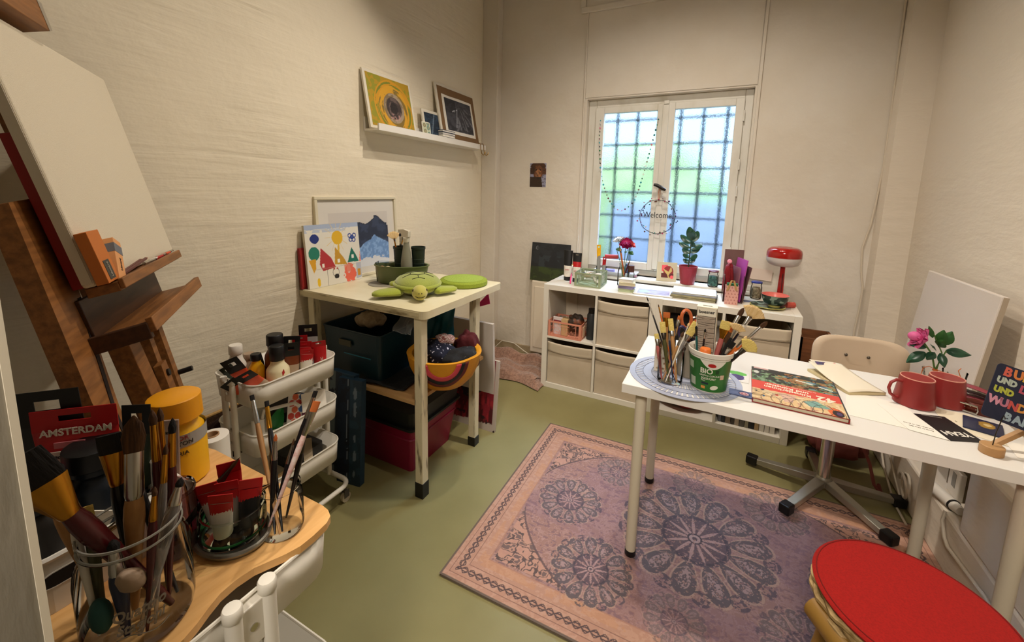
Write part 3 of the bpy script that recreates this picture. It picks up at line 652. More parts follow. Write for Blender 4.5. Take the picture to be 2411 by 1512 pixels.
TC={'blk':mat('tube_black_card','#101011',.45),'red':mat('tube_red','#b3161b',.35),'grn':mat('tube_dark_green','#24301f',.4),'org':mat('tube_orange','#d9552f',.35),'brn':mat('tube_brown','#6e3214',.35),'wht':mat('tube_white','#e5dfd2',.4),'pnk':mat('tube_hot_pink','#e1427d',.4),'gld':mat('tube_label_beige','#a58d74',.4),'yel':mat('tube_yellow','#e7ae16',.35),'gry':mat('tube_label_grey','#8d8b86',.4),'slv':mat('tube_metal','#bdb9b0',.3,.9),'crm':mat('bottle_cream','#e8ddb4',.4),'blu':mat('tube_blue','#1b2b6b',.4)}
def paint_tube(loc,w,h,body,head,cap,lb,grp=None,rot=(0,0,0),band=None,lab=None,hole=True,hh=.2,txt=None,tc=None,ts=.2,M=None,name='paint_tube',capdown=True):
    t=thing(name,lb,'paint tube',loc,rot=rot,group=grp,M=M); n=20; ch=h*.13; z1=h*(1-hh)
    MB().lathe([(w*.26,0),(w*.27,.002),(w*.24,ch)],18).build('cap',TC[cap],t)
    def ring(ax,ay,z): return [(ax*cos(2*PI*k/n),ay*sin(2*PI*k/n),z) for k in range(n)]
    secs=[(w*.14,w*.14,ch),(w*.40,w*.40,ch+h*.05),(w*.41,w*.38,ch+h*.15),(w*.46,w*.22,ch+(z1-ch)*.6),(w*.5,.0012,z1)]
    vs=[]; 
    for s in secs: vs+=ring(*s)
    m=len(secs); fs=[[i*n+k,i*n+(k+1)%n,(i+1)*n+(k+1)%n,(i+1)*n+k] for i in range(m-1) for k in range(n)]; fs+=[list(range(n-1,-1,-1)),list(range((m-1)*n,m*n))]
    MB().add(vs,fs,0,True).build('body',TC[body],t)
    F=xf((0,.001,0),(PI/2,0,0)); hw=w*.5
    hm=MB()
    if hole:
        y0,y1,q0,q1=z1,h,z1+(h-z1)*.45,z1+(h-z1)*.72
        for a,b in (((-hw,-.0008,y0),(hw,.0008,q0)),((-hw,-.0008,q1),(hw,.0008,y1)),((-hw,-.0008,q0),(-hw*.38,.0008,q1)),((hw*.38,-.0008,q0),(hw,.0008,q1))): hm.box(a,b)
    else: hm.box((-hw,-.0008,z1),(hw,.0008,h))
    hm.build('crimp',TC[head],t)
    if band:
        sb=[(w*.475,w*.165,ch+(z1-ch)*.70),(w*.504,.0022,z1)]; vs=ring(*sb[0])+ring(*sb[1]); MB().add(vs,[[k,(k+1)%n,n+(k+1)%n,n+k] for k in range(n)],0,True).build('band',TC[band],t)
    if lab:
        sb=[(w*.425,w*.372,ch+h*.2),(w*.470,w*.20,ch+(z1-ch)*.66)]; vs=ring(*sb[0])+ring(*sb[1]); MB().add(vs,[[k,(k+1)%n,n+(k+1)%n,n+k] for k in range(n)],0,True).build('label_wrap',TC[lab],t)
    if txt: text(txt,w*ts,TC[tc or 'wht'],t,frame((0,-w*.115,z1-(z1-ch)*.15),(1,0,0),(0,.38,1)))
    return t
def bottle(loc,r,h,body,cap,lb,cr=.45,neck=.68,ch=.16,grp=None,name='paint_bottle',lab=None,rot=(0,0,0),capstyle=0,cat='bottle'):
    t=thing(name,lb,cat,loc,rot=rot,group=grp); hn=h*(1-ch)
    MB().lathe([(r*.9,0),(r,.004),(r,hn*neck),(r*.93,hn*(neck+.08)),(r*.65,hn*(neck+.2)),(r*cr*.95,hn*(neck+.25)),(r*cr*.9,hn)],28).build('body',TC.get(body,body) if isinstance(body,str) else body,t)
    c=MB().lathe([(r*cr,hn-.001),(r*cr*1.08,hn+.002),(r*cr*1.05,h*.985),(r*cr*.95,h),(.001,h)],24)
    if capstyle: c=MB().lathe([(r*cr*1.05,hn-.001),(r*cr*1.1,hn+.004),(r*cr*1.1,h*.93),(r*cr*.8,h*.94),(r*cr*.75,h),(.001,h)],24)
    c.build('cap',TC.get(cap,cap) if isinstance(cap,str) else cap,t)
    if lab: seglab(r*1.012,hn*.14,hn*neck*.82,0,2*PI,n=28).build('label_wrap',TC.get(lab,lab) if isinstance(lab,str) else lab,t)
    return t
def jar(loc,r,h,lb,name='glass_jar',cat='jar',rim=.86,m=None,grp=None,lid=None,lidr=None,neck=.86,wall=.003,hinge=False):
    t=thing(name,lb,cat,loc,group=grp); m=m or GLASS
    pr=[(r*.80,0),(r*.95,.004),(r,.012),(r,h*neck*.86),(r*.97,h*neck*.93),(r*rim*.98,h*neck),(r*rim*.98,h*.93),(r*rim*1.06,h*.94),(r*rim*1.06,h*.965),(r*rim,h*.97),(r*rim*1.02,h)]; pr=[(.0001,0)]+pr
    MB().lathe(pr,40,caps=False).build('glass_body',m,t)
    if lid: MB().lathe([(r*rim*1.08,h*.985),(r*rim*1.1,h*.99),(r*rim*1.1,h*1.06),(r*rim*1.03,h*1.075),(.001,h*1.075)],32).build('lid',lid,t)
    return t

# ---------------- easel in the left front corner ----------------
W_=Vector((-.81042,.58570,-.01333)); U_=Vector((-.14882,-.18380,.97163)); N_=Vector((.56663,.78941,.23612)); O_=Vector((-.65,-1.932,1.18))
EF=frame(O_,W_,U_)
es=thing('easel','brown wooden studio easel with two trays in the front left corner','easel',M=EF)
def eb(a,b,name,m=WOOD,par=es,bev=.002): return MB().box(a,b).build(name,m,par,bevel=bev)
MB().prism([(-.68,.204),(-.53,.215),(-.637,-.281),(-.652,-.60),(-.60,-1.18),(-.66,-1.18),(-.705,-.60),(-.729,-.227)],-.095,-.058).build('mast_board',WOOD,es,bevel=.002)
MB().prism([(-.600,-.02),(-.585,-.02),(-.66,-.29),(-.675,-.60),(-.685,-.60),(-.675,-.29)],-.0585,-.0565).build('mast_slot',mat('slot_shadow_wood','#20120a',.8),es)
eb((-.47,-.55,-.10),(-.40,1.05,-.055),'centre_mast')
eb((-.60,.600,-.06),(-.40,.67,.03),'top_clamp'); eb((-.56,.67,-.058),(-.42,.77,-.02),'clamp_block')
MB().prism([(-.402,.600),(-.385,.606),(-.382,.67),(-.402,.67)],-.055,.031).build('clamp_tip',mat('bare_metal_edge','#a7a093',.4,.6),es)
eb((-.63,-.024,-.03),(-.10,-.002,.030),'canvas_tray'); eb((-.63,-.020,.030),(-.10,.004,.040),'tray_lip')
DW=mat('easel_wood_dark','#4a2c15',.5,col2='#38200f',scale=9,stretch=(1,8,8))
eb((-.62,-.12,-.062),(-.09,-.024,-.050),'trough_back',DW); eb((-.63,-.132,-.062),(-.10,-.118,.048),'trough_floor'); eb((-.635,-.136,.048),(-.10,-.100,.062),'trough_lip'); eb((-.638,-.15,-.06),(-.622,-.11,.05),'trough_end',DW)
for a0,a1,bz in ((-.44,-.405,-1.12),(-.385,-.352,-1.12)):
    MB().prism([(a0,-.15),(a1,-.15),(a1-.01,-.4),(a1,bz),(a0,bz),(a0-.01,-.4)],-.11,-.09).build('ratchet_slat',WOOD,es,bevel=.002)
for k in range(8): eb((-.405,-.20-.07*k,-.108),(-.385,-.185-.07*k,-.092),'ratchet_tooth',bev=0)
for a0,a1 in ((-.225,-.19),(-.125,-.085)):
    MB().prism([(a0,-.13),(a1,-.13),(a1-.06,-.50),(a1-.06,-1.12),(a0-.06,-1.12),(a0-.06,-.50)],-.11,-.085).build('rear_slat',WOOD,es,bevel=.002)
MB().prism([(-.30,-.31),(-.25,-.31),(-.262,-.42),(-.315,-.42)],-.086,-.066).build('peg_block',WOOD,es,bevel=.002)
MB().cyl((-.277,-.345,-.068),(-.277,-.345,-.060),.011,seg=14).build('peg_knob',BLK,es)
MB().cyl((-.13,-.40,-.09),(-.13,-.40,-.045),.009,seg=12).build('bolt',BLK,es)
eb((-.66,-1.185,-.12),(-.20,-1.135,-.06),'foot_bar')
cvm=mat('primed_canvas','#ded3bb',.85,bump=.25,scale=500,col2='#d8ccb2')
cv=thing('blank_canvas','big blank white stretched canvas standing on the easel','canvas',M=EF)
MB().box((-.65,.001,-.024),(0,.585,0)).build('canvas_face',cvm,cv,bevel=.006,bseg=3)
MB().box((-.652,.01,-.022),(-.6505,.57,-.004)).build('folded_edge',mat('canvas_side','#c5bba6',.9),cv)
rc=thing('red_canvas_easel','thin red board behind the blank canvas on the easel','board',M=EF); rc.name='red_board'
MB().box((-.628,.001,-.049),(-.10,.342,-.026)).build('panel',mat('red_board_paint','#8c1813',.5),rc,bevel=.002)
OR=mat('orange_card','#c4702c',.6); OR2=mat('light_orange_card','#e0a066',.6); LB=mat('dark_label','#3b3a34',.5)
ob=thing('pastel_box','orange cardboard pastel box standing upright at the near canvas corner','box',M=EF@xf((-.655,.001,.002),(0,0,.03)),group='orange boxes on the easel tray')
MB().box((0,0,0),(.062,.118,.022)).build('carton',OR,ob,bevel=.001); MB().box((.014,.006,.0222),(.045,.05,.0228)).build('dark_label',LB,ob)
text('Léonard',.0105,mat('print_grey','#b9b2a2',.6),ob,frame((.030,.028,.0232),(0,1,0),(-1,0,0)))
ob2=thing('pastel_box','peach cardboard box with grey stripe leaning in front of the tray end','box',M=EF@xf((-.600,.001,.004),(0,0,-.55)),group='orange boxes on the easel tray')
MB().box((0,0,0),(.035,.112,.022)).build('carton',OR2,ob2,bevel=.001); MB().box((-.0004,.075,-.0004),(.0354,.098,.0224)).build('grey_stripe',mat('grey_print','#6d7078',.5),ob2)
text('Léonard',.010,mat('print_dark','#5c4a3c',.6),ob2,frame((.018,.045,.0225),(0,1,0),(-1,0,0)))
WINE=mat('pencil_wine','#571a1b',.35); 
for i,(a0,a1,b0,c0,lb) in enumerate(((-.57,-.37,.006,.014,'wine red pencil lying on the easel tray nearest the canvas'),(-.56,-.355,.006,.022,'second wine red pencil on the easel tray in front of the first'))):
    p=thing('pencil',lb,'pencil',M=EF,group='pencils on the easel tray')
    MB().cyl((a0,b0,c0),(a1-.02,b0+.012,c0),.0042,seg=6).build('barrel',WINE,p); MB().cyl((a1-.02,b0+.012,c0),(a1-.006,b0+.0128,c0),.0042,.0015,6).build('wood_tip',HC['wood'],p); MB().cyl((a1-.006,b0+.0128,c0),(a1,b0+.0132,c0),.0015,.0002,6).build('lead',WINE,p)
for i in range(6):
    a=-.36+.042*i; mt=['slv','wht','red','slv','org','slv'][i]
    p=thing('pastel_stick',('silver paint tube at the near end of the tray row','white pastel stick on the easel tray','red pastel stick on the easel tray','silver crumpled tube mid way on the easel tray','orange pastel stick on the easel tray','silver paint tube at the far end of the tray row')[i],'art supply',M=EF)
    MB().cyl((a,.005,.010+.003*(i%3)),(a+.055,.006,.022-.004*(i%2)),.0048,.0035,8).build('stick',TC[mt],p)
    MB().cyl((a+.055,.006,.022-.004*(i%2)),(a+.062,.006,.0225-.004*(i%2)),.003,.003,8).build('tip',TC['blk'],p)

# ---------------- near trolley ----------------
CP=mat('cart_powder_coat','#e3ded0',.38)
def cart(name,lb,x0,y0,x1,y1,tiers,th,ends,par_r=.06,post='x',casters=True,pr=.012,ztop=None):
    cx,cy=(x0+x1)/2,(y0+y1)/2; t=thing(name,lb,'trolley',(cx,cy,0),group=None); w,d=(x1-x0)/2,(y1-y0)/2
    for zt in tiers:
        o=rr(-w,-d,w,d,par_r,7); i_=rr(-w+.004,-d+.004,w-.004,d-.004,par_r-.004,7); n=len(o); z0=zt-th
        o2=rr(-w+.006,-d+.006,w-.006,d-.006,par_r-.006,7); i2=rr(-w+.01,-d+.01,w-.01,d-.01,par_r-.01,7)
        vs=[(p[0],p[1],z0) for p in o2]+[(p[0],p[1],zt) for p in o]+[(p[0],p[1],zt) for p in i_]+[(p[0],p[1],z0+.004) for p in i2]
        fs=[[k*n+i,k*n+(i+1)%n,(k+1)*n+(i+1)%n,(k+1)*n+i] for k in range(3) for i in range(n)]+[list(range(n-1,-1,-1)),list(range(3*n,4*n))]
        m=MB(); m.add(vs,fs,0,False); tr=m.build('tray_bin',CP,t)
        for p in tr.data.polygons: p.use_smooth=len(p.vertices)==4
        MB().tube([(p[0],p[1],zt) for p in o],.0032,6,closed=True).build('rim',CP,tr)
    zt=ztop or tiers[0]+.012
    for e in ends:
        s=1 if e>0 else -1
        for k in (-.0265,.0265):
            px,py=((w+.012)*s,k) if post=='x' else (k,(d+.012)*s)
            q=MB().cyl((px,py,.09),(px,py,zt-.02),pr,seg=18).build('post',CP,t)
            MB().lathe([(pr*1.02,zt-.02),(pr*1.15,zt-.018),(pr*1.15,zt-.003),(pr*1.0,zt),(.001,zt)],18,0,xf((px,py,0))).build('post_cap',CP,q)
        for z_ in tiers:
            a,b=((w-.002)*s,(w+.016)*s); a,b=min(a,b),max(a,b)
            (MB().box((a,-.026,z_-th*.9),(b,.026,z_-.006)) if post=='x' else MB().box((-.026,a-w*s+d*s if 0 else min((d-.002)*s,(d+.016)*s),z_-th*.9),(.026,max((d-.002)*s,(d+.016)*s),z_-.006))).build('bracket',CP,t,bevel=.002)
            sc=((w+.0165)*s,0,z_-th*.5) if post=='x' else (0,(d+.0165)*s,z_-th*.5)
            MB().cyl((sc[0]-.002*(post=='x'),sc[1]-.002*(post!='x'),sc[2]),(sc[0]+.001*s*(post=='x'),sc[1]+.001*s*(post!='x'),sc[2]),.006,seg=10).build('screw',CHROME,t)
    fr=rr(-w-.018,-d-.018,w+.018,d+.018,.05,6); MB().tube([(p[0],p[1],.092) for p in fr],.0105,10,closed=True).build('base_rail',CP,t)
    if casters:
        for sx in (-1,1):
            for sy in (-1,1):
                X,Y=sx*(w-.0),sy*(d-.0); c=MB().cyl((X,Y,.045),(X,Y,.085),.007).box((X-.012,Y-.013,.024),(X-.009,Y+.013,.06)).box((X+.009,Y-.013,.024),(X+.012,Y+.013,.06)).build('caster_fork',mat('caster_grey','#4e4a44',.5),t)
                MB().cyl((X-.0085,Y,.023),(X+.0085,Y,.023),.0228,seg=20).build('wheel',mat('wheel_cream','#bdb29a',.5),c)
    return t
cart('storage_trolley','white metal storage trolley in the near left under a bamboo lid',.035,-2.555,.485,-2.205,(.785,.475,.22),.088,(1,-1),ztop=.800)
BAM=mat('bamboo_lid','#e4b474',.42,col2='#cf9c5c',scale=8,stretch=(9,1.0,1),bump=.05,detail=8,lo=.3,hi=.7)
def lidpts():
    R=[(.443,-2.206),(.462,-2.209),(.478,-2.217),(.486,-2.232),(.4895,-2.262),(.489,-2.288),(.482,-2.310),(.470,-2.334),(.461,-2.352),(.457,-2.378),(.459,-2.402),(.467,-2.422),(.477,-2.442),(.484,-2.462),(.487,-2.49),(.484,-2.53),(.474,-2.547),(.452,-2.555)]
    Lp=[(.52-x,y) for x,y in R][::-1]; return R[::-1]+Lp[::-1] if 0 else [*R,*Lp][::-1]
ld=thing('bamboo_lid','bamboo trolley lid with curved finger notch carrying the brush jars','lid',(.26,-2.38,.785))
MB().prism([(x-.26,y+2.38) for x,y in lidpts()],.0005,.0145).build('board',BAM,ld,bevel=.002)
Z0=.7998
# white handled box
wx=open_crate('handled_box','white plastic box with oval handle hole on the bamboo lid','box',.045,-2.548,.283,-2.352,Z0,.085,WH,t=.003,taper=.0)
ov=MB().prism([( .022*cos(a)+(.026 if cos(a)>0 else -.026),.0115*sin(a)) for a in [2*PI*i/28 for i in range(28)]],0,.0012).build('handle_hole',mat('hole_shadow','#211c17',.9),wx,M=frame((.1192,-.045,.052),(0,1,0),(0,0,1)))
MB().tube([(.022*cos(a)+(.026 if cos(a)>0 else -.026),.0115*sin(a),0) for a in [2*PI*i/28 for i in range(28)]],.0012,6,closed=True).build('handle_rim',WH,wx,M=frame((.1195,-.045,.052),(0,1,0),(0,0,1)))
ZB=Z0+.0035
DB=mat('bottle_blue_black','#151d26',.35); PK=mat('bottle_rose','#c4485a',.4)
bottle((.120,-2.420,ZB),.047,.150,DB,'blk','blue-black paint bottle with wide black cap in the white box',cr=.84,neck=.66,ch=.24)
bottle((.150,-2.503,ZB),.040,.150,mat('bottle_black_l','#191512',.4),'blk','black capped paint bottle at the left end of the white box',cr=.85,neck=.62,ch=.26,capstyle=0)
bottle((.078,-2.482,ZB),.031,.112,PK,PK,'rose pink paint bottle between the two black capped bottles',cr=.78,neck=.6,ch=.2)
paint_tube((.232,-2.500,ZB+.002),.040,.118,'wht','wht','blk','white paint tube with small print leaning in the white box',rot=(.15,.42,1.1),hole=False,hh=.08)
at=paint_tube((.068,-2.425,ZB),.125,.205,'wht','red','blk','wide red topped paint tube lettered AMSTERDAM behind the bottles',rot=(0,0,.78),band='red',hh=.20)
text('AMSTERDAM',.0180,TC['wht'],at,frame((.004,-.0075,.164),(1,0,0),(0,.05,1)),bold=.0004); text('Standard Series',.0105,TC['blk'],at,frame((.0,-.0275,.128),(1,0,0),(0,.35,1)),bold=.0002)
MB().box((-.056,-.0320,.119),(.056,-.0300,.137)).build('white_strip',TC['wht'],at,M=xf((0,0.006,0),(.0,0,0)))
MB().box((-.022,-.0215,.141),(.022,-.0195,.152)).build('emblem',mat('emblem_pink','#cf7a84',.5),at)
paint_tube((.036,-2.440,ZB),.10,.238,'blk','blk','blk','black headed paint tube standing tallest behind the red tube',rot=(.0,-.05,.72),hole=True,hh=.28)
paint_tube((.130,-2.368,ZB),.046,.200,'grn','blk','blk','narrow black headed tube smeared with dark green by the jar',rot=(0,.05,.7),hh=.30)
# yellow bottle
yb=bottle((.115,-2.292,Z0),.049,.186,'yel',mat('cap_orange_yellow','#e39a12',.4),'yellow paint bottle with orange flip cap behind the brush jar',cr=.88,neck=.74,ch=.26)
LBL=mat('label_silver_grey','#9c9a93',.4)
seglab(.0496,.090,.117,0,2*PI,n=32).build('label_wrap',LBL,yb)
FACE=-.55
wraptext('WINSOR',.0125,mat('print_red','#8d1a1c',.5),yb,.0499,.110,FACE); wraptext('& NEWTON',.0120,mat('print_black','#15120f',.5),yb,.0499,.0985,FACE)
wraptext('GALERIA',.012,mat('print_black','#15120f',.5),yb,.0496,.078,FACE)
for k,zz in enumerate((.060,.054,.048,.042,.030)): wraptext('- ---- --- -',.006,mat('print_black','#15120f',.5),yb,.0496,zz,FACE-.35)
# clear ruler packet with print
rp_=thing('printed_packet','clear plastic packet printed in black standing behind the brushes','packet',(.180,-2.345,Z0),rot=(-.05,.03,.72))
MB().box((-.021,-.003,0),(.021,.003,.170)).build('sleeve',mat('packet_film','#a58d7e',.25,trans=.35),rp_,bevel=.001)
text('boesner',.0085,TC['blk'],rp_,frame((0,-.0034,.146),(1,0,0),(0,0,1)),bold=.0002)
for k in range(6): text('------ ----',.006,mat('print_grey2','#6f625a',.5),rp_,frame((0,-.0034,.128-.016*k),(1,0,0),(0,0,1)))
# big brush jar
JX,JY=.400,-2.474
jb=thing('brush_jar','big clear swing top jar crowded with brushes on the bamboo lid','jar',(JX,JY,Z0))
def jfn(a,z): 
    return 1 if z>.128 else 1+.03*(abs(cos(2*a))**3)*min(1,(.128-z)/.02)
MB().lathe([(.0001,0),(.060,0),(.072,.004),(.075,.014),(.075,.098),(.073,.112),(.066,.124),(.0615,.130),(.0615,.136),(.068,.138),(.068,.142),(.0625,.144),(.0625,.150),(.0665,.152),(.0665,.155)],56,fn=jfn,caps=False).build('glass_body',GLASS,jb)
GR=mat('glass_rim_sheen','#c9c6bb',.12,trans=.6,ior=1.3)
for z in (.140,.1545): MB().tube([(.0665*cos(a),.0665*sin(a),z) for a in [2*PI*i/48 for i in range(48)]],.0018,6,closed=True).build('thread_ring',GR,jb)
EMB=mat('embossed_glass','#b7ada0',.15,trans=.5,ior=1.2)
ph=-.35
wraptext('Quattro',.020,EMB,jb,.0765,.066,ph,shear=.25,bold=.0004,th=.0006); wraptext('Stagioni',.019,EMB,jb,.0765,.046,ph,shear=.25,bold=.0004,th=.0006)
MB().tube([(.0768*cos(ph+(t-.5)*.95),.0768*sin(ph+(t-.5)*.95),.031+.005*sin(t*2*PI)) for t in [i/16 for i in range(17)]],.0008,5).build('flourish',EMB,jb)
MB().tube([(.069*cos(a),.069*sin(a),.128+.008*sin(3*a)) for a in [1.2+2.6*i/14 for i in range(15)]],.0016,6).tube([(.07*cos(2.9+.2*sin(t)),.07*sin(2.9+.2*sin(t)),.13+.03*cos(t)*.6) for t in [2*PI*i/14 for i in range(14)]],.0016,6,closed=True).build('wire_bail',mat('bail_steel','#a8a196',.25,1),jb)
zb=Z0+.012
jb.scale=(.82,.82,1.0)
BJ='brushes in the big swing top jar'
def bj(b,t,*a,**k): return brush((JX+b[0]*.85,JY+b[1]*.85,zb),t,*a,grp=BJ,face=(.85,-.45,0),**k)
bj((.03,.03),(.365,-2.562,1.088),'flat',.056,'red','gold','black','wide black varnish brush with gold ferrule leaning left in the big jar',bl=.045,fl=.05,hr=.0115)
bj((-.01,-.005),(.393,-2.456,1.100),'filbert',.024,'wood','silver','brown','pale wooden filbert brush with long silver ferrule in the big jar',bl=.052,fl=.062,hr=.0105)
bj((-.045,.01),(.375,-2.478,1.078),'flat',.026,'black','gold','black','black flat brush with gold ferrule beside the pale wooden brush',bl=.028,fl=.045,hr=.008)
bj((.01,.035),(.385,-2.432,1.095),'round',.009,'red','gold','brown','slim wine red round brush with gold ferrule left of the group',bl=.022,fl=.05,hr=.006)
bj((.02,.03),(.40,-2.415,1.078),'round',.009,'red','gold','black','slim wine red round brush with thick gold ferrule at the right of the jar',bl=.022,fl=.045,hr=.006)
bj((-.005,.045),(.372,-2.418,1.088),'round',.008,'red','gold','brown','slim wine red round brush standing behind the others',bl=.02,fl=.045,hr=.005)
bj((.045,.0),(.405,-2.428,1.045),'round',.006,'clear','gold','brown','clear handled brush with a narrow gold ferrule',bl=.014,fl=.035,hr=.0045)
bj((.045,-.02),(.432,-2.425,1.000),'round',.009,'clear','silver','black','clear acrylic handled brush standing bristles down',bl=.012,fl=.02,hr=.008)
bj((.048,-.012),(.430,-2.455,1.005),'round',.006,'red','gold','brown','short wine red brush with gold tip behind the glass front',bl=.012,fl=.03,hr=.005)
bj((-.03,-.03),(.345,-2.535,1.035),'flat',.018,'wood','silver','hog','small pale wooden brush leaning far left in the jar',bl=.012,fl=.03,hr=.007)
bj((-.02,-.04),(.362,-2.508,.985),'flat',.020,'green','dark','foam','olive brush with tan sponge head low in the jar',bl=.02,fl=.02,hr=.008)
bj((.03,-.03),(.418,-2.50,.955),'round',.012,'blue','silver','black','navy short brush inside the jar front',bl=.015,fl=.03,hr=.009)
bj((-.01,-.05),(.37,-2.522,1.005),'flat',.014,'white','silver','black','white striped brush leaning left beside the varnish brush',bl=.012,fl=.02,hr=.005)
bj((.015,.045),(.325,-2.452,1.045),'round',.012,'black','dark','green','black brush with green tipped bristles at the jar back',bl=.035,fl=.02,hr=.006)
# wooden clothes pin etc. inside the jar
o=MB().ell((0,0,0),(.018,.012,.024),seg=16,ring=10).build('sponge_dabber',mat('teal_dabber','#1d4f4a',.7),None,loc=(.40,-2.515,.845)); tag(o,'teal rounded dabber behind the jar glass','dabber')
o=MB().lathe([(.004,-.03),(.012,-.015),(.014,0),(.010,.016),(.006,.022),(.001,.024)],14).build('palette_knob',mat('beige_knob','#a38a72',.6),None,loc=(.433,-2.492,.895),rot=(.5,.4,0)); tag(o,'beige wooden knob seen through the big jar','knob')
# dark glass behind jar
j2=jar((.312,-2.392,Z0),.034,.115,'dark tinted glass between the big jar and the metal tray',name='tinted_glass',cat='glass',rim=.95,neck=.93,m=thin_glass('smoky_glass',(.45,.30,.28,1)))
brush((.300,-2.392,Z0+.01),(.352,-2.302,.93),'round',.006,'black','dark','brown','black brush leaning out of the tinted glass toward the wall','' or None,bl=.022,fl=.03,hr=.007)
o=bottle((.300,-2.345,Z0),.016,.075,TC['pnk'],'blk','small hot pink bottle with black cap behind the tinted glass',cr=.7)
# oval tray with jar of small tubes
ty=thing('metal_tray','oval grey metal tray under the green glass jar','tray',(.362,-2.328,Z0))
el=lambda rx,ry,n=40:[(rx*cos(2*PI*i/n),ry*sin(2*PI*i/n)) for i in range(n)]
MB().prism(el(.068,.052),.0005,.003).tube([(x,y,.008) for x,y in el(.068,.052)],.0045,8,closed=True).build('rim_plate',mat('zinc','#8b877c',.35,.85),ty)
jg=jar((.366,-2.326,Z0+.0035),.050,.058,'low greenish glass jar holding red capped paint tubes',rim=.95,neck=.8,m=GLASSG,wall=.004)
MB().tube([(.047*cos(a),.047*sin(a),.012) for a in [2*PI*i/32 for i in range(32)]],.002,6,closed=True).build('green_foot_ring',mat('green_glass_glow','#2b7a3c',.2,trans=.4),jg)
for i,(dx,dy,rx,ry,rz,hd,bd,lb) in enumerate(((-.022,-.008,.10,-.18,.75,'red','wht','small red topped tube nearest the camera in the low green jar'),(.006,-.022,.16,.06,.75,'red','wht','small red topped tube with pale label at the front of the jar'),(-.020,.014,-.04,-.06,.9,'red','red','tallest small red tube leaning back in the low green jar'),(.0,.002,.06,-.08,.75,'red','gry','small red topped grey tube in the middle of the low green jar'),(.024,.008,-.02,.10,.9,'red','blk','small black tube with red top at the far side of the jar'))):
    paint_tube((.366+dx,-2.326+dy,Z0+.008),.036,.100+.016*(i==2),bd,hd,'blk',lb,'small tubes in the low green jar',rot=(rx,ry,rz),hole=False,hh=.17,band='red')
# small jar with brushes
jar((.428,-2.280,Z0),.037,.092,'small clear jam jar of fine brushes at the lid edge',rim=.88,neck=.84)
SB='fine brushes in the small jam jar'
def bs_(b,tpx,*a,**k): return brush((.428+b[0],-2.280+b[1],Z0+.01),tpx,*a,grp=SB,face=(.85,-.5,0),**k)
bs_((.018,-.016),(.270,-2.226,.995),'flat',.008,'wood','silver','black','long raw wood brush leaning far left out of the jam jar',hr=.0045,fl=.045)
bs_((.016,-.010),(.300,-2.215,.985),'flat',.008,'black','gold','black','black handled brush with gold ferrule leaning left in the jam jar',hr=.0045,fl=.04)
bs_((.010,-.02),(.335,-2.232,.925),'round',.004,'black','dark','green','short thin brush with green tip leaning left in the jam jar',hr=.0045)
bs_((-.016,-.010),(.398,-2.262,.968),'round',.006,'black','silver','orange','round brush with red brown tip standing in the jam jar',hr=.005,fl=.03)
bs_((-.018,-.004),(.425,-2.245,.958),'round',.004,'black','silver','brown','thinnest dark tipped brush in the middle of the jam jar',hr=.0042,fl=.03)
bs_((-.02,-.006),(.452,-2.216,1.045),'flat',.008,'black','silver','black','tall black brush with grey flat tip leaning right in the jam jar',hr=.0052,fl=.035)
bs_((-.014,-.016),(.470,-2.228,1.035),'flat',.013,'pink','silver','orange','pink speckled brush with wide orange bristles in the jam jar',hr=.0048,fl=.04,bl=.020)
bs_((-.008,.014),(.446,-2.236,.97),'round',.004,'black','dark','black','plain black brush handle at the right of the jam jar',hr=.0045)
# blue white carton in lower bin
tb2=open_crate('lower_box','white open box in the lowest level of the near trolley','box',.20,-2.30,.50,-2.19,.0,.18,WH,t=.004,taper=0) if 0 else None
# ---------------- middle trolley ----------------
cart('paint_trolley','small three tier white paint trolley standing before the bench',-.61,-1.87,-.33,-1.50,(.705,.51,.31),.088,(-1,1),par_r=.055,post='y',pr=.0105)
zt=.6215
MT='paint tubes in the top of the middle trolley'
bottle((-.400,-1.735,zt),0.0409,0.1865,'crm','blk','cream paint bottle with red smear and black flip cap',cr=.62,neck=.66,ch=.30)
o=MB().prism([(-.002,-.012),(.006,.0),(.003,.016),(-.004,.004)],0,.0006).build('red_smear',TC['red'],bpy.data.objects['paint_bottle.004'] if 0 else None,M=frame((-.3695,-1.742,.70),(.35,.94,0),(0,0,1))); 
for q in COL.objects:
    if q.get('label')=='cream paint bottle with red smear and black flip cap': o.parent=q; o.matrix_parent_inverse=Matrix.Identity(4); o.matrix_local=frame((.0405,-.006,.085),(.2,.98,0),(0,.1,1))
bottle((-.455,-1.705,zt),0.0396,0.2124,'brn','blk','tall dark bottle with black cap behind the cream bottle',cr=.72,neck=.7,ch=.2)
bottle((-.470,-1.775,zt),0.0290,0.1525,'yel','blk','slim yellow bottle behind the cream bottle',cr=.6)
bottle((-.540,-1.760,zt),0.0317,0.1356,'gld','gld','pale tan capped bottle standing at the wall side of the trolley',cr=.6)
bottle((-.555,-1.800,zt),0.0356,0.1808,'wht','wht','white bottle with ribbed white cap at the wall side',cr=.62,ch=.2)
paint_tube((-.405,-1.672,zt),0.0610,0.1751,'brn','blk','blk','brown paint tube with black head beside the cream bottle',MT,rot=(0,0,.9),lab='gld',hh=.32)
paint_tube((-.440,-1.660,zt),0.0610,0.1921,'brn','blk','blk','black headed tube with yellow hang hole behind the brown tube',MT,rot=(0,.08,.9),hh=.3)
paint_tube((-.420,-1.615,zt),0.0586,0.1582,'gry','red','blk','red headed tube with grey label in the trolley top',MT,rot=(0,.06,.9),band='red',lab='gry',hh=.15)
paint_tube((-.450,-1.600,zt),0.0586,0.1751,'gry','red','blk','second red headed tube just behind the grey labelled one',MT,rot=(0,0,.8),band='red',hh=.15)
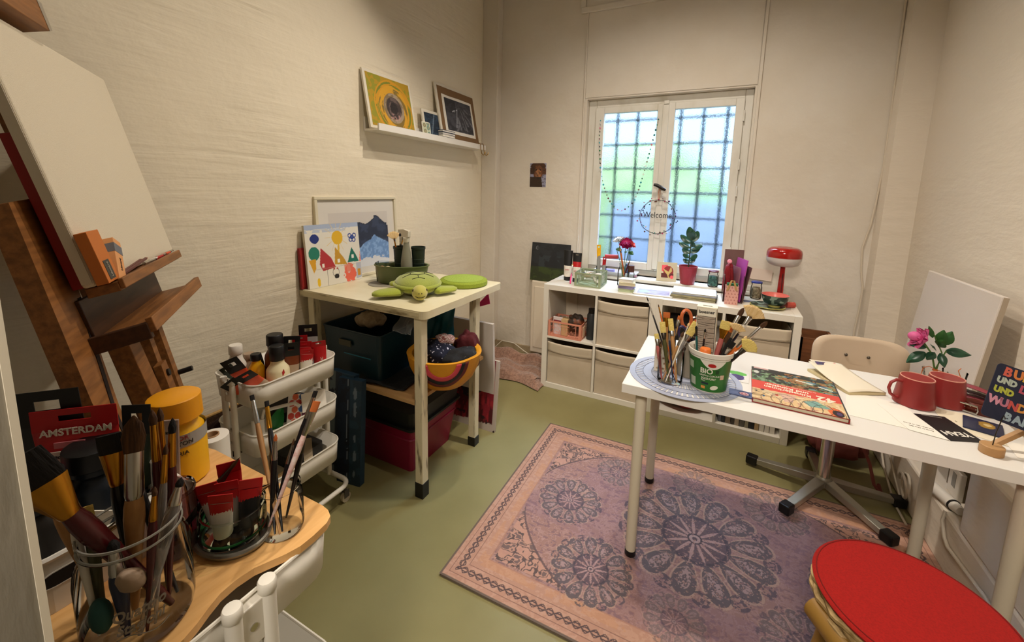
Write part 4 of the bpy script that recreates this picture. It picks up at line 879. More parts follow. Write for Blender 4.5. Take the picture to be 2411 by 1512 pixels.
t=paint_tube((-.375,-1.560,zt),0.0561,0.1525,'red','red','blk','bright red tube lettered ACRYLIC at the far end of the trolley',MT,rot=(0,-.05,.9),lab='red',hh=.15)
text('ACRYLIC',.013,TC['wht'],t,frame((.008,-.019,.062),(0,0,1),(-1,0,0)),bold=.0003)
paint_tube((-.455,-1.555,zt),0.0732,0.2090,'gry','blk','blk','tallest black headed tube with hang hole at the far end',MT,rot=(0,0,.8),hh=.26)
paint_tube((-.375,-1.640,zt),0.0488,0.1412,'wht','red','blk','white and red tube squeezed in behind the bright red tube',MT,rot=(0,.1,.9),band='red',hh=.14)
paint_tube((-.395,-1.765,zt+.012),0.0586,0.1695,'org','blk','blk','orange red paint tube with beige label leaning left in front',MT,rot=(.62,-.50,.75),lab='gld',hh=.26)
paint_tube((-.455,-1.790,zt+.008),0.0586,0.1808,'org','blk','blk','orange banded tube with black head leaning left',MT,rot=(.32,-.40,.75),band='org',hh=.34)
paint_tube((-.490,-1.795,zt+.008),0.0464,0.1356,'grn','grn','blk','small dark green tube leaning out at the left corner',MT,rot=(.25,-.52,.7),hh=.3)
paint_tube((-.430,-1.815,zt+.008),0.0537,0.1243,'org','blk','blk','short orange tube with black head hanging low over the front corner',MT,rot=(.45,-.66,.8),hh=.3)
paint_tube((-.500,-1.735,zt),0.0537,0.1356,'blk','blk','blk','short black tube with yellow hole between the bottles',MT,rot=(0,-.2,.9),hh=.3)
# middle tier
z2=.4265
pf=thing('paint_box_frame','white plastic carry frame with square handle opening in the middle tier','case',(-.40,-1.735,z2),rz=0,rot=(-.30,0,1.05))
PW=mat('glossy_white_plastic','#e3ded2',.3)
MB().tube([(-.075,0,.0),(-.072,0,.05),(-.055,0,.115),(.055,0,.118),(.072,0,.10)],.0075,8).tube([(-.078,0,.028),(.07,0,.030)],.006,8).build('handle_frame',PW,pf); MB().rrect(-.10,-.014,-.055,.014,.01,.0,.085).build('end_grip',PW,pf)
def dots(u,v):
    c=full(u,'#e6e3da'); cl=['#c8402f','#3a8a46','#4a74b8','#d8643a','#6d2c4a','#c0392b']
    k=0
    for j in range(6):
        for i in range(4):
            cx=.14+.25*i+.12*(j%2); cy=.1+.165*j; c=put(c,((u-cx)*.115)**2+((v-cy)*.15)**2<.0105**2*1.6,cl[(i*5+j*3)%6])
    return c
cd=thing('spotted_card','white card with coloured dots leaning in the middle tier','card',(-.405,-1.715,z2),rot=(-.32,.20,1.2))
MB().box((0,0,0),(.105,.002,.150)).build('card_sheet',PAPER,cd); paint('dot_print',.105,.150,50,70,dots,vmat('paper_print',.6),cd,frame((0,-.0006,0),(1,0,0),(0,0,1)))
o=MB().box((0,0,0),(.10,.001,.075)).build('white_envelope',PAPER,None,loc=(-.385,-1.65,.49),rot=(-.4,.1,1.3)); tag(o,'white folded paper leaning right of the dotted card','paper')
def leaf(w,l,bend=.15,n=8):
    m=MB(); return m.grid(lambda u,v:(w*(u-.5)*sin(PI*min(1,max(.02,v))**.85)*1.0,l*v,bend*l*sin(PI*v*.9)+abs(u-.5)*w*.25),4,n)
o=leaf(.055,.12).build('green_spatula',mat('leaf_green_plastic','#12702f',.35),None,loc=(-.43,-1.745,z2+.003),rot=(1.2,.2,.5)); tag(o,'bright green curved plastic blade behind the white frame','tool')
o=MB().rrect(-.05,-.07,.05,.07,.02,0,.05,taper=.01).build('dark_pouch',mat('dark_pouch_m','#1b1512',.7,bump=.4,scale=30),None,loc=(-.53,-1.60,z2)); tag(o,'dark pouch lying at the wall side of the middle tier','pouch')
# low tier
z3=.2265
o=MB().box((-.032,-.075,0),(.032,.075,.028)).build('wood_block',mat('pale_wood','#d0ad7c',.6,col2='#c09a66',scale=20,stretch=(6,1,1)),None,loc=(-.385,-1.735,z3+.012),rot=(0,-.12,.12)); tag(o,'pale wooden block lying in the lowest trolley tier','block')
o=MB().rrect(-.017,-.075,.017,.075,.008,0,.022).build('beige_handle',mat('beige_plastic','#b9a88c',.5),None,loc=(-.42,-1.61,z3+.045),rot=(.12,0,.95)); tag(o,'beige bar lying across the lowest trolley tier','tool')
o=MB().rrect(-.06,-.08,.06,.08,.02,0,.05).build('black_case',mat('black_case_m','#15120f',.5,bump=.3,scale=20),None,loc=(-.49,-1.60,z3)); tag(o,'black case in the far end of the lowest trolley tier','case')
# basket and roll
bk_=open_crate('cane_basket','tan rimmed basket filled with dark fabric by the left wall','basket',-.785,-1.90,-.632,-1.58,.34,.10,mat('basket_brown','#4a321c',.8,bump=.6,scale=60),t=.006,taper=.01)
MB().tube([(x,y,.100) for x,y in rr(-.0765,-.16,.0765,.16,.04,5)],.0075,8,closed=True).build('cane_rim',mat('cane_tan','#b18a4c',.55,bump=.3,scale=120),bk_)
blob('patterned_fabric','dark patterned fabric bundled in the tan basket','fabric',(-.708,-1.74,.405),(.055,.12,.04),mat('plum_pattern','#2b161a',.9,col2='#a08a86',scale=22,lo=.62,hi=.7,bump=.3),31,.2)
bs2=thing('wall_crate','dark crate under the tan basket by the left wall','crate',(-.708,-1.74,0)); MB().rrect(-.065,-.14,.065,.14,.01,0,.334).build('body',mat('brown_box','#3d2c1f',.8),bs2)
MB().box((.0655,-.12,.25),(.068,.12,.30)).build('slot_band',mat('slot_band_m','#281b12',.8),bs2)
pr_=thing('paper_roll','white paper roll standing on the floor behind the near trolley','paper roll',(-.34,-2.01,0))
MB().lathe([(.04,0),(.047,.001),(.047,.60),(.042,.602),(.020,.602),(.018,.58)],28).build('paper_layers',PAPER,pr_); MB().lathe([(.020,.57),(.0205,.606),(.017,.606),(.0165,.57)],20).build('card_core',mat('kraft','#a88560',.8),pr_)

# ---------------- on the bench ----------------
zb=.9008
def housefn(u,v):
    c=full(u,'#e6e1d3'); n=vnoise(u*18,v*18,2,3)
    c=put(c,v>.915+.02*n,'#a9b7cf'); c=put(c,(v>.87)&(v<.92)&(n>.42)&(u<.75),'#b5c0d2',.8)
    P=lambda pts,col: inpoly(u,v,pts)
    for a in range(12):
        an=a*PI/6; c=put(c,seg_d(u,v,(.56+.12*cos(an),.78+.14*sin(an)),(.56+.22*cos(an),.78+.26*sin(an)))<.004,'#e2c88a')
    c=put(c,((u-.57)/.105)**2+((v-.765)/.115)**2<1+.2*(n-.5),'#e3b31c')
    c=put(c,(np.abs(u-.58-.02*(v-.6))<.014)&(v<.7)&(v>.52),'#e0b53a')
    c=put(c,((u-.16)/.08)**2+((v-.775)/.075)**2<1+.5*(n-.5),'#1d2f7a')
    for dx,dy in ((0,0),(.045,.03),(-.045,.03),(.03,-.045),(-.03,-.04)): 
        r=np.hypot((u-.86-dx),(v-.75-dy)); c=put(c,(np.abs(r-.032)<.009),'#27408f')
    c=put(c,np.hypot(u-.86,v-.755)<.03,'#27408f',.8)
    c=put(c,inpoly(u,v,[(.25,.63),(.21,.36),(.26,.25),(.50,.28),(.42,.45)]),'#b23236')
    c=put(c,((u-.13)/.095)**2+((v-.545)/.11)**2<1,'#1f7a63'); c=put(c,inpoly(u,v,[(.03,.45),(.15,.46),(.14,.30),(.10,.24)]),'#dba022')
    c=put(c,inpoly(u,v,[(.51,.62),(.48,.33),(.72,.30),(.66,.42)]),'#c8962c'); c=put(c,inpoly(u,v,[(.83,.58),(.73,.33),(.96,.32),(.92,.42)]),'#15705c'); c=put(c,inpoly(u,v,[(1.0,.53),(.97,.32),(1.0,.31),(1.0,.5)]),'#ef6a4e')
    for x0,y0 in ((.27,.34),(.56,.38),(.84,.42)): c=put(c,(np.abs(u-x0)<.022)&(np.abs(v-y0)<.03),'#f0ece0')
    c=put(c,((u-.76)/.12)**2+((v-.14)/.16)**2<1+1.6*(n-.5),'#ec6a50'); c=put(c,((u-.74)/.035)**2+((v-.22)/.08)**2<1,'#d8c9c0',.8)
    c=put(c,inpoly(u,v,[(.88,.02),(1,.04),(1,.30),(.9,.30)]),'#b9bcc6'); c=put(c,inpoly(u,v,[(.66,.16),(.82,.18),(.82,.31),(.66,.30)]),'#e87055',.7)
    c=put(c,((u-.50)/.045)**2+((v-.13)/.04)**2<1,'#181614'); c=put(c,((u-.17)/.03)**2+((v-.08)/.07)**2<1,'#e8bd1e'); c=put(c,(np.abs(u-.95)<.03)&(np.abs(v-.13)<.06),'#cf9420')
    c=put(c,(np.abs(u-.335)<.003)&(v<.28),'#6b675e'); c=put(c,(np.abs(v-.29)<.004)&(u>.1),'#b7ae9f',.7)
    c=put(c,(np.abs(np.hypot((u-.49)*1.2,v-.2)-.07)<.006)&(v<.25),'#3a3630',.8); c=put(c,np.hypot(u-.46,v-.26)<.015,'#a8342f'); c=put(c,np.hypot(u-.52,v-.26)<.015,'#a8342f')
    return c
def panel(name,lb,cat,o,ex,ey,w,h,th,fn,nx,ny,edge,grp=None,inset=0,extra=None,m=None):
    t=thing(name,lb,cat,M=frame(o,ex,ey),group=grp)
    MB().box((0,0,-th),(w,h,0)).build('canvas_block',edge,t,bevel=.0015)
    paint('painted_face',w-2*inset,h-2*inset,nx,ny,fn,m or vmat('paint_print',.55),t,xf((inset,inset,.0009)))
    return t
CE=mat('canvas_edge_white','#d9d1bd',.8)
panel('house_painting','square child painting of coloured houses and sun leaning on the bench','painting',(-.738,-1.325,zb),(.03,1,0),(-.085,0,1),.335,.325,.016,housefn,150,145,CE)
t=thing('red_canvas','small red edged canvas behind the house painting','canvas',M=frame((-.768,-1.345,zb),(.0,1,0),(-.05,0,1)))
MB().box((0,0,-.015),(.095,.21,0)).build('red_side',mat('red_canvas_m','#8e2020',.7),t,bevel=.002); MB().box((.005,.01,0),(.09,.2,.001)).build('front_face',mat('red_canvas_f','#a32a25',.7),t)
def mount(u,v):
    n=vnoise(u*9,v*9,5,4); n2=vnoise(u*30,v*20,6,2); c=full(u,'#cdc6bd'); 
    top=.80+.09*np.sin(u*13+1.2)*np.sin(u*5+.5)-.07*(u<.2)+.05*(np.abs(u-.86)<.12)
    c=put(c,v<top,'#2a3145'); c=put(c,(v<top)&(n>.52),'#3a455e',.8); c=put(c,(v<top)&(v>top-.02),'#1b2030')
    b=.16+.42*np.clip(1-np.abs(u-.74)/.5,0,1)+.1*(n-.5); c=put(c,(v<b)&(u>.25),'#6f94c6'); c=put(c,(v<b)&(u>.25)&(n2>.55),'#8fb3dd',.8)
    c=put(c,v<.13+.06*(n-.5)*4,'#d8dade'); c=put(c,(v<.62)&(v>b)&(u<.4)&(n>.55),'#11151f',.6); return c
bf=thing('framed_print','large cream framed print of dark mountains leaning on the wall above the bench','picture',M=frame((-.768,-1.240,zb),(0,1,0),(-.05,0,1)))
w,h=.600,.468; FRM=mat('cream_frame','#d9cfb2',.35)
for a,b_ in (((0,0,-.018),(w,.018,.006)),((0,h-.018,-.018),(w,h,.006)),((0,.018,-.018),(.018,h-.018,.006)),((w-.018,.018,-.018),(w,h-.018,.006))): MB().box(a,b_).build('frame_rail',FRM,bf,bevel=.003)
MB().box((.018,.018,-.012),(w-.018,h-.018,-.006)).build('mount_board',mat('mat_board','#d9d3c8',.8),bf)
paint('print_sheet',w-.16,h-.145,110,80,mount,vmat('paint_print'),bf,xf((.085,.055,-.0055)))
MB().box((.0185,.0185,-.0035),(w-.0185,h-.0185,-.0025)).build('glazing',thin_glass('picture_glass',(1,1,1,1),.06,.02),bf)
# oval tub
OG=mat('olive_tub','#667047',.45,col2='#5e6941',scale=4)
R0=math.atan2(.448,.894)
tub=thing('oval_tub','olive green oval tub holding pots and a spray bottle on the bench','tub',(-.470,-.945,zb+.001),rz=R0)
def ovlathe(prof,ax,ay,m,name,par,seg=48): return MB().lathe([(r,z) for r,z in prof],seg,fn=lambda a,z:1).build(name,m,par)
tb_=MB(); pr=[(.125,0),(.130,.003),(.146,.092),(.152,.094),(.153,.099),(.149,.100),(.142,.097),(.127,.006),(0,.005)]
vs=[];seg=48
for r,z in pr:
    for k in range(seg): a=2*PI*k/seg; vs.append((r*cos(a),r*sin(a)*.62,z))
tb_.add(vs,[[i*seg+k,i*seg+(k+1)%seg,(i+1)*seg+(k+1)%seg,(i+1)*seg+k] for i in range(len(pr)-1) for k in range(seg)]+[list(range(seg-1,-1,-1))],0,True); tb_.build('tub_body',OG,tub)
def inr(dx,dy): c,s=cos(R0),sin(R0); return (-.470+dx*c-dy*s,-.945+dx*s+dy*c)
o=MB().lathe([(.001,0),(.085,0),(.085,.002),(.001,.002)],40).build('grey_disc',mat('grey_disc_m','#8d8778',.7),None,loc=(-.53,-1.02,zb-.0005)); tag(o,'flat grey disc standing for the ring shadow half under the green tub','shadow disc')  # thin grey disc laid in as the ring shadow by the tub
tub.location.z=zb+.003
PG=mat('dark_green_pot','#1d2a20',.4)
for (dx,dy,lb) in ((.088,.015,'dark green plastic pot at the right inside the oval tub'),(-.012,.018,'dark green plastic pot with brushes behind the spray bottle')):
    x,y=inr(dx,dy); p=thing('plant_pot',lb,'pot',(x,y,zb+.009),group='dark green pots in the oval tub')
    MB().lathe([(.026,0),(.027,.003),(.0375,.178),(.040,.180),(.040,.192),(.0375,.192),(.0365,.178),(.026,.006),(0,.005)],32).build('pot_body',PG,p)
    for z in (.10,.125): MB().tube([((.0335+(z-.1)*.07)*cos(a),(.0335+(z-.1)*.07)*sin(a),z) for a in [2*PI*i/32 for i in range(32)]],.0012,5,closed=True).build('ring_groove',mat('pot_groove','#2b3a2e',.4),p)
x,y=inr(.035,-.035); sp=thing('spray_bottle','frosted grey spray bottle with white trigger head in the oval tub','bottle',(x,y,zb+.009),rz=R0+2.6)
MB().lathe([(.026,0),(.031,.004),(.031,.11),(.026,.15),(.017,.205),(.015,.225)],28).build('bottle_body',mat('frosted_grey','#9c9a86',.35,trans=.3),sp)
TR=mat('trigger_white','#cfc7b4',.4)
MB().lathe([(.017,.222),(.018,.226),(.018,.246),(.014,.250)],20).build('collar',TR,sp)
MB().prism([(-.022,.250),(.022,.250),(.030,.268),(.052,.272),(.052,.288),(.010,.292),(-.024,.284)],-.010,.010,M=frame((0,0,0),(1,0,0),(0,0,1))).build('nozzle_head',TR,sp,bevel=.003)
MB().tube([(.022,0,.266),(.034,0,.250),(.038,0,.228),(.050,0,.208)],[.006,.005,.0045,.003],8).build('trigger',TR,sp)
x,y=inr(-.012,.018); PB_='brushes in the dark green pot on the bench'
for (dx,dy,k,w,bc,fc,hc,lb,ln) in ((-.045,.02,'fan',.060,'hog','silver','wood','wide hog hair fan brush in the bench pot',.265),(-.012,.02,'filbert',.014,'black','silver','black','black filbert brush in the bench pot beside the fan',.262),(.002,.015,'round',.010,'black','gold','black','black round brush in the bench pot',.245),(-.022,.0,'round',.008,'brown','gold','orange','orange handled brush in the bench pot',.235)):
    brush((x-dx*.25,y-dy*.25,zb+.02),(x+dx*1.6-.01,y+dy*1.6,zb+ln+.01),k,w,hc,fc,bc,lb,PB_,bl=.045 if k=='fan' else .02,face=(.85,-.45,0),hr=.004)
x,y=inr(-.090,-.006); ct=thing('clear_box','clear plastic punnet with pale stones in the oval tub','box',(x,y,zb+.010),rz=R0)
MB().rrect(-.042,-.034,.042,.034,.012,0,.105,taper=.006).build('tub_wall',GLASS,ct)
for (dx,dy,c_) in ((-.015,-.01,'#c98a6a'),(.018,-.012,'#cdb893')): MB().ell((dx,dy,.075),(.014,.011,.010),seg=12,ring=8).build('stone',mat('stone_'+c_[1:4],c_,.7),ct)
MB().rrect(-.036,-.028,.036,.028,.01,.004,.064).build('paper_fill',mat('punnet_fill','#776b50',.8),ct)
# plush turtle
PL=mat('plush_lime','#a0aa38',.95,bump=.3,scale=260,dist=.003,col2='#929e30',sheen=.4); PL2=mat('plush_shell','#9aa345',.95,bump=.3,scale=260,dist=.003,col2='#8a953a',sheen=.4); PH=mat('plush_head','#b8b155',.95,bump=.3,scale=260,dist=.003,sheen=.3)
tt=thing('plush_turtle','green plush sea turtle lying on the bench edge facing the camera','soft toy',(-.245,-1.085,zb),rz=math.atan2(-.73,.68))
# local x = forward (head)
MB().ell((0,0,.038),(.135,.105,.036),seg=32,ring=14).build('belly',PL,tt)
def shellp(v):
    k=1-.06*(1 if abs(v.z)<.25 else 0); return Vector((v.x*k,v.y*k,v.z))
MB().ell((-.005,0,.052),(.142,.112,.050),seg=40,ring=16,fn=lambda v:Vector((v.x*(1+.04*cos(6*math.atan2(v.y,v.x))*(1-abs(v.z))),v.y,v.z if v.z>0 else v.z*.3))).build('shell',PL2,tt)
def onshell(x,y,r=.0015):
    q=1-(x/.142)**2-(y/.112)**2; return (x-.005,y,.052+.050*math.sqrt(max(0,q))+r*.4)
SM=mat('black_stitching','#16170f',.8)
sm=MB(); hexs=[[(-.03,0),(-.015,.035),(.025,.035),(.045,0),(.025,-.035),(-.015,-.035)],[(.045,0),(.08,0)],[(.025,.035),(.045,.075)],[(.025,-.035),(.045,-.075)],[(-.015,.035),(-.03,.08)],[(-.015,-.035),(-.03,-.08)],[(-.03,0),(-.075,0)],[(-.075,0),(-.09,.04)],[(-.075,0),(-.09,-.04)],[(.08,0),(.09,.03)],[(.08,0),(.09,-.03)]]
for hx in hexs:
    cl=len(hx)==6; ps=hx+[hx[0]] if cl else hx
    pts=[]
    for a,b_ in zip(ps,ps[1:]):
        for i in range(6): pts.append(onshell(a[0]+(b_[0]-a[0])*i/5,a[1]+(b_[1]-a[1])*i/5))
    sm.tube(pts,.0017,5)
sm.build('seam_lines',SM,tt)
MB().tube([( (.140)*cos(a)-.005,.111*sin(a),.050) for a in [2*PI*i/40 for i in range(40)]],.009,8,closed=True).build('shell_edge',PL,tt)
MB().ell((.165,0,.040),(.042,.036,.036),seg=24,ring=14,fn=lambda v:Vector((v.x*(1.1 if v.x>0 else 1),v.y*(1-.2*max(0,v.x)),v.z))).build('head',PH,tt)
MB().tube([(.10,0,.036),(.14,0,.038)],[.03,.03],12).build('neck',PL,tt)
for s in (-1,1):
    MB().ell((.172,.030*s,.052),(.007,.005,.008),seg=10,ring=6).build('eye',mat('amber_eye','#3b2a10',.2),tt)
    MB().ell((.209,.006*s,.046),(.0018,.0022,.003),seg=8,ring=6).build('nostril',SM,tt)
MB().tube([(.196,-.022,.030),(.207,-.010,.026),(.209,0,.026),(.207,.010,.026),(.196,.022,.030)],.0014,5).build('mouth_line',SM,tt)
def flip(name,p0,p1,w,zz=.024,sw=.35):
    p0=Vector(p0); p1=Vector(p1); d=p1-p0; pts=[];rs=[]; n=9; pr=d.normalized().cross(Vector((0,0,1)))
    vs=[];seg=14
    for i in range(n+1):
        t=i/n; c=p0+d*t+pr*sw*w*sin(PI*t)*1.0; ww=w*(.45+.75*sin(PI*min(1,t*.85+.12)))*(1 if t<.9 else .72); 
        if i==n: ww*=.45
        if i==0: ww*=.5
        th=.020*(1-.35*t)*(.6 if i in(0,n) else 1)
        for k in range(seg): a=2*PI*k/seg; q=c+pr*ww*cos(a)+Vector((0,0,th*sin(a))); vs.append(tuple(q))
    fs=[[i*seg+k,i*seg+(k+1)%seg,(i+1)*seg+(k+1)%seg,(i+1)*seg+k] for i in range(n) for k in range(seg)]+[list(range(seg-1,-1,-1)),list(range(n*seg,(n+1)*seg))]
    MB().add(vs,fs,0,True).build(name,PL,tt)
flip('flipper',(.075,-.075,.026),(.095,-.215,.024),.045); flip('flipper',(.085,.075,.026),(.045,.190,.024),.038,sw=-.35)
flip('flipper',(-.09,-.06,.024),(-.135,-.135,.022),.026); flip('flipper',(-.10,.06,.024),(-.15,.10,.022),.026,sw=-.2)
cu=thing('round_cushion','flat round lime green felt cushion on the far end of the bench','cushion',(-.160,-.795,zb))
MB().lathe([(.001,0),(.125,0),(.132,.006),(.132,.024),(.124,.031),(.06,.034),(.001,.035)],48).build('pad',mat('lime_felt','#8fa032',.95,bump=.3,scale=150,dist=.003,col2='#82932c'),cu)
MB().lathe([(.001,.0352),(.06,.0345),(.108,.0330),(.108,.032)],40).build('top_patch',mat('lime_pale','#9db24c',.95,bump=.4,scale=150,col2='#8ea53c'),cu)

# ---------------- wall ledge ----------------
sh=thing('picture_ledge','white picture ledge mounted on the left wall','shelf',(-.74,-.29,1.745))
for nm,a,b_ in (('back_rail',(-.799,-.882,1.745),(-.787,.303,1.825)),('ledge_floor',(-.787,-.882,1.745),(-.69,.303,1.757)),('front_lip',(-.69,-.882,1.745),(-.678,.303,1.784))): MB().box(a,b_).build(nm,WH,sh,w=True,bevel=.001)
zl=1.758
def swirl(u,v):
    du=(u-.55)*1.25; dv=(v-.42); r=np.hypot(du,dv*1.0); a=np.arctan2(dv,du); n=vnoise(r*26+2*np.sin(a),a*1.6+5,3,3); n2=vnoise(u*14,v*14,9,3)
    c=full(u,'#8f8a22'); c=put(c,n2>.5,'#b58a1c',.8); c=put(c,r<.55,'#c98f1c'); c=put(c,(r<.52)&(n>.5),'#6e7a22',.9); c=put(c,(r<.44),'#cf9a24',.8); c=put(c,(r<.42)&(n>.52),'#6d5a2c',.8); c=put(c,r<.30,'#7d6a4c'); c=put(c,(r<.30)&(n>.5),'#a99a86',.7); c=put(c,r<.22,'#3c3230'); c=put(c,(r<.21)&(n>.57),'#6b5a54',.8); c=put(c,r<.11,'#1f1a1a',.8)
    c=put(c,(r<.25)&(dv<-.1)&(n2>.62),'#b98c86',.7); return c
panel('swirl_painting','yellow and green swirl painting on the left end of the picture ledge','painting',(-.716,-.905,zl),(0,1,0),(-.19,0,1),.400,.338,.014,swirl,150,120,CE,inset=.018)
def rays(u,v):
    n=vnoise(u*10,v*10,4,4); an=np.arctan2(v-.95,u-.5); n2=vnoise(an*14,np.hypot(u-.5,v-.95)*3,5,3); c=full(u,'#393a42'); c=put(c,n>.52,'#4d4f58',.7)
    c=put(c,(n2>.55)&(v<.8)&(u>.3),'#8a8c92',.8); c=put(c,(v<.25)&(n<.5),'#22242b',.7); c=put(c,seg_d(u,v,(.25,.62),(.42,.70))<.015,'#c9ccd2'); c=put(c,(v>.55)&(u<.4)&(n>.5),'#24262e',.8); return c
fp=thing('framed_drawing','brown matted grey drawing in a thin white frame on the picture ledge','picture',M=frame((-.708,-.240,zl),(0,1,0),(-.19,0,1)))
w,h=.500,.418
MB().box((0,0,-.012),(w,h,0)).build('frame_board',CE,fp,bevel=.001); MB().box((.024,.018,.0),(w-.004,h-.018,.0015)).build('brown_mount',mat('brown_mat','#7d5f3d',.8),fp)
MB().prism([(.062+.002*sin(i),.07) for i in range(1)]+[(.455,.068),(.458,.2),(.453,.345),(.30,.348),(.15,.345),(.064,.348),(.060,.2)],.0015,.003).build('torn_sheet',PAPER,fp)
paint('drawing',.345,.235,90,62,rays,vmat('paint_print'),fp,xf((.088,.092,.0034)))
def navyp(u,v):
    n=vnoise(u*8,v*12,4,4); c=full(u,'#1a2838'); c=put(c,n>.55,'#30485c',.7); c=put(c,np.abs(u-.45-.3*(v-.5))<.03,'#8292a0',.7); return c
panel('small_picture','small white framed dark blue picture between the two big pictures','picture',(-.722,-.412,zl),(0,1,0),(-.19,0,1),.225,.200,.012,navyp,40,34,CE,inset=.02)
t=thing('patterned_card','small mint card with round pattern on the ledge','card',M=frame((-.700,-.462,zl),(0,1,0),(-.15,0,1)))
def mint(u,v):
    c=full(u,'#c3c7a8')
    for i,(x,y) in enumerate(((.25,.8),(.75,.65),(.3,.4),(.8,.25),(.35,.08),(.75,.95))): 
        r=np.hypot((u-x)*.085,(v-y)*.11); c=put(c,r<.017,['#8a8466','#6f8f86'][i%2]); c=put(c,r<.009,'#a39c74')
    return c
MB().rrect(0,0,.085,.105,.008,-.004,0).build('card_body',PAPER,t); paint('card_print',.077,.097,36,44,mint,vmat('paper_print'),t,xf((.004,.004,.0006)))
for i,(c_,wd) in enumerate((('wht',.150),('blu2',.148),('wht',.152),('blu2',.150),('blu3',.150))):
    m_={'wht':PAPER,'blu2':mat('navy_book','#1f2a40',.6),'blu3':mat('slate_book','#27364c',.6)}[c_]
    o=thing('notebook',('bottom pale notebook of the stack on the picture ledge','dark notebook second from the bottom of the ledge stack','white notebook in the middle of the ledge stack','dark notebook second from the top of the ledge stack','slate notebook topmost of the ledge stack')[i],'book',(-.716,-.185,zl+.0155*i),rz=.02*((i*7)%3-1),group='stack of notebooks on the picture ledge')
    MB().box((-.024,-wd/2,0),(.024,wd/2,.0025)).box((-.024,-wd/2,.0125),(.024,wd/2,.015)).build('cover',m_,o); MB().box((-.022,-wd/2+.002,.0025),(.022,wd/2-.002,.0125)).build('pages',PAPER,o)
BR=mat('brass_hook','#a8813c',.3,1)
for i,y in enumerate((.215,.262)):
    h=MB().tube([(-.70,y,1.775),(-.694,y,1.792),(-.680,y,1.793),(-.672,y,1.780),(-.672,y+.004,1.745),(-.668,y+.008,1.715),(-.655,y+.014,1.700),(-.642,y+.018,1.712),(-.640,y+.02,1.725)],.0028,7).build('s_hook',BR)
    tag(h,('brass hook on the picture ledge lip, nearer the tall drawing','brass hook at the far end of the picture ledge lip')[i],'hook','brass hooks on the ledge')
# ---------------- on and in the cube shelves ----------------
zk=.7705
SAGE=mat('sage_plastic','#8f9a78',.45); 
def lattice_crate(name,lb,x0,y0,x1,y1,z,h,m,rz=0,kind='slat',grp=None):
    w,d=(x1-x0)/2,(y1-y0)/2; c=thing(name,lb,'crate',((x0+x1)/2,(y0+y1)/2,z),rz,grp); t=.003
    for nm,a,b in (('base',(-w,-d,0),(w,d,.004)),):MB().box(a,b).build(nm,m,c)
    def side(M,L):
        f=MB().box((-L,-t,0),(L,0,.012)).box((-L,-t,h-.012),(L,0,h)).box((-L,-t,.012),(-L+.014,0,h-.012)).box((L-.014,-t,.012),(L,0,h-.012))
        f.box((-L*.72,-t,.012),(-L*.72+.004,0,h-.012)).box((L*.72-.004,-t,.012),(L*.72,0,h-.012))
        s=f.build('side_frame',m,c); s.matrix_local=M
        g=MB()
        if kind=='slat':
            n=9
            for i in range(n): z_=.014+(h-.028)*(i+.5)/n; g.box((-L*.70,-t*.8,z_-.0013),(L*.70,-t*.2,z_+.0013))
        else:
            rd=random.Random(3); 
            for i in range(60): x=rd.uniform(-L*.68,L*.68); z_=rd.uniform(.016,h-.018); an=rd.uniform(0,PI); dx=.008*cos(an); dz=.008*sin(an); g.tube([(x-dx,-t*.5,max(.013,z_-dz)),(x+dx,-t*.5,min(h-.013,z_+dz))],.0011,4)
            g.box((-L*.3,-t*.9,h-.030),(L*.3,-t*.1,h-.027))
        q=g.build('lattice',m,c); q.matrix_local=M; q['kind']='stuff'
    side(xf((0,-d,0)),w); side(xf((0,d-t,0)),w); side(frame((-w+t,0,0),(0,1,0),(1,0,0)) if 0 else xf((-w,0,0),(0,0,-PI/2)),d); side(xf((w,0,0),(0,0,PI/2)),d)
    return c
lattice_crate('organizer_crate','sage green slatted crate full of tape and craft bits on the left cube shelf',.205,.062,.385,.262,zk,.098,SAGE,.03)
TAPE=mat('washi','#c9c2b6',.5)
o=thing('tape_roll','roll of pale tape lying in the sage crate','tape',(.345,.18,zk+.045),rot=(.9,.2,.3)); MB().lathe([(.024,-.012),(.040,-.012),(.040,.012),(.024,.012),(.024,-.012)],28,caps=False).build('tape_ring',TAPE,o)
for i,(x,y,zz,rx,ry,rz,c_,lb) in enumerate(((.25,.13,.070,.3,.2,.4,'slv','grey cutting tool lying on top in the sage crate'),(.28,.11,.085,.2,-.3,1.2,'gld','beige wooden strip across the sage crate'),(.31,.16,.070,.1,.3,.1,'wht','white plastic strip in the sage crate'),(.24,.18,.070,-.2,.2,2.,'blk','dark pen lying in the sage crate'))):
    o=MB().rrect(-.05,-.008,.05,.008,.005,0,.006).build('craft_tool',TC[c_],None,loc=(x,y,zk+zz),rot=(rx*.3,ry*.3,rz)); tag(o,lb,'tool')
o=MB().ell((0,0,0),(.028,.018,.016),seg=16,ring=8).build('sponge_piece',mat('sponge_m','#c3a983',.9),None,loc=(.29,.085,zk+.080)); tag(o,'beige sponge seen through the sage crate front','sponge')
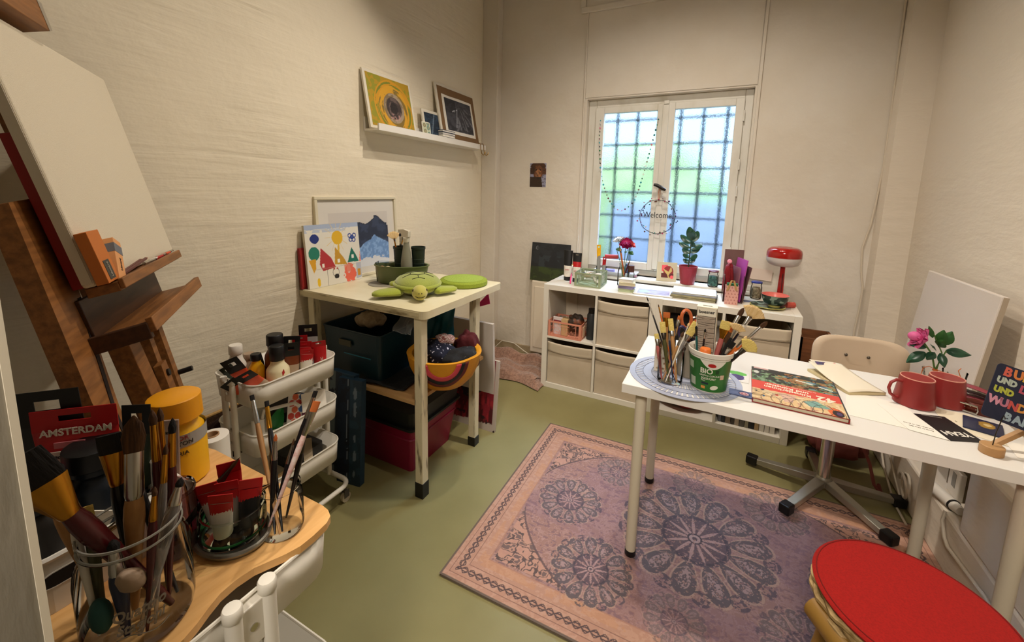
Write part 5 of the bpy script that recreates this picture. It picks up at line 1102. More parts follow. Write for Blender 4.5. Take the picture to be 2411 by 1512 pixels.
# gesso tubes
for i,(x,y,hh_,top,lb) in enumerate(((.100,.215,.225,'blk','big white gesso tube with tall black top on the left end'),(.175,.195,.215,'blk','big gesso tube with black and red top beside the first'))):
    t=thing('gesso_tube',lb,'paint tube',(x,y,zk),rz=.1,group='gesso tubes on the cube shelf')
    MB().lathe([(.026,0),(.027,.002),(.027,.030)],24).build('cap',TC['blk'],t)
    n=20; ring=lambda ax,ay,z:[(ax*cos(2*PI*k/n),ay*sin(2*PI*k/n),z) for k in range(n)]
    def sec(a,b,nm,m_):
        vs=ring(*a)+ring(*b); MB().add(vs,[[k,(k+1)%n,n+(k+1)%n,n+k] for k in range(n)]+[list(range(n-1,-1,-1)),list(range(n,2*n))],0,True).build(nm,TC[m_],t)
    sec((.0275,.0275,.030),(.030,.020,.112),'body','wht')
    if i==0: sec((.030,.020,.112),(.034,.003,hh_),'top_sleeve','blk')
    else: sec((.030,.020,.100),(.032,.010,.150),'red_sleeve','red'); sec((.032,.010,.150),(.033,.003,hh_),'top_sleeve','blk'); MB().rrect(-.010,-.004,.010,.004,.003,0,.001).build('hang_hole',TC['slv'],t,M=frame((0,-.0052,hh_-.014),(1,0,0),(0,0,1)))
    text('GESSO',.011,TC['red'],t,frame((0,-.0265,.083),(1,0,0),(0,.1,1)),bold=.0002); text('acrylic primer',.006,TC['gry'],t,frame((0,-.0275,.066),(1,0,0),(0,.1,1))); text('250 ml',.006,TC['gry'],t,frame((0,-.028,.052),(1,0,0),(0,.1,1)))
o=brush((.170,.075,zk+.006),(.150,.170,zk+.135),'round',.012,'clear','silver','hog','small paintbrush with hot pink handle leaning on the gesso tube'); 
MB().lathe([(.004,.0),(.006,.02),(.005,.07),(.003,.085)],10).build('pink_grip',TC['pnk'],o)
# dark painting on radiator
def darkp(u,v):
    n=vnoise(u*7,v*7,4,4); c=full(u,'#1a1d20'); c=put(c,(n>.5)&(v>.4),'#24282c',.8); c=put(c,v<.38,'#2a3316'); c=put(c,(v<.38)&(n>.55),'#3a4a1c',.8); c=put(c,(v>.38)&(v<.68)&(np.abs(u-.5)<.3)&(n>.48),'#30383d',.7)
    r=np.hypot(u-.15,(v-.86)); c=put(c,r<.05,'#5d6064'); c=put(c,np.hypot(u-.17,v-.865)<.042,'#2a2c2f',.8); return c
panel('dark_landscape','small black night landscape with pale moon leaning on the radiator','painting',(-.308,.440,.6855),(1,0,.0),(.03,.10,1),.335,.318,.016,darkp,80,76,mat('black_edge','#121312',.7))
# window sill tray things
TRY=mat('white_tray','#d8dade',.4)
t=open_crate('paint_tray','shallow white tray with small bottles on the window sill','tray',.235,.412,.56,.545,.8005,.028,TRY,t=.003,taper=.02)
bottle((.475,.50,.806),.026,.085,mat('dusty_blue','#2f4766',.4),mat('dusty_blue','#2f4766'),'small dusty blue bottle in the white sill tray',cr=.45)
o=MB().rrect(-.05,-.02,.05,.02,.008,0,.014).build('pink_pack',mat('pink_pack_m','#d49ab4',.5),None,loc=(.51,.45,.808)); tag(o,'pale pink flat pack in the white sill tray','packet')
o=MB().rrect(-.04,-.025,.04,.025,.008,0,.030).build('violet_pack',mat('violet_pack_m','#6a638c',.5),None,loc=(.345,.485,.806)); tag(o,'violet and white pack in the white sill tray','packet')
for i,(x,y,zt_,c1,c2,lb) in enumerate(((.300,.36,1.05,'yel','blk','orange yellow headed slim tube standing behind the sage crate'),(.325,.365,.985,'gry','red','grey tube with red head standing behind the sage crate'),(.345,.36,.975,'wht','org','white narrow tube with orange head behind the sage crate'))):
    pass
ho=thing('pen_holder','clear pen cup behind the sage crate','cup',(.318,.345,zk)); MB().lathe([(.033,0),(.036,.003),(.038,.105)],28,caps=False).build('cup_wall',GLASS,ho)
paint_tube((.300,.350,zk+.006),.030,.262,'gry','yel','blk','tall orange yellow headed tube in the clear pen cup',rot=(0,-.04,.2),band='yel',hh=.16)
paint_tube((.330,.352,zk+.006),.026,.175,'gry','red','blk','grey tube with dark red head in the clear pen cup',rot=(0,.05,0),band='red',hh=.2)
o=MB().lathe([(.001,0),(.015,0),(.016,.004),(.016,.092),(.014,.096),(.001,.096)],20).build('red_roll',mat('roll_red','#b83a3c',.5),None,M=xf((.345,.335,.957),(0,PI/2-.06,.0))); tag(o,'small red roll lying across the pen cup','roll')
# flowers vase
def leaf2(par,p,d,l,w,m,up_=(0,0,1),bend=.2):
    M=frame(p,Vector(d).normalized().cross(Vector((-.25,-.75,.45))),d); return leafm(l,w,bend).build('leaf',m,par,M=M)
def leafm(l,w,bend=.2,nu=4,nv=8):
    return MB().grid(lambda u,v:((u-.5)*w*(sin(PI*(.03+.94*v)**.8)),l*v,bend*l*sin(PI*v*.8)*.6-abs(u-.5)*w*.3),nu,nv)
LG=mat('leaf_green','#2c5a26',.4,col2='#234a20',scale=12); LGD=mat('leaf_dark','#1d4030',.3,col2='#2a5539',scale=20); STM=mat('stem_green','#4a6b2c',.5)
def blossom(par,c,d,R,m,layers=4,np_=7,cup=.6,name='petal'):
    d=Vector(d).normalized(); a=d.orthogonal().normalized(); b=d.cross(a)
    for L in range(layers):
        r=R*(1-.2*L); tilt=cup*(.35+.5*L/layers)
        for k in range(np_-L):
            an=2*PI*k/(np_-L)+.4*L; out=(a*cos(an)+b*sin(an)); dr=(out*cos(tilt)+d*sin(tilt)).normalized(); side=dr.cross(d).normalized()
            M=frame(Vector(c)+d*(R*.10*L),side,dr)
            MB().grid(lambda u,v:((u-.5)*r*1.0*sin(PI*(.08+.84*v)**.7),r*v,-r*.32*sin(PI*v*.7)+r*.25*(u-.5)**2*4*v),4,5).build(name,m,par,M=M)
VX,VY=.500,.262
v=thing('flower_vase','glass jar with white and magenta flowers and brushes on the cube shelf','vase',(VX,VY,zk))
MB().lathe([(.034,0),(.039,.004),(.040,.09),(.036,.118),(.030,.130),(.030,.150),(.0325,.152),(.0325,.157)],32,caps=False).build('glass_body',GLASS,v)
fl=thing('flower_bouquet','white and magenta blooms with leaves in the sill jar','flowers',(VX,VY,zk+.02))
for dx,dy,h_ in ((-.05,.01,.30),(.005,.0,.27),(.035,0,.265),(-.06,.0,.24)): MB().tube([(0,0,0),(dx*.3,dy*.3,h_*.5),(dx,dy,h_)],.0025,6).build('stem',STM,fl)
blossom(fl,(-.050,.01,.305),(-.3,-.3,1),.042,mat('petal_white','#e9ecec',.6)); blossom(fl,(.008,-.01,.285),(.15,-.6,.6),.050,mat('petal_magenta','#b0125f',.6,col2='#8f0d4c',scale=60),5,9); blossom(fl,(.052,0,.28),(.7,-.2,.5),.028,mat('petal_coral','#d8524d',.6),3,6)
for d_,p_ in (((-.9,-.2,.1),(-.02,0,.235)),((-.2,-.8,-.3),(.02,0,.235)),((.7,-.4,-.4),(.03,0,.23))): leaf2(fl,p_,d_,.045,.030,LG)
for i,(b_,t_,hc,lb) in enumerate((((.515,.255),(.468,.225,1.065),'wood','pale wooden brush leaning in the flower jar'),((.520,.262),(.480,.215,1.035),'orange','light brush handle next to the pale one in the flower jar'),((.49,.25),(.545,.235,.96),'red','brown short brush in the flower jar'))): brush((b_[0],b_[1],zk+.01),t_,'round',.007,hc,'dark','hog',lb,'brushes in the flower jar',hr=.004,bl=.01,fl=.01)
br2=thing('round_lid_jar','small jar with brown lid beside the flower jar','jar',(.552,.262,zk)); MB().lathe([(.022,0),(.025,.003),(.025,.09),(.020,.105)],24).build('glass_body',GLASS,br2); MB().lathe([(.0215,.104),(.022,.106),(.022,.150),(.001,.151)],24).build('lid',mat('brown_lid','#4d2618',.4),br2)
# stacked note blocks
for i,(c_,s_,rz,lb) in enumerate((('#b3bd98',.052,.1,'green note block at the bottom of the card stack'),('#8f86a8',.050,-.05,'lilac note block in the middle of the card stack'),('#cfc4a0',.054,.2,'cream card block third in the stack'),('#e6e1d4',.045,-.1,'white card block on top of the card stack'))):
    o=thing('note_block',lb,'note block',(.560,.105,zk+.0215*i),rz=rz,group='stacked note blocks by the tablet')
    MB().box((-s_,-s_*.9,0),(s_,s_*.9,.003)).box((-s_,-s_*.9,.018),(s_,s_*.9,.021)).build('cover',mat('note_'+c_[1:],c_,.6),o,bevel=.001); MB().box((-s_*.96,-s_*.86,.003),(s_*.96,s_*.86,.018)).build('pages',mat('note_pg'+c_[1:],c_,.8,bump=.4,scale=200,stretch=(.1,.1,5)),o)
# tablet
tb3=thing('tablet','white tablet with pastel sketch on screen lying on the cube shelf','tablet',(.730,.135,zk),rz=.06)
MB().rrect(-.122,-.088,.122,.088,.012,0,.007).build('case',WH,tb3,bevel=.002)
def scr(u,v):
    n=vnoise(u*4,v*9,4,3); c=full(u,'#b4b3cf'); c=put(c,n>.5,'#c8cbe0',.8); c=put(c,(n<.42),'#8f8fb8',.6); c=put(c,((u-.2)/.17)**2+((v-.5)/.3)**2<1,'#b8d8dc',.8); c=put(c,((u-.3)/.07)**2+((v-.12)/.06)**2<1,'#8a7f80'); c=put(c,(np.abs(v-.35-.1*np.sin(6*u))<.015)&(u>.4),'#8488ac'); return c
sm_=vmat('screen_print',.12); paint('screen',.200,.144,60,44,scr,sm_,tb3,xf((-.100,-.072,.0073)))
MB().box((-.124,-.089,0),(.124,.089,.0015)).build('back_shell',TC['gry'],tb3)
# card on sill
cd=thing('greeting_card','square cream card with bird cut out print on the sill','card',M=frame((.705,.430,.8005),(1,.12,.0),(0,.20,1)))
MB().box((0,0,-.004),(.135,.138,0)).build('card_body',mat('cream_card','#c9bfa0',.7),cd)
def bird(u,v):
    c=full(u,'#c9bfa0'); c=put(c,inpoly(u,v,[(.1,.95),(.55,.98),(.55,.5),(.12,.5)]),'#e5525a'); c=put(c,((u-.6)/.36)**2+((v-.5)/.42)**2<1,'#8f1d20'); c=put(c,(v<.38)&(v>.05)&(u>.03)&(u<.97),'#5c1516'); c=put(c,(v<.5)&(u<.1),'#c9bfa0')
    c=put(c,inpoly(u,v,[(.22,.72),(.40,.60),(.62,.50),(.75,.86),(.82,.78),(.86,.55),(.72,.40),(.62,.20),(.76,.02),(.60,.05),(.52,.28),(.34,.48)]),'#cbb069'); c=put(c,((u-.86)/.12)**2+((v-.12)/.13)**2<1,'#ee5a63'); return c
paint('bird_print',.094,.100,60,62,bird,vmat('paper_print'),cd,xf((.022,.020,.0008)))
# plant
PX,PY=.912,.435
pt=thing('potted_plant','young rubber plant with dark round leaves in a red pot on the sill','potted plant',(PX,PY,.8005))
MB().lathe([(.045,0),(.047,.003),(.060,.118),(.0625,.120),(.0625,.128),(.059,.128),(.057,.116),(.05,.10),(0,.10)],36).build('pot',mat('wine_pot','#94202c',.4),pt)
MB().lathe([(.0,.112),(.056,.110)],24,caps=False).build('soil',mat('soil','#2a1d14',.95,bump=.8,scale=90),pt)
MB().tube([(0,0,.10),(.002,0,.18),(.004,0,.27),(.006,.002,.33)],.004,8).build('stem',mat('plant_stem','#2f3a1f',.6),pt)
random.seed(11)
for (z,an,l,w,el) in ((.15,2.7,.05,.035,.5),(.155,.4,.045,.03,.6),(.18,-.6,.060,.040,.55),(.19,3.5,.05,.035,.4),(.225,.1,.075,.045,.65),(.22,3.0,.060,.045,.5),(.25,-.2,.08,.03,.35),(.26,2.9,.085,.045,.35),(.265,-1.4,.055,.05,.6),(.275,.15,.075,.028,.15),(.29,2.8,.09,.045,.6),(.30,.5,.085,.055,1.05),(.31,2.1,.095,.055,1.15),(.315,-1.7,.06,.055,.9),(.32,1.2,.06,.05,1.2)):
    d=Vector((cos(an)*cos(el),sin(an)*cos(el)*.6,sin(el))); M=frame((.004,0,z),d.cross(Vector((.1*cos(9*z),-.8,.55))),d); MB().grid(lambda u,v:((u-.5)*w*sin(PI*(.03+.94*v))**.6,l*v,-.10*l*sin(PI*v)-abs(u-.5)*w*.25),4,8).build('leaf',LGD,pt,M=M)
# glass jar with green content + red lid ; jar of shells
jar((1.075,.432,.8005),.033,.105,'glass jar with dark green glass pieces and dark red lid on the sill',rim=.88,lid=mat('wine_lid','#5c1024',.4),neck=.84)
o=MB().lathe([(.001,0),(.029,.002),(.0295,.05),(.027,.068),(.001,.072)],20,fn=lambda a,z:1-.04*(1+sin(7*a+90*z))).build('green_pebbles',mat('dark_teal_glass','#20453f',.2,col2='#5c8f80',scale=60,bump=.7),None,loc=(1.075,.432,.807)); tag(o,'dark green glass pebbles filling the red lidded jar','pebbles',kind='stuff')
jar((1.330,.345,zk),.032,.105,'preserving jar of shells with royal blue lid',rim=.9,lid=mat('royal_blue_lid','#1d2e7c',.4),neck=.84)
o=MB().lathe([(.001,0),(.028,.002),(.0285,.05),(.022,.068),(.001,.07)],20,fn=lambda a,z:1-.05*(1+sin(6*a+120*z))).build('shells',mat('shell_fill','#a79a7e',.6,col2='#6d6248',scale=70,bump=.8),None,loc=(1.330,.345,zk+.007)); tag(o,'beige shells filling the blue lidded jar','shells',kind='stuff')
# papers / files
for i,(lb,c_,th,dz,w) in enumerate((('dark folder at the bottom of the paper pile on the cube shelf','#2b2a2c',.012,0,.135),('worn brown folder stuffed with sheets in the pile','#8f8250',.014,.0125,.132),('blue white document sleeve near the top of the paper pile','#8fa4cc',.006,.027,.130),('white sheets on top of the paper pile on the cube shelf','#e6e6ea',.008,.0335,.128))):
    o=thing('folder',lb,'folder',(.975,.155,zk+dz),rz=.04*(i-1.5)*.5,group='paper pile on the right cube shelf')
    m=MB().box((-w,-.082,0),(w,.105,.0012)).box((-w,-.082,th-.0012),(w,.105,th)).build('cover',mat('folder_'+c_[1:],c_,.5),o); MB().box((-w+.004,-.080,.0012),(w-.006,.100,th-.0012)).build('sheets',mat('sheet_edges','#c4b98c',.8,col2='#6d6a58',scale=120,stretch=(.2,.2,9)),o)
# gift bag
gb=thing('gift_bag','pink patterned paper bag with kraft ribbon handles on the cube shelf','bag',(1.185,.108,zk),rz=.05)
def ging(u,v):
    c=full(u,'#cf9a8c'); a=(u*4+.5*(np.floor(v*6)%2))%1; b=(v*6)%1; c=put(c,(np.abs(a-.5)<.26)&(np.abs(b-.35)<.12),'#a5645c'); c=put(c,(np.abs(a-.5)<.1)&(np.abs(b-.6)<.12),'#a5645c'); return c
MB().box((-.035,-.022,0),(-.034,.022,.115)).box((.034,-.022,0),(.035,.022,.115)).box((-.035,-.022,0),(.035,.022,.001)).box((-.035,.021,0),(.035,.022,.115)).box((-.035,-.022,0),(.035,-.021,.115)).build('bag_body',mat('gift_pink','#cf9a8c',.6),gb)
paint('bag_print',.070,.115,40,60,ging,vmat('paper_print'),gb,frame((-.035,-.0224,0),(1,0,0),(0,0,1)))
for s in (-1,1): MB().poly([(s*.022-.006,.09),(s*.022+.006,.09),(s*.006+.004,.150),(s*.006-.006,.150)] if s>0 else [(s*.026-.006,.085),(s*.026+.006,.085),(-.002,.150),(-.012,.150)],.001).build('ribbon_handle',mat('kraft_ribbon','#b08a55',.7),gb,M=frame((0,-.0245,0),(1,0,0),(0,0,1)))
MB().rrect(-.030,-.018,.030,.018,.01,.08,.128).build('green_tissue',mat('green_tissue_m','#27653b',.8,bump=.5,scale=60),gb)
# file holder behind
fh=thing('magazine_holder','clear brownish file holder with red cloth and pink folders','file holder',(1.19,.235,zk),rz=.05)
FHM=mat('smoky_acrylic','#8a6a66',.2,trans=.55,ior=1.2)
MB().box((-.055,.085,0),(.055,.088,.31)).build('tall_back',FHM,fh,bevel=.001); MB().box((-.055,-.09,0),(-.052,.085,.17)).box((.052,-.09,0),(.055,.085,.17)).box((-.055,-.09,0),(.055,.088,.003)).build('side_wall',FHM,fh)
for i,(x,c_,h_,ry,lb) in enumerate(((.020,'#b04a9a',.265,.10,'tall magenta folder in the file holder'),(.000,'#8d5a66',.215,.05,'rose grey folder left of the magenta folder'),(.035,'#5c3a3c',.225,.16,'dark maroon folder right of the magenta folder'))):
    o=MB().box((-.003,-.07,.004),(.003,.075,h_)).build('folder_sheet',mat('fold_'+c_[1:],c_,.5),None,loc=(1.19+x,.235,zk),rot=(.0,ry,.35)); tag(o,lb,'folder','folders in the file holder')
blob('red_scarf','dark red cloth stuffed in the file holder','cloth',(1.162,.22,zk+.125),(.028,.05,.115),mat('deep_red_cloth','#7c0f18',.85,bump=.4,scale=30),14,.25)
o=MB().lathe([(.010,0),(.014,.004),(.014,.012),(.010,.016)],18).build('pink_ribbon_roll',mat('pink_rib','#d77f90',.5),None,M=xf((1.160,.195,zk+.245),(1.2,0,0))); tag(o,'small pink ribbon roll on the red cloth','ribbon')
o=MB().box((0,0,0),(.062,.05,.035)).build('white_socket_box',WH,None,loc=(1.252,.425,.8),bevel=.004); tag(o,'white junction box at the right end of the sill','box')
# envelope on wall
o=MB().box((0,0,0),(.165,.003,.075)).build('envelope',mat('blush_paper','#d8c6b6',.7),None,loc=(1.258,.504,.873),rot=(-.06,.06,0)); tag(o,'blank blush envelope leaning on the wall between sill and lamp','envelope')
o=MB().box((-.045,-.02,0),(.045,.02,.002)).build('blue_slip',mat('blue_slip_m','#6f7ba6',.6),None,loc=(1.305,.235,zk),rot=(0,0,.05)); tag(o,'small blue paper slip in front of the shell jar','paper')
# mushroom lamp
LX,LY=1.452,.285
LR=mat('lamp_red_metal','#9c1410',.15,coat=.5); LO=mat('opal_glass','#c9c3bd',.3)
lp=thing('mushroom_lamp','red and white mushroom table lamp at the right end of the cube shelf','lamp',(LX,LY,zk))
MB().lathe([(.001,0),(.060,0),(.062,.006),(.055,.012),(.018,.016)],36).build('base',LR,lp)
MB().prism([(-.017,-.014),(.017,-.014),(.017,.014),(-.017,.014)],.014,.235,top=[(-.013,-.010),(.013,-.010),(.013,.010),(-.013,.010)]).build('pole',LR,lp,bevel=.005)
MB().box((.002,-.0152,.03),(.006,-.010,.19)).build('pole_groove',mat('groove_dark','#3a0806',.5),lp)
MB().lathe([(.02,.232),(.055,.236),(.078,.246),(.090,.264),(.0925,.285),(.0925,.292)],48).build('opal_shade',LO,lp)
MB().lathe([(.0935,.290),(.0935,.318),(.088,.335),(.072,.348),(.040,.353),(.034,.350),(.030,.353),(.001,.353)],48).build('red_cap',LR,lp)
MB().tube([(LX+.05-LX,.03,.006),(.075,.10,.003),(.105,.12,-.02),(.135,.10,-.10),(.155,.09,-.22)],.0022,6).build('lamp_cord',mat('beige_cord','#cfbfa2',.5),lp)
# bowl + plates
BX,BYY=1.415,.150
GRN=mat('leaf_ceramic','#7f9482',.3,col2='#20342c',scale=34,lo=.44,hi=.50,detail=1); PKC=mat('coral_glaze','#d8766a',.3); YEG=mat('lemon_glaze','#c7c06a',.3)
for i,(r_,dx,dz,lb) in enumerate(((.092,-.035,0,'coral plate with green leaf pattern under the bowl'),)):
    pl=thing('plate',lb,'plate',(BX+dx,BYY-.01,zk)); MB().lathe([(.05,0),(.055,.002),(r_,.011),(r_+.001,.013),(r_-.004,.0135),(.05,.006),(0,.005)],48).build('rim',YEG,pl); seg=MB().lathe([(.0,.0062),(.05,.0068),(.088,.0146)],48,caps=False).build('pattern_face',GRN,pl)
bw=thing('bowl','leaf patterned bowl with coral inside standing on the plate','bowl',(BX,BYY,zk+.0072))
MB().lathe([(.030,0),(.031,.010),(.036,.013)],36).build('foot',YEG,bw); MB().lathe([(.036,.013),(.055,.022),(.066,.045),(.070,.071)],48,caps=False).build('outer_glaze',GRN,bw); MB().lathe([(.070,.071),(.071,.073),(.068,.073),(.063,.045),(.05,.024),(0,.016)],48,caps=False).build('inner_glaze',PKC,bw)
o=MB().lathe([(.001,0),(.016,0),(.017,.003),(.017,.05),(.001,.052)],20).build('coral_roll',mat('coral_roll_m','#b54a3c',.5),None,M=xf((1.478,.185,zk+.017),(0,PI/2,.5))); tag(o,'coral roll lying behind the patterned bowl','roll')
# pink crate and bottle inside left cube
PKK=mat('salmon_plastic','#d98f74',.5)
zc=.3935
lattice_crate('small_crate','salmon pink lattice crate inside the upper left cube',.045,.005,.285,.20,zc,.115,PKK,0,'net')
t=thing('thermos','dark grey thermos bottle beside the salmon crate','bottle',(.335,.09,zc)); MB().lathe([(.030,0),(.033,.004),(.033,.175),(.026,.190)],28).build('body',mat('thermos_grey','#2b2f31',.5),t); MB().lathe([(.0235,.188),(.0245,.190),(.0245,.222),(.001,.224)],24).build('lid',BLK,t)
o=MB().rrect(-.035,-.012,.035,.012,.008,0,.125).build('pill_box',mat('pinkish_white','#d8cdc8',.4),None,loc=(.095,.06,zc+.006)); tag(o,'white box with pink print sticking out of the salmon crate','box'); MB().box((-.028,-.0125,.085),(.028,-.012,.105)).build('print_band',mat('maroon_print','#7c2430',.5),o)
o=MB().rrect(-.025,-.03,.025,.03,.008,0,.12).build('tan_pouch',mat('tan_pouch_m','#c9a877',.7,bump=.3,scale=30),None,loc=(.150,.07,zc+.006)); tag(o,'tan pouch in the middle of the salmon crate','pouch')
blob('crate_tools','dark tools and cables heaped in the salmon crate','tools',(.215,.10,zc+.10),(.055,.055,.06),mat('tool_mix','#3a3028',.5,col2='#8c4a2a',scale=24,lo=.5,hi=.7),22,.35)
o=MB().box((0,0,0),(.003,.045,.075)).build('paper_tag',mat('peach_tag','#d9b392',.7),None,loc=(.292,.03,zc+.02)); tag(o,'peach paper tag between crate and thermos','tag')
# right unit: open upper left cube (dark) contents + lower cubes
o=MB().rrect(-.14,-.10,.14,.10,.03,0,.22).build('dark_bag',mat('charcoal_bag','#1c1a19',.8,bump=.4,scale=14),None,loc=(.97,.20,.394)); tag(o,'charcoal bag filling the open cube behind the brushes','bag')
blob('red_bag','red cloth bag in the lower left cube of the right shelf','bag',(.955,.16,.112),(.145,.14,.072),mat('red_cloth_bag','#8e1216',.8,bump=.4,scale=16),17,.12)
cols=['#6b6d74','#22242a','#7b6a55','#3a332c','#a79a84','#55524a','#8f8873','#1b1b1d','#a88d63','#d8d2c4','#d9d3c6','#dcd6c9']
x=1.178
for i,c_ in enumerate(cols):
    w_=[.018,.022,.030,.020,.026,.028,.022,.030,.024,.028,.026,.028][i]; h_=[.24,.22,.25,.21,.2,.24,.22,.2,.22,.27,.27,.27][i]
    o=thing('binder','%s in the lower right cube'%['grey slim binder first from the left','black slim binder second from the left','brown box file third from the left','dark brown booklet fourth from the left','beige thick booklet fifth from the left','grey green file in the middle of the row','pale olive file left of the black box','black rounded box among the files','tan box file right of the black box','white magazine file left one of three','white magazine file middle one of three','white magazine file right one of three'][i],'binder',(x,.03,.0385),group='files in the lower right cube')
    MB().box((0,0,0),(w_*.92,.002,h_)).box((0,0,0),(.0015,.20,h_)).box((w_*.92-.0015,0,0),(w_*.92,.20,h_)).build('cover',mat('file_'+c_[1:],c_,.5),o,bevel=.0008); MB().box((.002,.004,.003),(w_*.92-.002,.198,h_-.006)).build('pages',mat('file_pages','#c9c0ab',.8),o); x+=w_
# ---------------- window hangings ----------------
WIRE=mat('dark_wire','#2b2724',.5,.5)
wr=thing('welcome_wreath','wire ring with coloured beads lettered Welcome hanging from the window handle','wreath',(.668,.512,1.258))
R=.124
MB().tube([(R*cos(a),.003*sin(3*a),R*sin(a)) for a in [2*PI*i/48 for i in range(48)]],.0018,6,closed=True).tube([((R+.005*sin(7*a))*cos(a),.004*cos(7*a),(R+.005*sin(7*a))*sin(a)) for a in [2*PI*i/96 for i in range(96)]],.0009,5,closed=True).build('ring',WIRE,wr)
MB().tube([(0,0,R),(-.004,-.004,R+.05),(.004,-.006,.217)],.0022,5).tube([(0.006,0,R),(.008,-.004,R+.05),(.006,-.006,.217)],.0022,5).build('cord',mat('copper_cord','#b86a3a',.5),wr)
text('Welcome',.062,WIRE,wr,frame((0,-.002,.012),(1,0,0),(0,0,1)),th=.0006,sx=.82)
bc_=[mat('bead_'+n,c,.35) for n,c in (('plum','#4f1f5c'),('rose','#a8365a'),('teal','#1f6a68'),('navy','#1f2550'),('white','#cfc9c4'),('brown','#5c3524'))]
rd=random.Random(4)
for i in range(46):
    a=2*PI*i/46+rd.uniform(-.05,.05); r=R+rd.uniform(-.018,.020); s=rd.uniform(.004,.0072); MB().ell((r*cos(a),rd.uniform(-.004,.004),r*sin(a)),(s,s,s),seg=8,ring=6).build('bead',bc_[rd.randrange(6)],wr)
gp=[(.200,1.985),(.200,1.90),(.200,1.821),(.210,1.70),(.222,1.60),(.245,1.50),(.275,1.42),(.300,1.37),(.350,1.31),(.392,1.286),(.440,1.31),(.489,1.363),(.515,1.44),(.535,1.52),(.562,1.643),(.580,1.73),(.600,1.83),(.615,1.90),(.628,1.975)]
ga=thing('paper_garland','thread of small coloured paper dots hanging in a V across the left window pane','garland',(.41,.535,1.286))
MB().tube([(x-.41,0,z-1.286) for x,z in gp],.0006,4).build('thread',mat('thread_white','#b9b5ad',.7),ga)
gc=[mat('dot_'+n,c,.5) for n,c in (('teal','#15605a'),('aqua','#4aa8b8'),('black','#191a20'),('pink','#e08aa0'),('maroon','#6b1230'),('green','#2f8a5a'),('white','#d9dcdc'),('olive','#6a6a3a'))]
acc=0; k=0
for (a,b) in zip(gp,gp[1:]):
    L=math.hypot(b[0]-a[0],b[1]-a[1]); n=max(1,int(L/.026))
    for j in range(n):
        t=(j+.5)/n; x_=a[0]+(b[0]-a[0])*t; z_=a[1]+(b[1]-a[1])*t; r=rd.uniform(.0045,.008); MB().lathe([(r,-.0005),(r,.0005)],10).build('paper_dot',gc[rd.randrange(8)],ga,M=xf((x_-.41,rd.uniform(-.003,.003),z_-1.286),(PI/2+rd.uniform(-.5,.5),0,rd.uniform(-.8,.8))))
# photo on wall
ph=thing('photo_print','small photograph of a brown woolly sheep taped to the back wall','photo',M=frame((-.373,.5188,1.458),(1,0,0),(0,0,1)))
def sheep(u,v):
    n=vnoise(u*14,v*20,4,3); c=full(u,'#8f8fa6'); c=put(c,(((u-.5)/.46)**2+((v-.86)/.2)**2<1),'#4a2c1a'); c=put(c,((u-.5)/.30)**2+((v-.62)/.30)**2<1,'#6b3f24'); c=put(c,((u-.52)/.17)**2+((v-.55)/.19)**2<1,'#a06a42'); c=put(c,(v<.42)&(u<.75-.2*(v-.2)),'#2f1c12'); c=put(c,(np.abs(u-.14)<.14)&(np.abs(v-.68)<.13),'#3b2216'); c=put(c,(np.abs(u-.86)<.12)&(np.abs(v-.66)<.13),'#5a3420'); c=put(c,((u-.52)/.12)**2+((v-.38)/.05)**2<1,'#1c100a')
    for x in (.38,.64): c=put(c,((u-x)/.05)**2+((v-.72)/.035)**2<1,'#150c08')
    return put(c,n>.6,'#1f140e',.45)
MB().box((0,0,0),(.150,.198,.001)).build('photo_paper',PAPER,ph); paint('photo_image',.146,.194,44,58,sheep,vmat('photo_gloss',.3),ph,xf((.002,.002,.0014)))
# ---------------- floor blanket and cables ----------------
FUR=mat('dusty_fur','#a5806c',.95,bump=.9,scale=70,col2='#8a6756',detail=8,sheen=.5,lo=.4,hi=.6)
def furb(u,v):
    x=-.60+.625*u; y=-.10+.46*v+.05*sin(3*u)
    fold=.035*max(0,sin(4.5*v+2.2*u))**2+.05*(1 if v>.72 else 0)*sin(PI*min(1,(v-.72)/.28))+.04*max(0,u-.75)*4*sin(PI*v)
    e=min(u,1-u,v,1-v); return (x-.02*sin(9*v)*(u>.9)+.02*sin(6*v),y+.012*sin(11*u),.008+min(1,e*12)*(.025+fold+.012*sin(17*u+3*v)+.010*sin(23*v+5*u)))
o=MB().grid(furb,70,50).build('fleece_blanket',FUR); tag(o,'dusty pink brown fleece blanket crumpled on the floor in the corner','blanket')
CORD=mat('white_cord','#cfc5b2',.5)
o=MB().tube([(-.64,.40,.01),(-.56,.44,.10),(-.45,.46,.09),(-.36,.47,.035),(-.26,.44,.012),(-.2,.42,.008)],.0045,8).build('wall_cable',CORD); tag(o,'white cable looping over the blanket to the radiator','cable')
pts=[(1.907,.513,3.2),(1.907,.513,2.52),(1.911,.513,2.187),(1.916,.513,1.837),(1.917,.513,1.62),(1.907,.513,1.396),(1.898,.513,1.27),(1.874,.513,1.126),(1.885,.513,.98),(1.905,.513,.879),(1.902,.512,.75),(1.893,.51,.607),(1.90,.50,.40),(1.88,.49,.10)]
o=MB().tube(pts,.0055,8).build('ceiling_cable',mat('painted_cable','#d3c7b2',.7)); tag(o,'painted cable running down the back wall beside the corner chase','cable')
# ---------------- on the table ----------------
zt=.7355
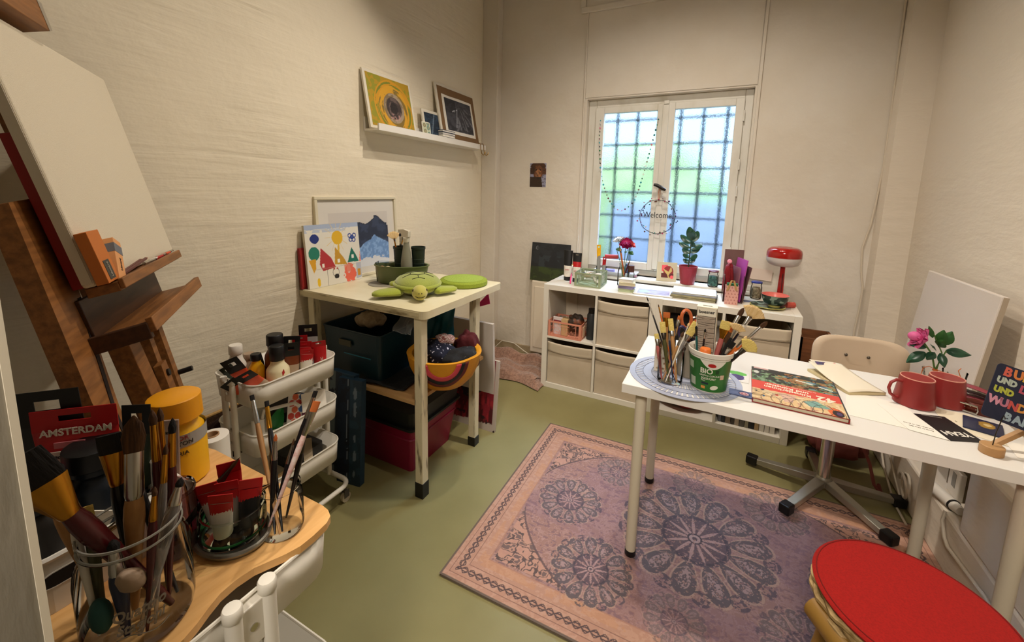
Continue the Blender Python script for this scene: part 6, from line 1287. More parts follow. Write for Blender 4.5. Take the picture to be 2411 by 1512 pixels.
# round openwork placemat
pm=thing('placemat','round pale blue openwork placemat overhanging under the brush pots','placemat',(1.015,-1.060,zt))
PMC=mat('placemat_vinyl','#9fa5b8',.5,col2='#a9aec0',scale=6); PML=mat('placemat_ink','#5a6078',.6)
R=.198
for nm,r0,r1 in (('outer_ring',.178,R),('middle_ring',.118,.146),('inner_ring',.0,.060)):
    MB().lathe([(r0,.0),(r1,.0),(r1,.0016),(r0,.0016)] if r0>0 else [(.0005,0),(r1,0),(r1,.0016),(.0005,.0016)],72,caps=False).build(nm,PMC,pm)
m=MB(); 
for i in range(60):
    a=2*PI*i/60
    for (ra,rb,w) in ((.143,.181,.0055),):
        m.box((ra,-w,.0001),(rb,w,.0014),0,Matrix.Rotation(a,4,'Z'))
sp_=m.build('ray_bars',PMC,pm)
m=MB()
for i in range(72):
    m.box((.057,-.0020,.0001),(.121,.0026,.0014),0,Matrix.Rotation(2*PI*i/72,4,'Z'))
m.build('inner_rays',PMC,pm)
m=MB()
for r in (.176,.148,.116,.062): m.tube([(r*cos(a),r*sin(a),.0017) for a in [2*PI*i/72 for i in range(72)]],.0008,4,closed=True)
m.build('ink_rings',PML,pm)
ztm=zt+.0018
# glass of brushes
gx,gy=.972,-1.140
jar((gx,gy,ztm),.044,.140,'clear straight glass crowded with thin brushes on the placemat',name='brush_glass',cat='glass',rim=1,neck=.95)
TBG='brushes in the clear glass on the table'
def tg(b,t,*a,**k): return brush((gx+b[0],gy+b[1],ztm+.009),t,*a,grp=TBG,face=(.15,-1,0),**k)
for (b,t,kd,w,hc,fc,bc,lb,kw) in (
 ((.024,-.02),(.862,-1.08,1.032),'round',.004,'black','silver','black','longest thin black brush leaning far left over the shelf',dict(bl=.02,fl=.05)),
 ((.02,.01),(.905,-1.07,1.005),'round',.004,'orange','gold','brown','thin yellow handled brush leaning left in the glass',dict(bl=.01,fl=.02)),
 ((-.026,-.01),(.912,-1.12,.905),'flat',.016,'rose','silver','foam','rose handled sponge brush leaning left in the glass',dict(bl=.02,fl=.02)),
 ((.0,-.02),(.930,-1.125,.955),'flat',.020,'green','dark','foam','olive handled foam brush standing in the glass',dict(bl=.04,fl=.02)),
 ((.026,-.01),(.955,-1.10,.965),'flat',.018,'wood','silver','foam','yellow foam tipped wooden brush in the glass',dict(bl=.045,fl=.015)),
 ((-.015,.015),(.940,-1.095,.985),'flat',.024,'wood','gold','orange','brush with wide orange tip at the back of the glass',dict(bl=.02,fl=.03)),
 ((.01,.02),(.975,-1.09,.94),'round',.007,'black','silver','black','black handled brush with silver collar at the back of the glass',{}),
 ((-.02,-.02),(1.005,-1.12,.93),'round',.010,'wood','silver','brown','stubby brown round brush leaning right in the glass',dict(bl=.022,fl=.03)),
 ((-.025,.0),(1.045,-1.10,.965),'flat',.026,'clear','silver','foam','pale yellow foam brush leaning right in the glass',dict(bl=.055,fl=.02)),
 ((-.01,-.028),(1.020,-1.085,.955),'round',.008,'white','silver','hog','white handled brush leaning right in the glass',{}),
 ((.015,-.026),(.955,-1.13,.93),'round',.007,'blue','silver','black','navy handled brush low in the glass',{}),
 ((-.022,.018),(.985,-1.08,.975),'flat',.012,'wood','silver','orange','wooden brush with rust coloured tip behind the foam brushes',{}),
 ((.0,.0),(.960,-1.10,.915),'round',.006,'rose','silver','brown','rose handled brush standing handle up in the glass',{}),
): tg(b,t,kd,w,hc,fc,bc,lb,**kw)
# tall tin with scissors, cup
sx,sy=.985,-1.020
sc=thing('pattern_tin','white floral patterned square tin behind the brush glass','tin',(sx-.050,sy-.010,ztm),rz=.1)
def flor(u,v):
    c=full(u,'#d8cfbc')
    for j in range(6):
        for i in range(3): c=put(c,np.hypot((u-.2-.3*i-.1*(j%2))*.06,(v-.1-.16*j)*.13)<.005,['#a88a5c','#8c6a4c'][i%2])
    return c
MB().rrect(-.032,-.032,.032,.032,.006,0,.002).box((-.032,-.032,.002),(-.030,.032,.13)).box((.030,-.032,.002),(.032,.032,.13)).box((-.032,-.032,.002),(.032,-.030,.13)).box((-.032,.030,.002),(.032,.032,.13)).build('tin_wall',mat('tin_white','#d8cfbc',.4),sc)
paint('tin_print',.064,.13,24,50,flor,vmat('paper_print'),sc,frame((-.0324,.032,0),(0,-1,0),(0,0,1))); paint('tin_print',.064,.13,24,50,flor,vmat('paper_print'),sc,frame((-.032,-.0324,0),(1,0,0),(0,0,1)))
rb=thing('ribbed_pot','grey brown ribbed cylinder pot between the glass and the plastic bucket','pot',(1.030,-1.035,ztm))
MB().lathe([(.001,0),(.042,0),(.044,.004),(.044,.138),(.041,.138),(.041,.006),(.001,.006)],64,fn=lambda a,z:1+.018*(1 if int(a/(2*PI)*64)%2 else 0),sm=False).build('ribbed_wall',mat('ribbed_grey','#8b8170',.5),rb)
SCO=mat('scissor_orange','#c96a3c',.35); SCK=mat('scissor_black','#17171b',.4)
def scissors(c,lb,m,sz=1,rot=(0,0,0),grp=None):
    t=thing('scissors',lb,'scissors',c,rot=rot,group=grp)
    def ring(cx,cz,rx,rz,a): return [(cx+rx*cos(b)*cos(a)-rz*sin(b)*sin(a),0,cz+rx*cos(b)*sin(a)+rz*sin(b)*cos(a)) for b in [2*PI*i/24 for i in range(24)]]
    for s in (-1,1):
        MB().tube(ring(s*.021*sz,.148*sz,.014*sz,.026*sz,-s*.25),.0048*sz,8,closed=True).tube([(s*.012*sz,0,.125*sz),(s*.002*sz,0,.10*sz),(0,0,.085*sz)],.005*sz,8).build('handle',m,t)
        MB().prism([(-.004*sz,.088*sz),(.005*sz,.088*sz),(.002*sz*s,0)],-.001+.0012*s,.0002+.0012*s,M=frame((0,0,0),(1,0,0),(0,0,1))).build('blade',FC['silver'],t)
    MB().cyl((0,-.004,.085*sz),(0,.004,.085*sz),.004*sz).build('pivot',CHROME,t)
scissors((1.010,-1.035,ztm+.015),'orange handled scissors standing in the ribbed pot',SCO,1.35,(0,.12,.5),'scissors in the ribbed pot')
scissors((1.045,-1.020,ztm+.010),'scissors with thin chrome rings in the ribbed pot',mat('ring_chrome','#a8a49c',.25,1),1.22,(0,.10,.2),'scissors in the ribbed pot')
scissors((1.028,-1.050,ztm+.012),'black and teal handled scissors in front in the ribbed pot',mat('teal_black','#12282c',.4,col2='#3a2a5c',scale=20),1.05,(0,-.05,.3),'scissors in the ribbed pot')
o=MB().rrect(-.010,-.002,.010,.002,.002,0,.26).build('white_ruler',mat('ruler_white','#cfc6b4',.5),None,loc=(1.050,-1.02,ztm+.008),rot=(-.05,.16,.3)); tag(o,'white ruler leaning right behind the scissors','ruler')
o=MB().tube([(0,0,0),(.0,0,.16),(.0,0,.215)],[.005,.005,.004],8).build('grey_pen',mat('pen_steel','#6d747a',.3,.6),None,loc=(1.052,-1.045,ztm+.008),rot=(.0,.02,0)); tag(o,'grey steel pen in the ribbed pot','pen')
# plastic bucket "BiO"
bx_,by_=1.100,-1.112
BG=mat('label_green','#1f5a1d',.4,col2='#2a6b22',scale=9); BW=mat('bucket_white','#d8d4c8',.35)
bk2=thing('yogurt_bucket','white plastic bucket with green label lettered BiO full of brushes','bucket',(bx_,by_,ztm))
pr=[(.056,0),(.058,.003),(.070,.128),(.070,.130),(.0745,.131),(.0755,.136),(.0755,.146),(.0735,.148),(.0715,.146),(.067,.128),(.055,.005),(0,.004)]
MB().lathe(pr,56).build('bucket_wall',BW,bk2)
F0=-PI/2-.05
LRr=lambda z:.0584+(z-.003)*.0960
o=MB().grid(lambda u,v:(LRr(.006+.116*v)*1.004*cos(2*PI*u),LRr(.006+.116*v)*1.004*sin(2*PI*u),.006+.116*v),56,3).build('green_label',BG,bk2)
def onb(nm,u0,u1,z0,z1,m,off=1.012,n=10): return MB().grid(lambda u,v:(LRr(z0+(z1-z0)*v)*off*cos(F0+u0+(u1-u0)*u),LRr(z0+(z1-z0)*v)*off*sin(F0+u0+(u1-u0)*u),z0+(z1-z0)*v),n,2).build(nm,m,bk2)
# white swoosh
MB().grid(lambda u,v:(LRr(.1215-(.030*(1-(2*u-1)**2))*v)*1.010*cos(F0-.42+1.25*u),LRr(.1215-(.030*(1-(2*u-1)**2))*v)*1.010*sin(F0-.42+1.25*u),.1215-(.030*(1-(2*u-1)**2))*v),24,3).build('white_field',BW,bk2)
el2=MB().prism([(.013*cos(a),.0065*sin(a)) for a in [2*PI*i/24 for i in range(24)]],0,.0008).build('red_oval',mat('logo_red','#a31d1f',.4),bk2,M=frame((LRr(.106)*1.02*cos(F0+.16),LRr(.106)*1.02*sin(F0+.16),.106),(-sin(F0+.16),cos(F0+.16),0),(.1*cos(F0),.1*sin(F0),1)))
LT=mat('label_text_white','#d9d6c4',.5)
wraptext('BiO',.026,LT,bk2,LRr(.082)*1.016,.082,F0-.08,bold=.0006,cone=.096); wraptext('CREMIG GERÜHRT',.0085,LT,bk2,LRr(.066)*1.016,.066,F0+.12,cone=.096); wraptext('JOGHURT',.0105,LT,bk2,LRr(.055)*1.016,.055,F0+.05,bold=.0002,cone=.096); wraptext('MILD',.006,LT,bk2,LRr(.047)*1.016,.047,F0-.22,cone=.096)
onb('eu_patch',.36,.52,.076,.090,mat('patch_dark_green','#143c16',.5)); onb('dark_strip',-.3,.05,.033,.040,mat('strip_navy','#14202a',.5)); onb('mini_badge',-.32,-.10,.016,.026,mat('badge_orange','#c98a3c',.5)); onb('side_panel_print',-1.18,-.80,.078,.105,mat('print_sage','#9fae94',.5)); onb('barcode',-1.05,-.66,.018,.048,mat('barcode_grey','#a8b09a',.5)); onb('pink_print',.62,.84,.055,.072,mat('print_peach','#c9a890',.5))
MB().prism([(.013*cos(a),.0075*sin(a)) for a in [2*PI*i/20 for i in range(20)]],0,.0006).build('spoon_print',LT,bk2,M=frame((LRr(.024)*1.018*cos(F0+.36),LRr(.024)*1.018*sin(F0+.36),.024),(-sin(F0+.36),cos(F0+.36),.25),(0,0,1)))
# thread box standing in the bucket
tbx=thing('thread_box','open cardboard box of grey thread printed boesner standing in the bucket','box',(bx_-.020,by_+.020,ztm+.110),rot=(-.07,-.03,-.06))
BXM=mat('box_white_card','#ddd6c2',.7)
MB().box((-.032,-.020,0),(.032,.022,.005)).box((-.032,-.022,0),(-.030,.022,.175)).box((.030,-.022,0),(.032,.022,.175)).box((-.032,.020,0),(.032,.022,.175)).box((-.032,-.022,.145),(.032,-.020,.178)).build('carton',BXM,tbx)
MB().box((-.033,-.024,0),(.033,.024,.0012)).build('top_flap',mat('box_top_card','#efe9d2',.7),tbx,M=xf((0,0,.178),(.10,.04,0))); MB().rrect(-.016,-.003,.016,.003,.003,.0013,.0018).build('hang_slot',mat('slot_brown','#4b4234',.8),tbx,M=xf((0,0,.178),(.10,.04,0)))
text('boesner',.0155,TC['blk'],tbx,frame((0,-.0224,.160),(1,0,0),(0,0,1)),bold=.0004)
m=MB()
for i in range(24):
    z=.006+.0058*i; m.tube([(-.028,-.021+.001*(i%2),z+.003*sin(i*1.7)),(0,-.0225,z+.002*sin(i)),(.028,-.021,z-.003*sin(i*2.1))],.0030,6)
m.box((-.028,-.019,.004),(.028,.018,.143)); m.build('thread_skein',mat('thread_grey','#a29382',.9,bump=.3,scale=200),tbx)
bkB='brushes in the green labelled bucket'
def tk(b,t,*a,**k): return brush((bx_+b[0],by_+b[1],ztm+.020),t,*a,grp=bkB,face=(.15,-1,0),**k)
for (b,t,kd,w,hc,fc,bc,lb,kw) in (
 ((-.03,-.01),(1.190,-1.055,1.030),'filbert',.016,'orange','silver','brown','brown filbert brush leaning right behind the thread box',dict(bl=.032,fl=.04)),
 ((-.02,.01),(1.232,-1.045,1.035),'fan',.060,'white','silver','hog','largest pale fan brush at the back of the bucket',dict(bl=.042,fl=.03)),
 ((-.025,.0),(1.218,-1.050,1.005),'filbert',.017,'blue','silver','brown','dark brown filbert brush before the large pale fan',dict(bl=.035,fl=.04)),
 ((-.03,-.015),(1.262,-1.085,1.000),'filbert',.015,'orange','silver','brown','brown round brush leaning farthest right in the bucket',dict(bl=.028,fl=.055)),
 ((-.01,-.03),(1.178,-1.120,.985),'fan',.036,'black','silver','hog','cream fan brush with black handle at the front of the bucket',dict(bl=.024,fl=.025,hr=.006)),
 ((-.02,-.03),(1.225,-1.130,.935),'fan',.044,'black','dark','foam','mustard fan brush at the right front of the bucket',dict(bl=.040,fl=.02)),
 ((.0,.0),(1.140,-1.100,.985),'flat',.034,'rose','gold','foam','broad olive gold flat brush in the middle of the bucket',dict(bl=.030,fl=.03,hr=.008)),
 ((.01,.01),(1.158,-1.070,.975),'flat',.030,'wood','gold','orange','wide wooden brush behind the olive gold one',dict(bl=.03,fl=.03,hr=.009)),
 ((-.03,.02),(1.075,-1.130,.955),'round',.007,'black','silver','black','thin black brush at the left edge of the bucket',{}),
 ((-.035,.0),(1.045,-1.125,.96),'round',.008,'teal','dark','black','slim dark teal brush beside the left bucket rim',{}),
 ((.0,.02),(1.205,-1.110,.945),'round',.010,'orange','silver','hog','short orange handled brush at the right rim of the bucket',dict(bl=.012,fl=.04)),
 ((-.01,.0),(1.165,-1.135,.925),'flat',.020,'black','silver','black','black handled flat brush at the bucket front',dict(hr=.006)),
 ((.01,-.01),(1.150,-1.09,.945),'flat',.028,'red','dark','brown','brown wide brush with wine handle in the bucket',dict(hr=.008,bl=.04)),
): tk(b,t,kd,w,hc,fc,bc,lb,**kw)
o=MB().lathe([(.001,-.05),(.016,-.05),(.018,-.046),(.018,-.004),(.015,0),(.001,.001)],24).build('orange_marker',mat('orange_cap_m','#d9722e',.45),None,loc=(1.082,-1.150,ztm+.155)); tag(o,'orange capped marker end sticking out of the bucket front','marker')
# stickers beside bucket
def splat(u,v):
    n=vnoise(u*5,v*5,3,3); c=full(u,'#dcd9d2'); r=np.hypot((u-.5),(v-.38)*1.2); c=put(c,r<.33+.1*(n-.5),'#4a2a6c'); c=put(c,(r<.3)&(n>.5),'#2f2450',.8); c=put(c,(np.hypot((u-.5)*.9,(v-.75)*1.9)<.35)&(r>.3),'#5fae3c'); return c
t=thing('colour_card','card with violet and green blot beside the bucket','card',(1.150,-1.000,zt),rz=-.1); MB().box((0,0,0),(.085,.105,.0012)).build('card_sheet',mat('film_card','#d5d3cc',.3),t); paint('blot_print',.083,.103,36,44,splat,vmat('paper_print'),t,xf((.001,.001,.0015)))
def ev(u,v):
    c=full(u,'#6d78a0'); r=np.hypot((u-.62)*1.4,(v-.5)); c=put(c,r<.36,'#27335c'); c=put(c,r<.28,'#c9a0a0'); c=put(c,r<.18,'#b0586a'); c=put(c,r<.08,'#e3c8b0'); return c
t=thing('blue_card','small blue card with rose eye motif right of the bucket','card',(1.168,-1.135,zt+.0021),rz=-.05); MB().box((0,0,0),(.075,.048,.001)).build('card_sheet',TC['blu'],t); paint('eye_print',.073,.046,40,26,ev,vmat('paper_print'),t,xf((.001,.001,.0013)))
# art book
def book(u,v):
    # u: left..right, v: near..far ; printed upside down for the camera
    n=vnoise(u*13,v*9,4,4); n2=vnoise(u*22,v*26,9,3); n3=vnoise(u*7,v*20,12,3)
    c=full(u,'#2c3b36'); c=put(c,n>.52,'#55704e'); c=put(c,(n2>.58),'#7f9c7d',.8); c=put(c,(n3>.60)&(u>.3),'#a8683c',.75); c=put(c,n2<.36,'#171f22'); c=put(c,(n3<.36)&(u>.4),'#6c8fb0',.7)
    c=put(c,(v>.86)&(n>.5),'#1f2a2c'); c=put(c,seg_d(u,v,(.55,.80),(.72,.76))<.015,'#d8d4c4'); c=put(c,seg_d(u,v,(.80,.72),(.93,.68))<.014,'#cfd3c8'); c=put(c,np.hypot((u-.06)*1.3,(v-.83))<.045,'#c9ccc2'); c=put(c,(v>.955)&(u>.03)&(u<.22),'#c9a6a0')
    lo=full(u,'#d8b888'); lo=put(lo,n>.55,'#e0c79c'); lo=put(lo,n2>.66,'#b98a7a',.7)
    for (x,y,rr_,cc) in ((.88,.09,.115,'#d96a3c'),(.90,.07,.085,'#191522'),(.91,.07,.045,'#4a3560'),(.76,.18,.05,'#e8c04c'),(.12,.30,.035,'#202a4c'),(.13,.12,.025,'#3a6a8c'),(.44,.12,.018,'#4a2f6c'),(.28,.22,.03,'#b84c3a'),(.05,.22,.02,'#22262c')): lo=put(lo,np.hypot((u-x)*1.35,(v-y))<rr_*.9,cc)
    lo=put(lo,inpoly(u,v,[(.56,.20),(.70,.28),(.86,.14),(.62,.10)]),'#5f9c9c',.8); lo=put(lo,inpoly(u,v,[(.30,.30),(.50,.30),(.44,.10),(.36,.08)]),'#cfa79a',.8)
    for k in range(7):
        lo=put(lo,np.abs(np.hypot((u-.15-.11*k),(v-.05-.03*(k%3)))-.16)<.0035,'#2a2420',.9)
    band=(v>.30+.05*u)&(v<.55+.0*u); c=np.where((v<.30+.05*u)[:,None],lo,c); c=put(c,band,'#d0463c'); c=put(c,u>.985,'#27303a'); return c
bkm=thing('art_book','art picture book with red title band lying upside down on the table','book',M=frame((1.236,-1.158,zt),Vector((1.495-1.234,-1.170+1.158,0)),(0.02,1,0)))
w,h=.262,.300
MB().box((0,0,0),(w,h,.0025)).box((0,0,.0135),(w,h,.016)).box((w-.003,0,.0025),(w,h,.0135)).build('cover',mat('book_red_cloth','#8f1a14',.5),bkm,bevel=.0008)
MB().box((.004,.003,.0025),(w-.004,h-.004,.0135)).build('pages',mat('page_block','#cfc4a8',.8,bump=.4,scale=300,stretch=(.1,.1,6)),bkm)
paint('cover_print',w,h,150,170,book,vmat('book_print',.25),bkm,xf((0,0,.0165)))
BT=mat('title_cream','#ecdcc4',.5)
fr=lambda x,y:Matrix.Translation((x,y,.0169))@Matrix.Rotation(PI-.09,4,'Z')
text('42',.052,BT,bkm,fr(.215,.113),bold=.0016); text('Künstlerinnen',.0245,BT,bkm,fr(.106,.118),bold=.0006); text('und Künstler',.0245,BT,bkm,fr(.106,.140),bold=.0006); text('aus aller Welt in Bildern und Geschichten',.0075,BT,bkm,fr(.13,.158))
# sketchbook
sk=thing('sketchbook','cream sketchbook lying open with curled cover and small colour print','sketchbook',M=frame((1.545,-.930,zt),(1.660-1.545,-.868+.930,0),(-.43,.9,0)))
MB().box((0,0,0),(.135,.20,.010)).build('page_block',mat('cream_pages','#cdbd92',.8,bump=.3,scale=300,stretch=(.1,.1,6)),sk,bevel=.001)
MB().grid(lambda u,v:(.135*u,.20*v,.0105+.030*(v)**2*(1-.3*u)+.004*sin(PI*u)),12,10).build('top_leaf',mat('cream_leaf','#e2d8c0',.8),sk,solid=.0008)
def skp(u,v):
    n=vnoise(u*8,v*5,3,3); c=full(u,'#c63c3a'); c=put(c,u<.55,'#3c4a3a'); c=put(c,(u<.55)&(n>.5),'#5c3c6c'); c=put(c,(u<.4)&(n<.4),'#2c4c8c'); c=put(c,v<.1,'#e8e2d4'); return c
MB().grid(lambda u,v:(.10*u+.012,.190+.022*v,.0395+.004*v-.010*u),6,2).build('leaf_underside',mat('cream_leaf','#e2d8c0'),sk)
paint('colour_print',.085,.020,40,10,skp,vmat('paper_print'),sk,xf((.02,.176,.0375),(.30,.09,0)))
# cards/papers
def sheet(name,lb,pts,m,z=0,grp=None,th=.0008):
    cx=sum(p[0] for p in pts)/len(pts); cy=sum(p[1] for p in pts)/len(pts); t=MB().poly([(p[0]-cx,p[1]-cy) for p in pts],th).build(name,m,None,loc=(cx,cy,zt+z)); tag(t,lb,'paper',grp); return t
o=sheet('paper_sheet','large blank paper under the sketchbook and the note card',[(1.50,-1.100),(1.700,-1.115),(1.700,-.93),(1.55,-.88)],PAPER,0)
k=sheet('note_card','white note card with two lines of small print before the mugs',[(1.650,-1.118),(1.735,-1.135),(1.700,-.975),(1.615,-.955)],mat('bright_card','#efe9dc',.6),.001)
text('Danke für deine Zeit',.0065,mat('faint_ink','#8c8270',.7),k,xf((.012,-.045,.0012),(0,0,PI-.18))); text('und schön dass du da bist',.0065,mat('faint_ink','#8c8270'),k,xf((.010,-.030,.0012),(0,0,PI-.18)))
k=sheet('black_card','black card lettered YEAH in white lying face up before the mugs',[(1.737,-1.134),(1.822,-1.098),(1.783,-.962),(1.700,-.985)],mat('black_card_m','#131215',.45),.001)
for v in [0]: pass
text('YEAH',.034,PAPER,k,xf((.008,-.034,.0011),(0,0,PI+.30)),bold=.0006,sx=.85); MB().box((-.025,-.0003,0),(.025,.0003,.0004)).build('fine_line',PAPER,k,M=xf((-.014,.064,.0008),(0,0,.1)))
k=sheet('letter_sheet','cream sheet with faint stamped words under the navy booklet',[(1.765,-1.04),(1.875,-1.09),(1.870,-.90),(1.775,-.90)],mat('cream_sheet','#e3d8bd',.7),.0)
for i,(x,y) in enumerate(((-.035,.0),(-.018,.002),(.012,-.03),(.03,-.034))): text(['gut','so','alles','neu'][i],.008,mat('brown_ink','#8a7454',.7),k,xf((x,y,.001),(0,0,PI/2+.3)))
sheet('white_slip','white slip of paper at the right edge beside the card holder',[(1.865,-1.150),(1.935,-1.150),(1.935,-1.06),(1.88,-1.05)],PAPER,.0)
o=thing('navy_booklet','navy booklet with amber picture lying behind the card holder','booklet',(1.862,-.985,zt+.0012),rz=-.35); MB().box((-.042,-.050,0),(.042,.050,.005)).build('cover',mat('navy_cover','#1d2748',.4),o,bevel=.0008)
def amb(u,v): 
    c=full(u,'#1d2748'); c=put(c,np.hypot((u-.6),(v-.6)*.8)<.22,'#b08a3c'); c=put(c,np.hypot((u-.62),(v-.62)*.8)<.1,'#e3c98a'); return c
paint('cover_print',.080,.096,24,28,amb,vmat('book_print'),o,xf((-.040,-.048,.0053)))
# mugs
MUG=mat('mug_red_glaze','#8c2c2a',.35); MUR=mat('mug_rim_pink','#d79a86',.5); MUI=mat('mug_inside','#b24a44',.35)
def mug(x,y,rz,lb):
    t=thing('mug',lb,'mug',(x,y,zt),rz,'red ribbed mugs')
    MB().lathe([(.001,0),(.051,0),(.0545,.003),(.0545,.008),(.044,.094)],72,fn=lambda a,z:1+.010*cos(36*a) if z>.004 else 1).build('ribbed_wall',MUG,t)
    MB().lathe([(.044,.094),(.0435,.0965),(.0415,.0965),(.041,.094)],48,caps=False).build('rim',MUR,t); MB().lathe([(.041,.095),(.049,.012),(.0,.008)],48,caps=False).build('inside',MUI,t)
    MB().tube([(.044,0,.078),(.062,0,.082),(.078,0,.072),(.083,0,.052),(.076,0,.032),(.060,0,.020),(.050,0,.020)],[.006,.005,.0048,.0048,.0048,.005,.0065],10).build('handle',MUG,t); return t
mug(1.728,-.895,PI+.35,'red ribbed mug with visible handle, left of the two'); mug(1.822,-.838,.9,'red ribbed mug on the right behind the first')
# vase + rose
gx2,gy2=1.878,-.735
v=thing('glass_vase','fluted clear glass with a pink rose tied by orange cord','vase',(gx2-.055,gy2-.01,zt)); MB().lathe([(.022,0),(.024,.004),(.026,.05),(.034,.085)],40,caps=False,fn=lambda a,z:1+.02*cos(12*a)).build('glass_body',GLASS,v)
v2=thing('water_glass','plain clear tumbler right behind the mugs','glass',(gx2+.005,gy2+.01,zt)); MB().lathe([(.024,0),(.025,.004),(.033,.085)],36,caps=False).build('glass_body',GLASS,v2)
bxr,byr=gx2-.055,gy2-.01
rs=thing('rose','pink rose with glossy green leaves standing in the fluted glass','flower',(bxr,byr,zt+.010))
RP=mat('rose_pink','#d9679a',.55,col2='#c9578c',scale=20); 
hp=Vector((-.050,0,.180))
MB().tube([(.01,0,0),(.0,0,.07),(-.015,0,.13),hp],.0028,7).tube([(.012,.004,.0),(.004,.004,.06),(.01,.0,.14),(-.02,0,.205)],.002,6).tube([(.0,-.004,.0),(-.006,-.004,.06),(.02,0,.15)],.002,6).build('stem',STM,rs)
blossom(rs,hp+Vector((-.002,0,.0)),(-.80,-.1,.35),.044,RP,5,6,cup=1.05)
MB().ell(tuple(hp+Vector((-.018,0,.008))),(.021,.018,.017),seg=14,ring=8).build('bud_core',RP,rs)
for (p_,d_,l,w_,mm) in (((-.02,0,.19),(-.35,0,.9),.045,.016,LG),((.0,0,.17),(.05,-.1,1),.055,.034,LG),((.01,0,.17),(.25,0,.8),.055,.036,LG),((-.005,-.005,.16),(.0,-.5,.6),.045,.034,LG),((.02,0,.15),(1,0,-.05),.065,.034,LGD),((.005,-.005,.14),(.15,-.3,-.7),.05,.026,LGD),((-.01,-.004,.14),(-.45,-.3,-.5),.040,.028,LGD),((-.03,0,.155),(-1,0,-.05),.050,.022,LGD),((-.035,-.002,.135),(-.75,-.1,-.75),.068,.036,LGD),((-.01,0,.155),(-.3,-.5,.2),.04,.03,LGD)):
    leaf2(rs,p_,d_,l,w_,mm,bend=.12)
OC=mat('orange_cord','#c96a2c',.6)
o=thing('orange_ribbon','thin orange cord bow tied round the rose stems','ribbon',(bxr,byr,zt+.085)); MB().tube([(-.004,-.006,.004),(-.020,-.01,.012),(-.036,-.012,.005),(-.040,-.014,-.02),(-.036,-.016,-.055)],.0013,5).tube([(.004,-.006,.002),(.030,-.01,-.005),(.06,-.012,-.03),(.064,-.012,-.01),(.056,-.01,.012),(.062,-.01,.022)],.0013,5).tube([(.006*cos(a),.006*sin(a),.002*sin(2*a)) for a in [2*PI*i/16 for i in range(16)]],.002,6,closed=True).tube([(-.01,-.006,.0),(.004,-.009,-.004),(.012,-.006,-.008)],.002,5).build('cord_loops',OC,o)
# belts
BLT=mat('red_strap','#8f3a44',.5); BL2=mat('brown_leather','#6a2412',.4)
o=thing('folded_strap','pink red folded strap lying behind the right mug','strap',(1.905,-.76,zt),rz=-.5)
MB().grid(lambda u,v:(-.07+.14*u,-.018+.036*v,.040+.012*sin(PI*u)),16,3).build('upper_fold',BLT,o,solid=.003); MB().grid(lambda u,v:(-.065+.14*u,-.017+.034*v,.022+.010*sin(PI*u)),16,3).build('lower_fold',mat('dark_strap','#3a1a1c',.5),o,solid=.003); MB().box((-.07,-.018,0),(.07,.018,.021)).build('base_roll',BLT,o,bevel=.008)
o=thing('studded_belt','rolled brown studded leather belt with steel buckle beside the right mug','belt',(1.900,-.865,zt),rz=-.35)
MB().tube([(.030*(1-.08*k/10)*cos(a)*(1+.3*0),.022*sin(a)*(1-.08*k/10),.018) for k,a in enumerate([2*PI*i/20*2.2 for i in range(20)])],.003,4).build('inner_turns',BL2,o)
vs=[];fs=[];n=40
for i in range(n+1):
    a=2*PI*i/20; r=1-.004*i
    for z in (0,.034): vs.append((.045*r*cos(a),.028*r*sin(a),z))
fs=[[2*i,2*i+2,2*i+3,2*i+1] for i in range(n)]; MB().add(vs,fs,0,True).build('leather_coil',BL2,o,solid=.003)
for i in range(10): a=PI+.2+PI*.85*i/9; MB().ell((.047*cos(a),.030*sin(a),.017+.006*(i%2)),(.0022,.0022,.0022),seg=8,ring=5).build('stud',CHROME,o)
MB().tube([(-.022,0,-.014),(.022,0,-.014),(.024,0,0),(.022,0,.014),(-.022,0,.014),(-.024,0,0)],.003,7,closed=True).build('buckle',CHROME,o,M=xf((-.028,-.034,.018),(.3,0,-.2)))
# card holder
hd=thing('card_holder','wooden card stand with bent wire at the table front right','stand',(1.810,-1.158,zt))
WB=mat('beech_block','#b98f5e',.5,col2='#a87d4c',scale=14)
MB().lathe([(.001,0),(.024,0),(.0245,.001),(.0245,.023),(.023,.0245),(.001,.0245)],36).build('wood_base',WB,hd); MB().tube([(0,0,.02),(.002,0,.06),(.008,0,.105),(.010,0,.115),(.014,0,.105)],.0013,6).build('wire',FC['dark'],hd)
o=thing('wooden_rest','angled light wooden stick lying behind the card stand','stick',(1.862,-1.110,zt+.004),rz=.35); MB().box((-.05,-.006,0),(.055,.006,.014)).build('stick_body',WB,o,M=xf((0,0,.024),(0,-.62,0)),bevel=.001); MB().box((-.050,-.006,-.006),(-.03,.006,.004)).build('foot',WB,o)
sg=thing('quote_card','navy card with colourful hand lettering held tilted on the wire stand','card',M=frame((1.778,-1.150,zt+.108),(.93,-.02,-.26),(.20,.35,.92)))
w,h=.150,.150
MB().prism(rr(0,-.004,w,h,.01,5),-.0012,.0012).build('card_board',mat('navy_board','#141a33',.5),sg)
lt=[('BUNT','#c85a48',.016,.131,.033,'L'),('UND','#a9b3a4',.008,.105,.022,'L'),('LAUT','#b04a5c',.056,.098,.028,'L'),('UND','#a8ac3c',.008,.078,.022,'L'),('WUNDER','#c07a8c',.004,.047,.030,'L'),('BAR','#8fa0a8',.045,.014,.030,'L')]
pal=['#c85a48','#d07a3c','#d0a83c','#8f9cc0','#b0607c','#6a7a4c']
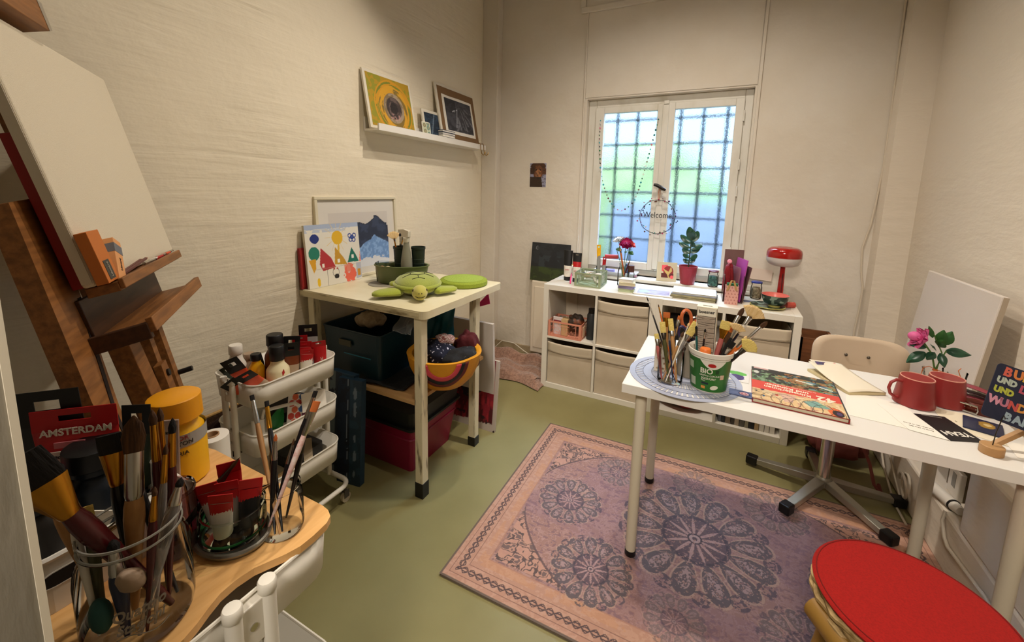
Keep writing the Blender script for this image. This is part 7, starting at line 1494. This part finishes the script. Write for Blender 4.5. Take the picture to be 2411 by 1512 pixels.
for wi,(s_,c_,x,y,sz,_) in enumerate(lt):
    xx=x
    for ci,chh in enumerate(s_):
        cc=c_ if wi in(1,3,5,2) else pal[(ci+wi)%6] if wi==0 else ['#c98a9c','#b06a7c','#b84a44','#c9883c','#d0a040','#6f8a7c'][ci]
        text(chh,sz,mat('ink_'+cc[1:],cc,.6),sg,Matrix.Translation((xx,y,.0014))@Matrix.Rotation((-.06,.05)[ci%2],4,'Z'),name='letter',align='LEFT',bold=.0016,sx=.86)
        xx+=sz*(.78 if chh in 'WM' else .60)
# ---------------- right wall side ----------------
cvr=thing('leaning_canvas','large blank white canvas leaning against the right wall behind the table','canvas',M=frame((1.945,-.635,.503),(0,1,0),(.10,0,1)))
MB().box((0,0,0),(.60,.590,.020)).build('canvas_face',mat('white_canvas_r','#cfc5ba',.85,bump=.2,scale=400),cvr,bevel=.004)
MB().box((-.001,.0,.004),(0.0,.588,.019)).build('folded_side',mat('canvas_side_r','#b3a48f',.9),cvr)
o=thing('wall_box','white and brown cardboard box standing in the wall niche','box',(2.085,-.46,.2205)); MB().box((-.03,-.065,0),(.05,.075,.115)).build('carton',mat('box_brown_m','#6e624d',.7),o,bevel=.002); MB().box((-.050,-.067,0),(-.030,.02,.118)).build('white_spine',WH,o,bevel=.004); MB().box((-.0512,-.040,.04),(-.050,-.012,.10)).build('barcode_label',TC['gry'],o)
sk2=thing('power_socket','white extension socket with plug lying on the niche edge','socket',(1.990,-.565,.243),rz=-PI/2+.25)
MB().cyl((-.08,0,0),(.035,0,0),.022,seg=20).build('socket_body',WH,sk2); MB().lathe([(.023,0),(.023,.006)],20,0,xf((.033,0,0),(0,PI/2,0))).build('seal_ring',BLK,sk2); MB().cyl((.039,0,0),(.070,0,0),.020,.016,18).build('plug',WH,sk2); MB().tube([(-.08,0,0),(-.12,.01,-.005),(-.16,.02,-.01)],.006,8).build('cable_end',WH,sk2)
for i,(pp,r_,lb) in enumerate((([(1.968,-.625,.225),(1.960,-.635,.19),(1.962,-.665,.14),(1.962,-.70,.125),(1.962,-.80,.135),(1.962,-.95,.15),(1.96,-1.15,.12),(1.96,-1.5,.05)],.006,'thick white cable running along the right wall under the table'),([(1.952-.012*sin(t*.7),-.31+.058*cos(t),.115+.052*sin(t)) for t in [i*.45 for i in range(22)]],.0055,'white cable coiled in a loop by the wall niche'),([(1.955,.34,.42),(1.955,.15,.24),(1.950,-.06,.06),(1.93,-.30,.012),(1.93,-.45,.012)],.005,'thin pale cable running from the bag along the floor'),([(1.958,.34,.48),(1.958,.18,.33),(1.957,.0,.19),(1.955,-.18,.09),(1.95,-.3,.04)],.004,'second thin cable hanging behind the chair'))):
    o=MB().tube(pp,r_,8).build('power_cable',CORD); tag(o,lb,'cable','cables by the right wall')
# backpack under the table
PKB=mat('terracotta_nylon','#8c4a44',.75,bump=.5,scale=14,col2='#7a3d38')
bp=thing('backpack','terracotta pink backpack slumped on the floor behind the chair','bag',(1.765,.04,0))
def bpf(v):
    k=1+.06*sin(5*v.x+3*v.z)+.05*sin(7*v.y+2*v.z)+.04*sin(9*v.z); return Vector((math.copysign(abs(v.x)**.8,v.x)*k,math.copysign(abs(v.y)**.8,v.y)*k,math.copysign(abs(v.z)**.75,v.z)*k))
MB().ell((0,0,.19),(.15,.10,.175),seg=36,ring=20,fn=bpf).build('bag_body',PKB,bp); MB().ell((-.01,-.08,.12),(.10,.05,.09),seg=24,ring=12,fn=bpf).build('front_pocket',PKB,bp)
MB().tube([(.08,-.12,.16),(.10,-.20,.10),(.11,-.26,.03),(.13,-.30,.012),(.14,-.22,.012)],.008,6).build('strap',PKB,bp)
cb2=thing('wood_crate','brown wooden crate standing between shelf and right wall','crate',(1.66,.30,0)); 
for i,(a,b) in enumerate((((-.09,-.10,.0),(.09,-.085,.60)),((-.09,-.10,.0),(-.075,.12,.60)),((.075,-.10,.0),(.09,.12,.60)),((-.09,.105,0),(.09,.12,.60)),((-.075,-.085,.3),(.075,.105,.312)))): MB().box(a,b).build('board',mat('crate_wood','#7a4a26',.6,col2='#5f3719',scale=8,stretch=(1,1,6)),cb2)
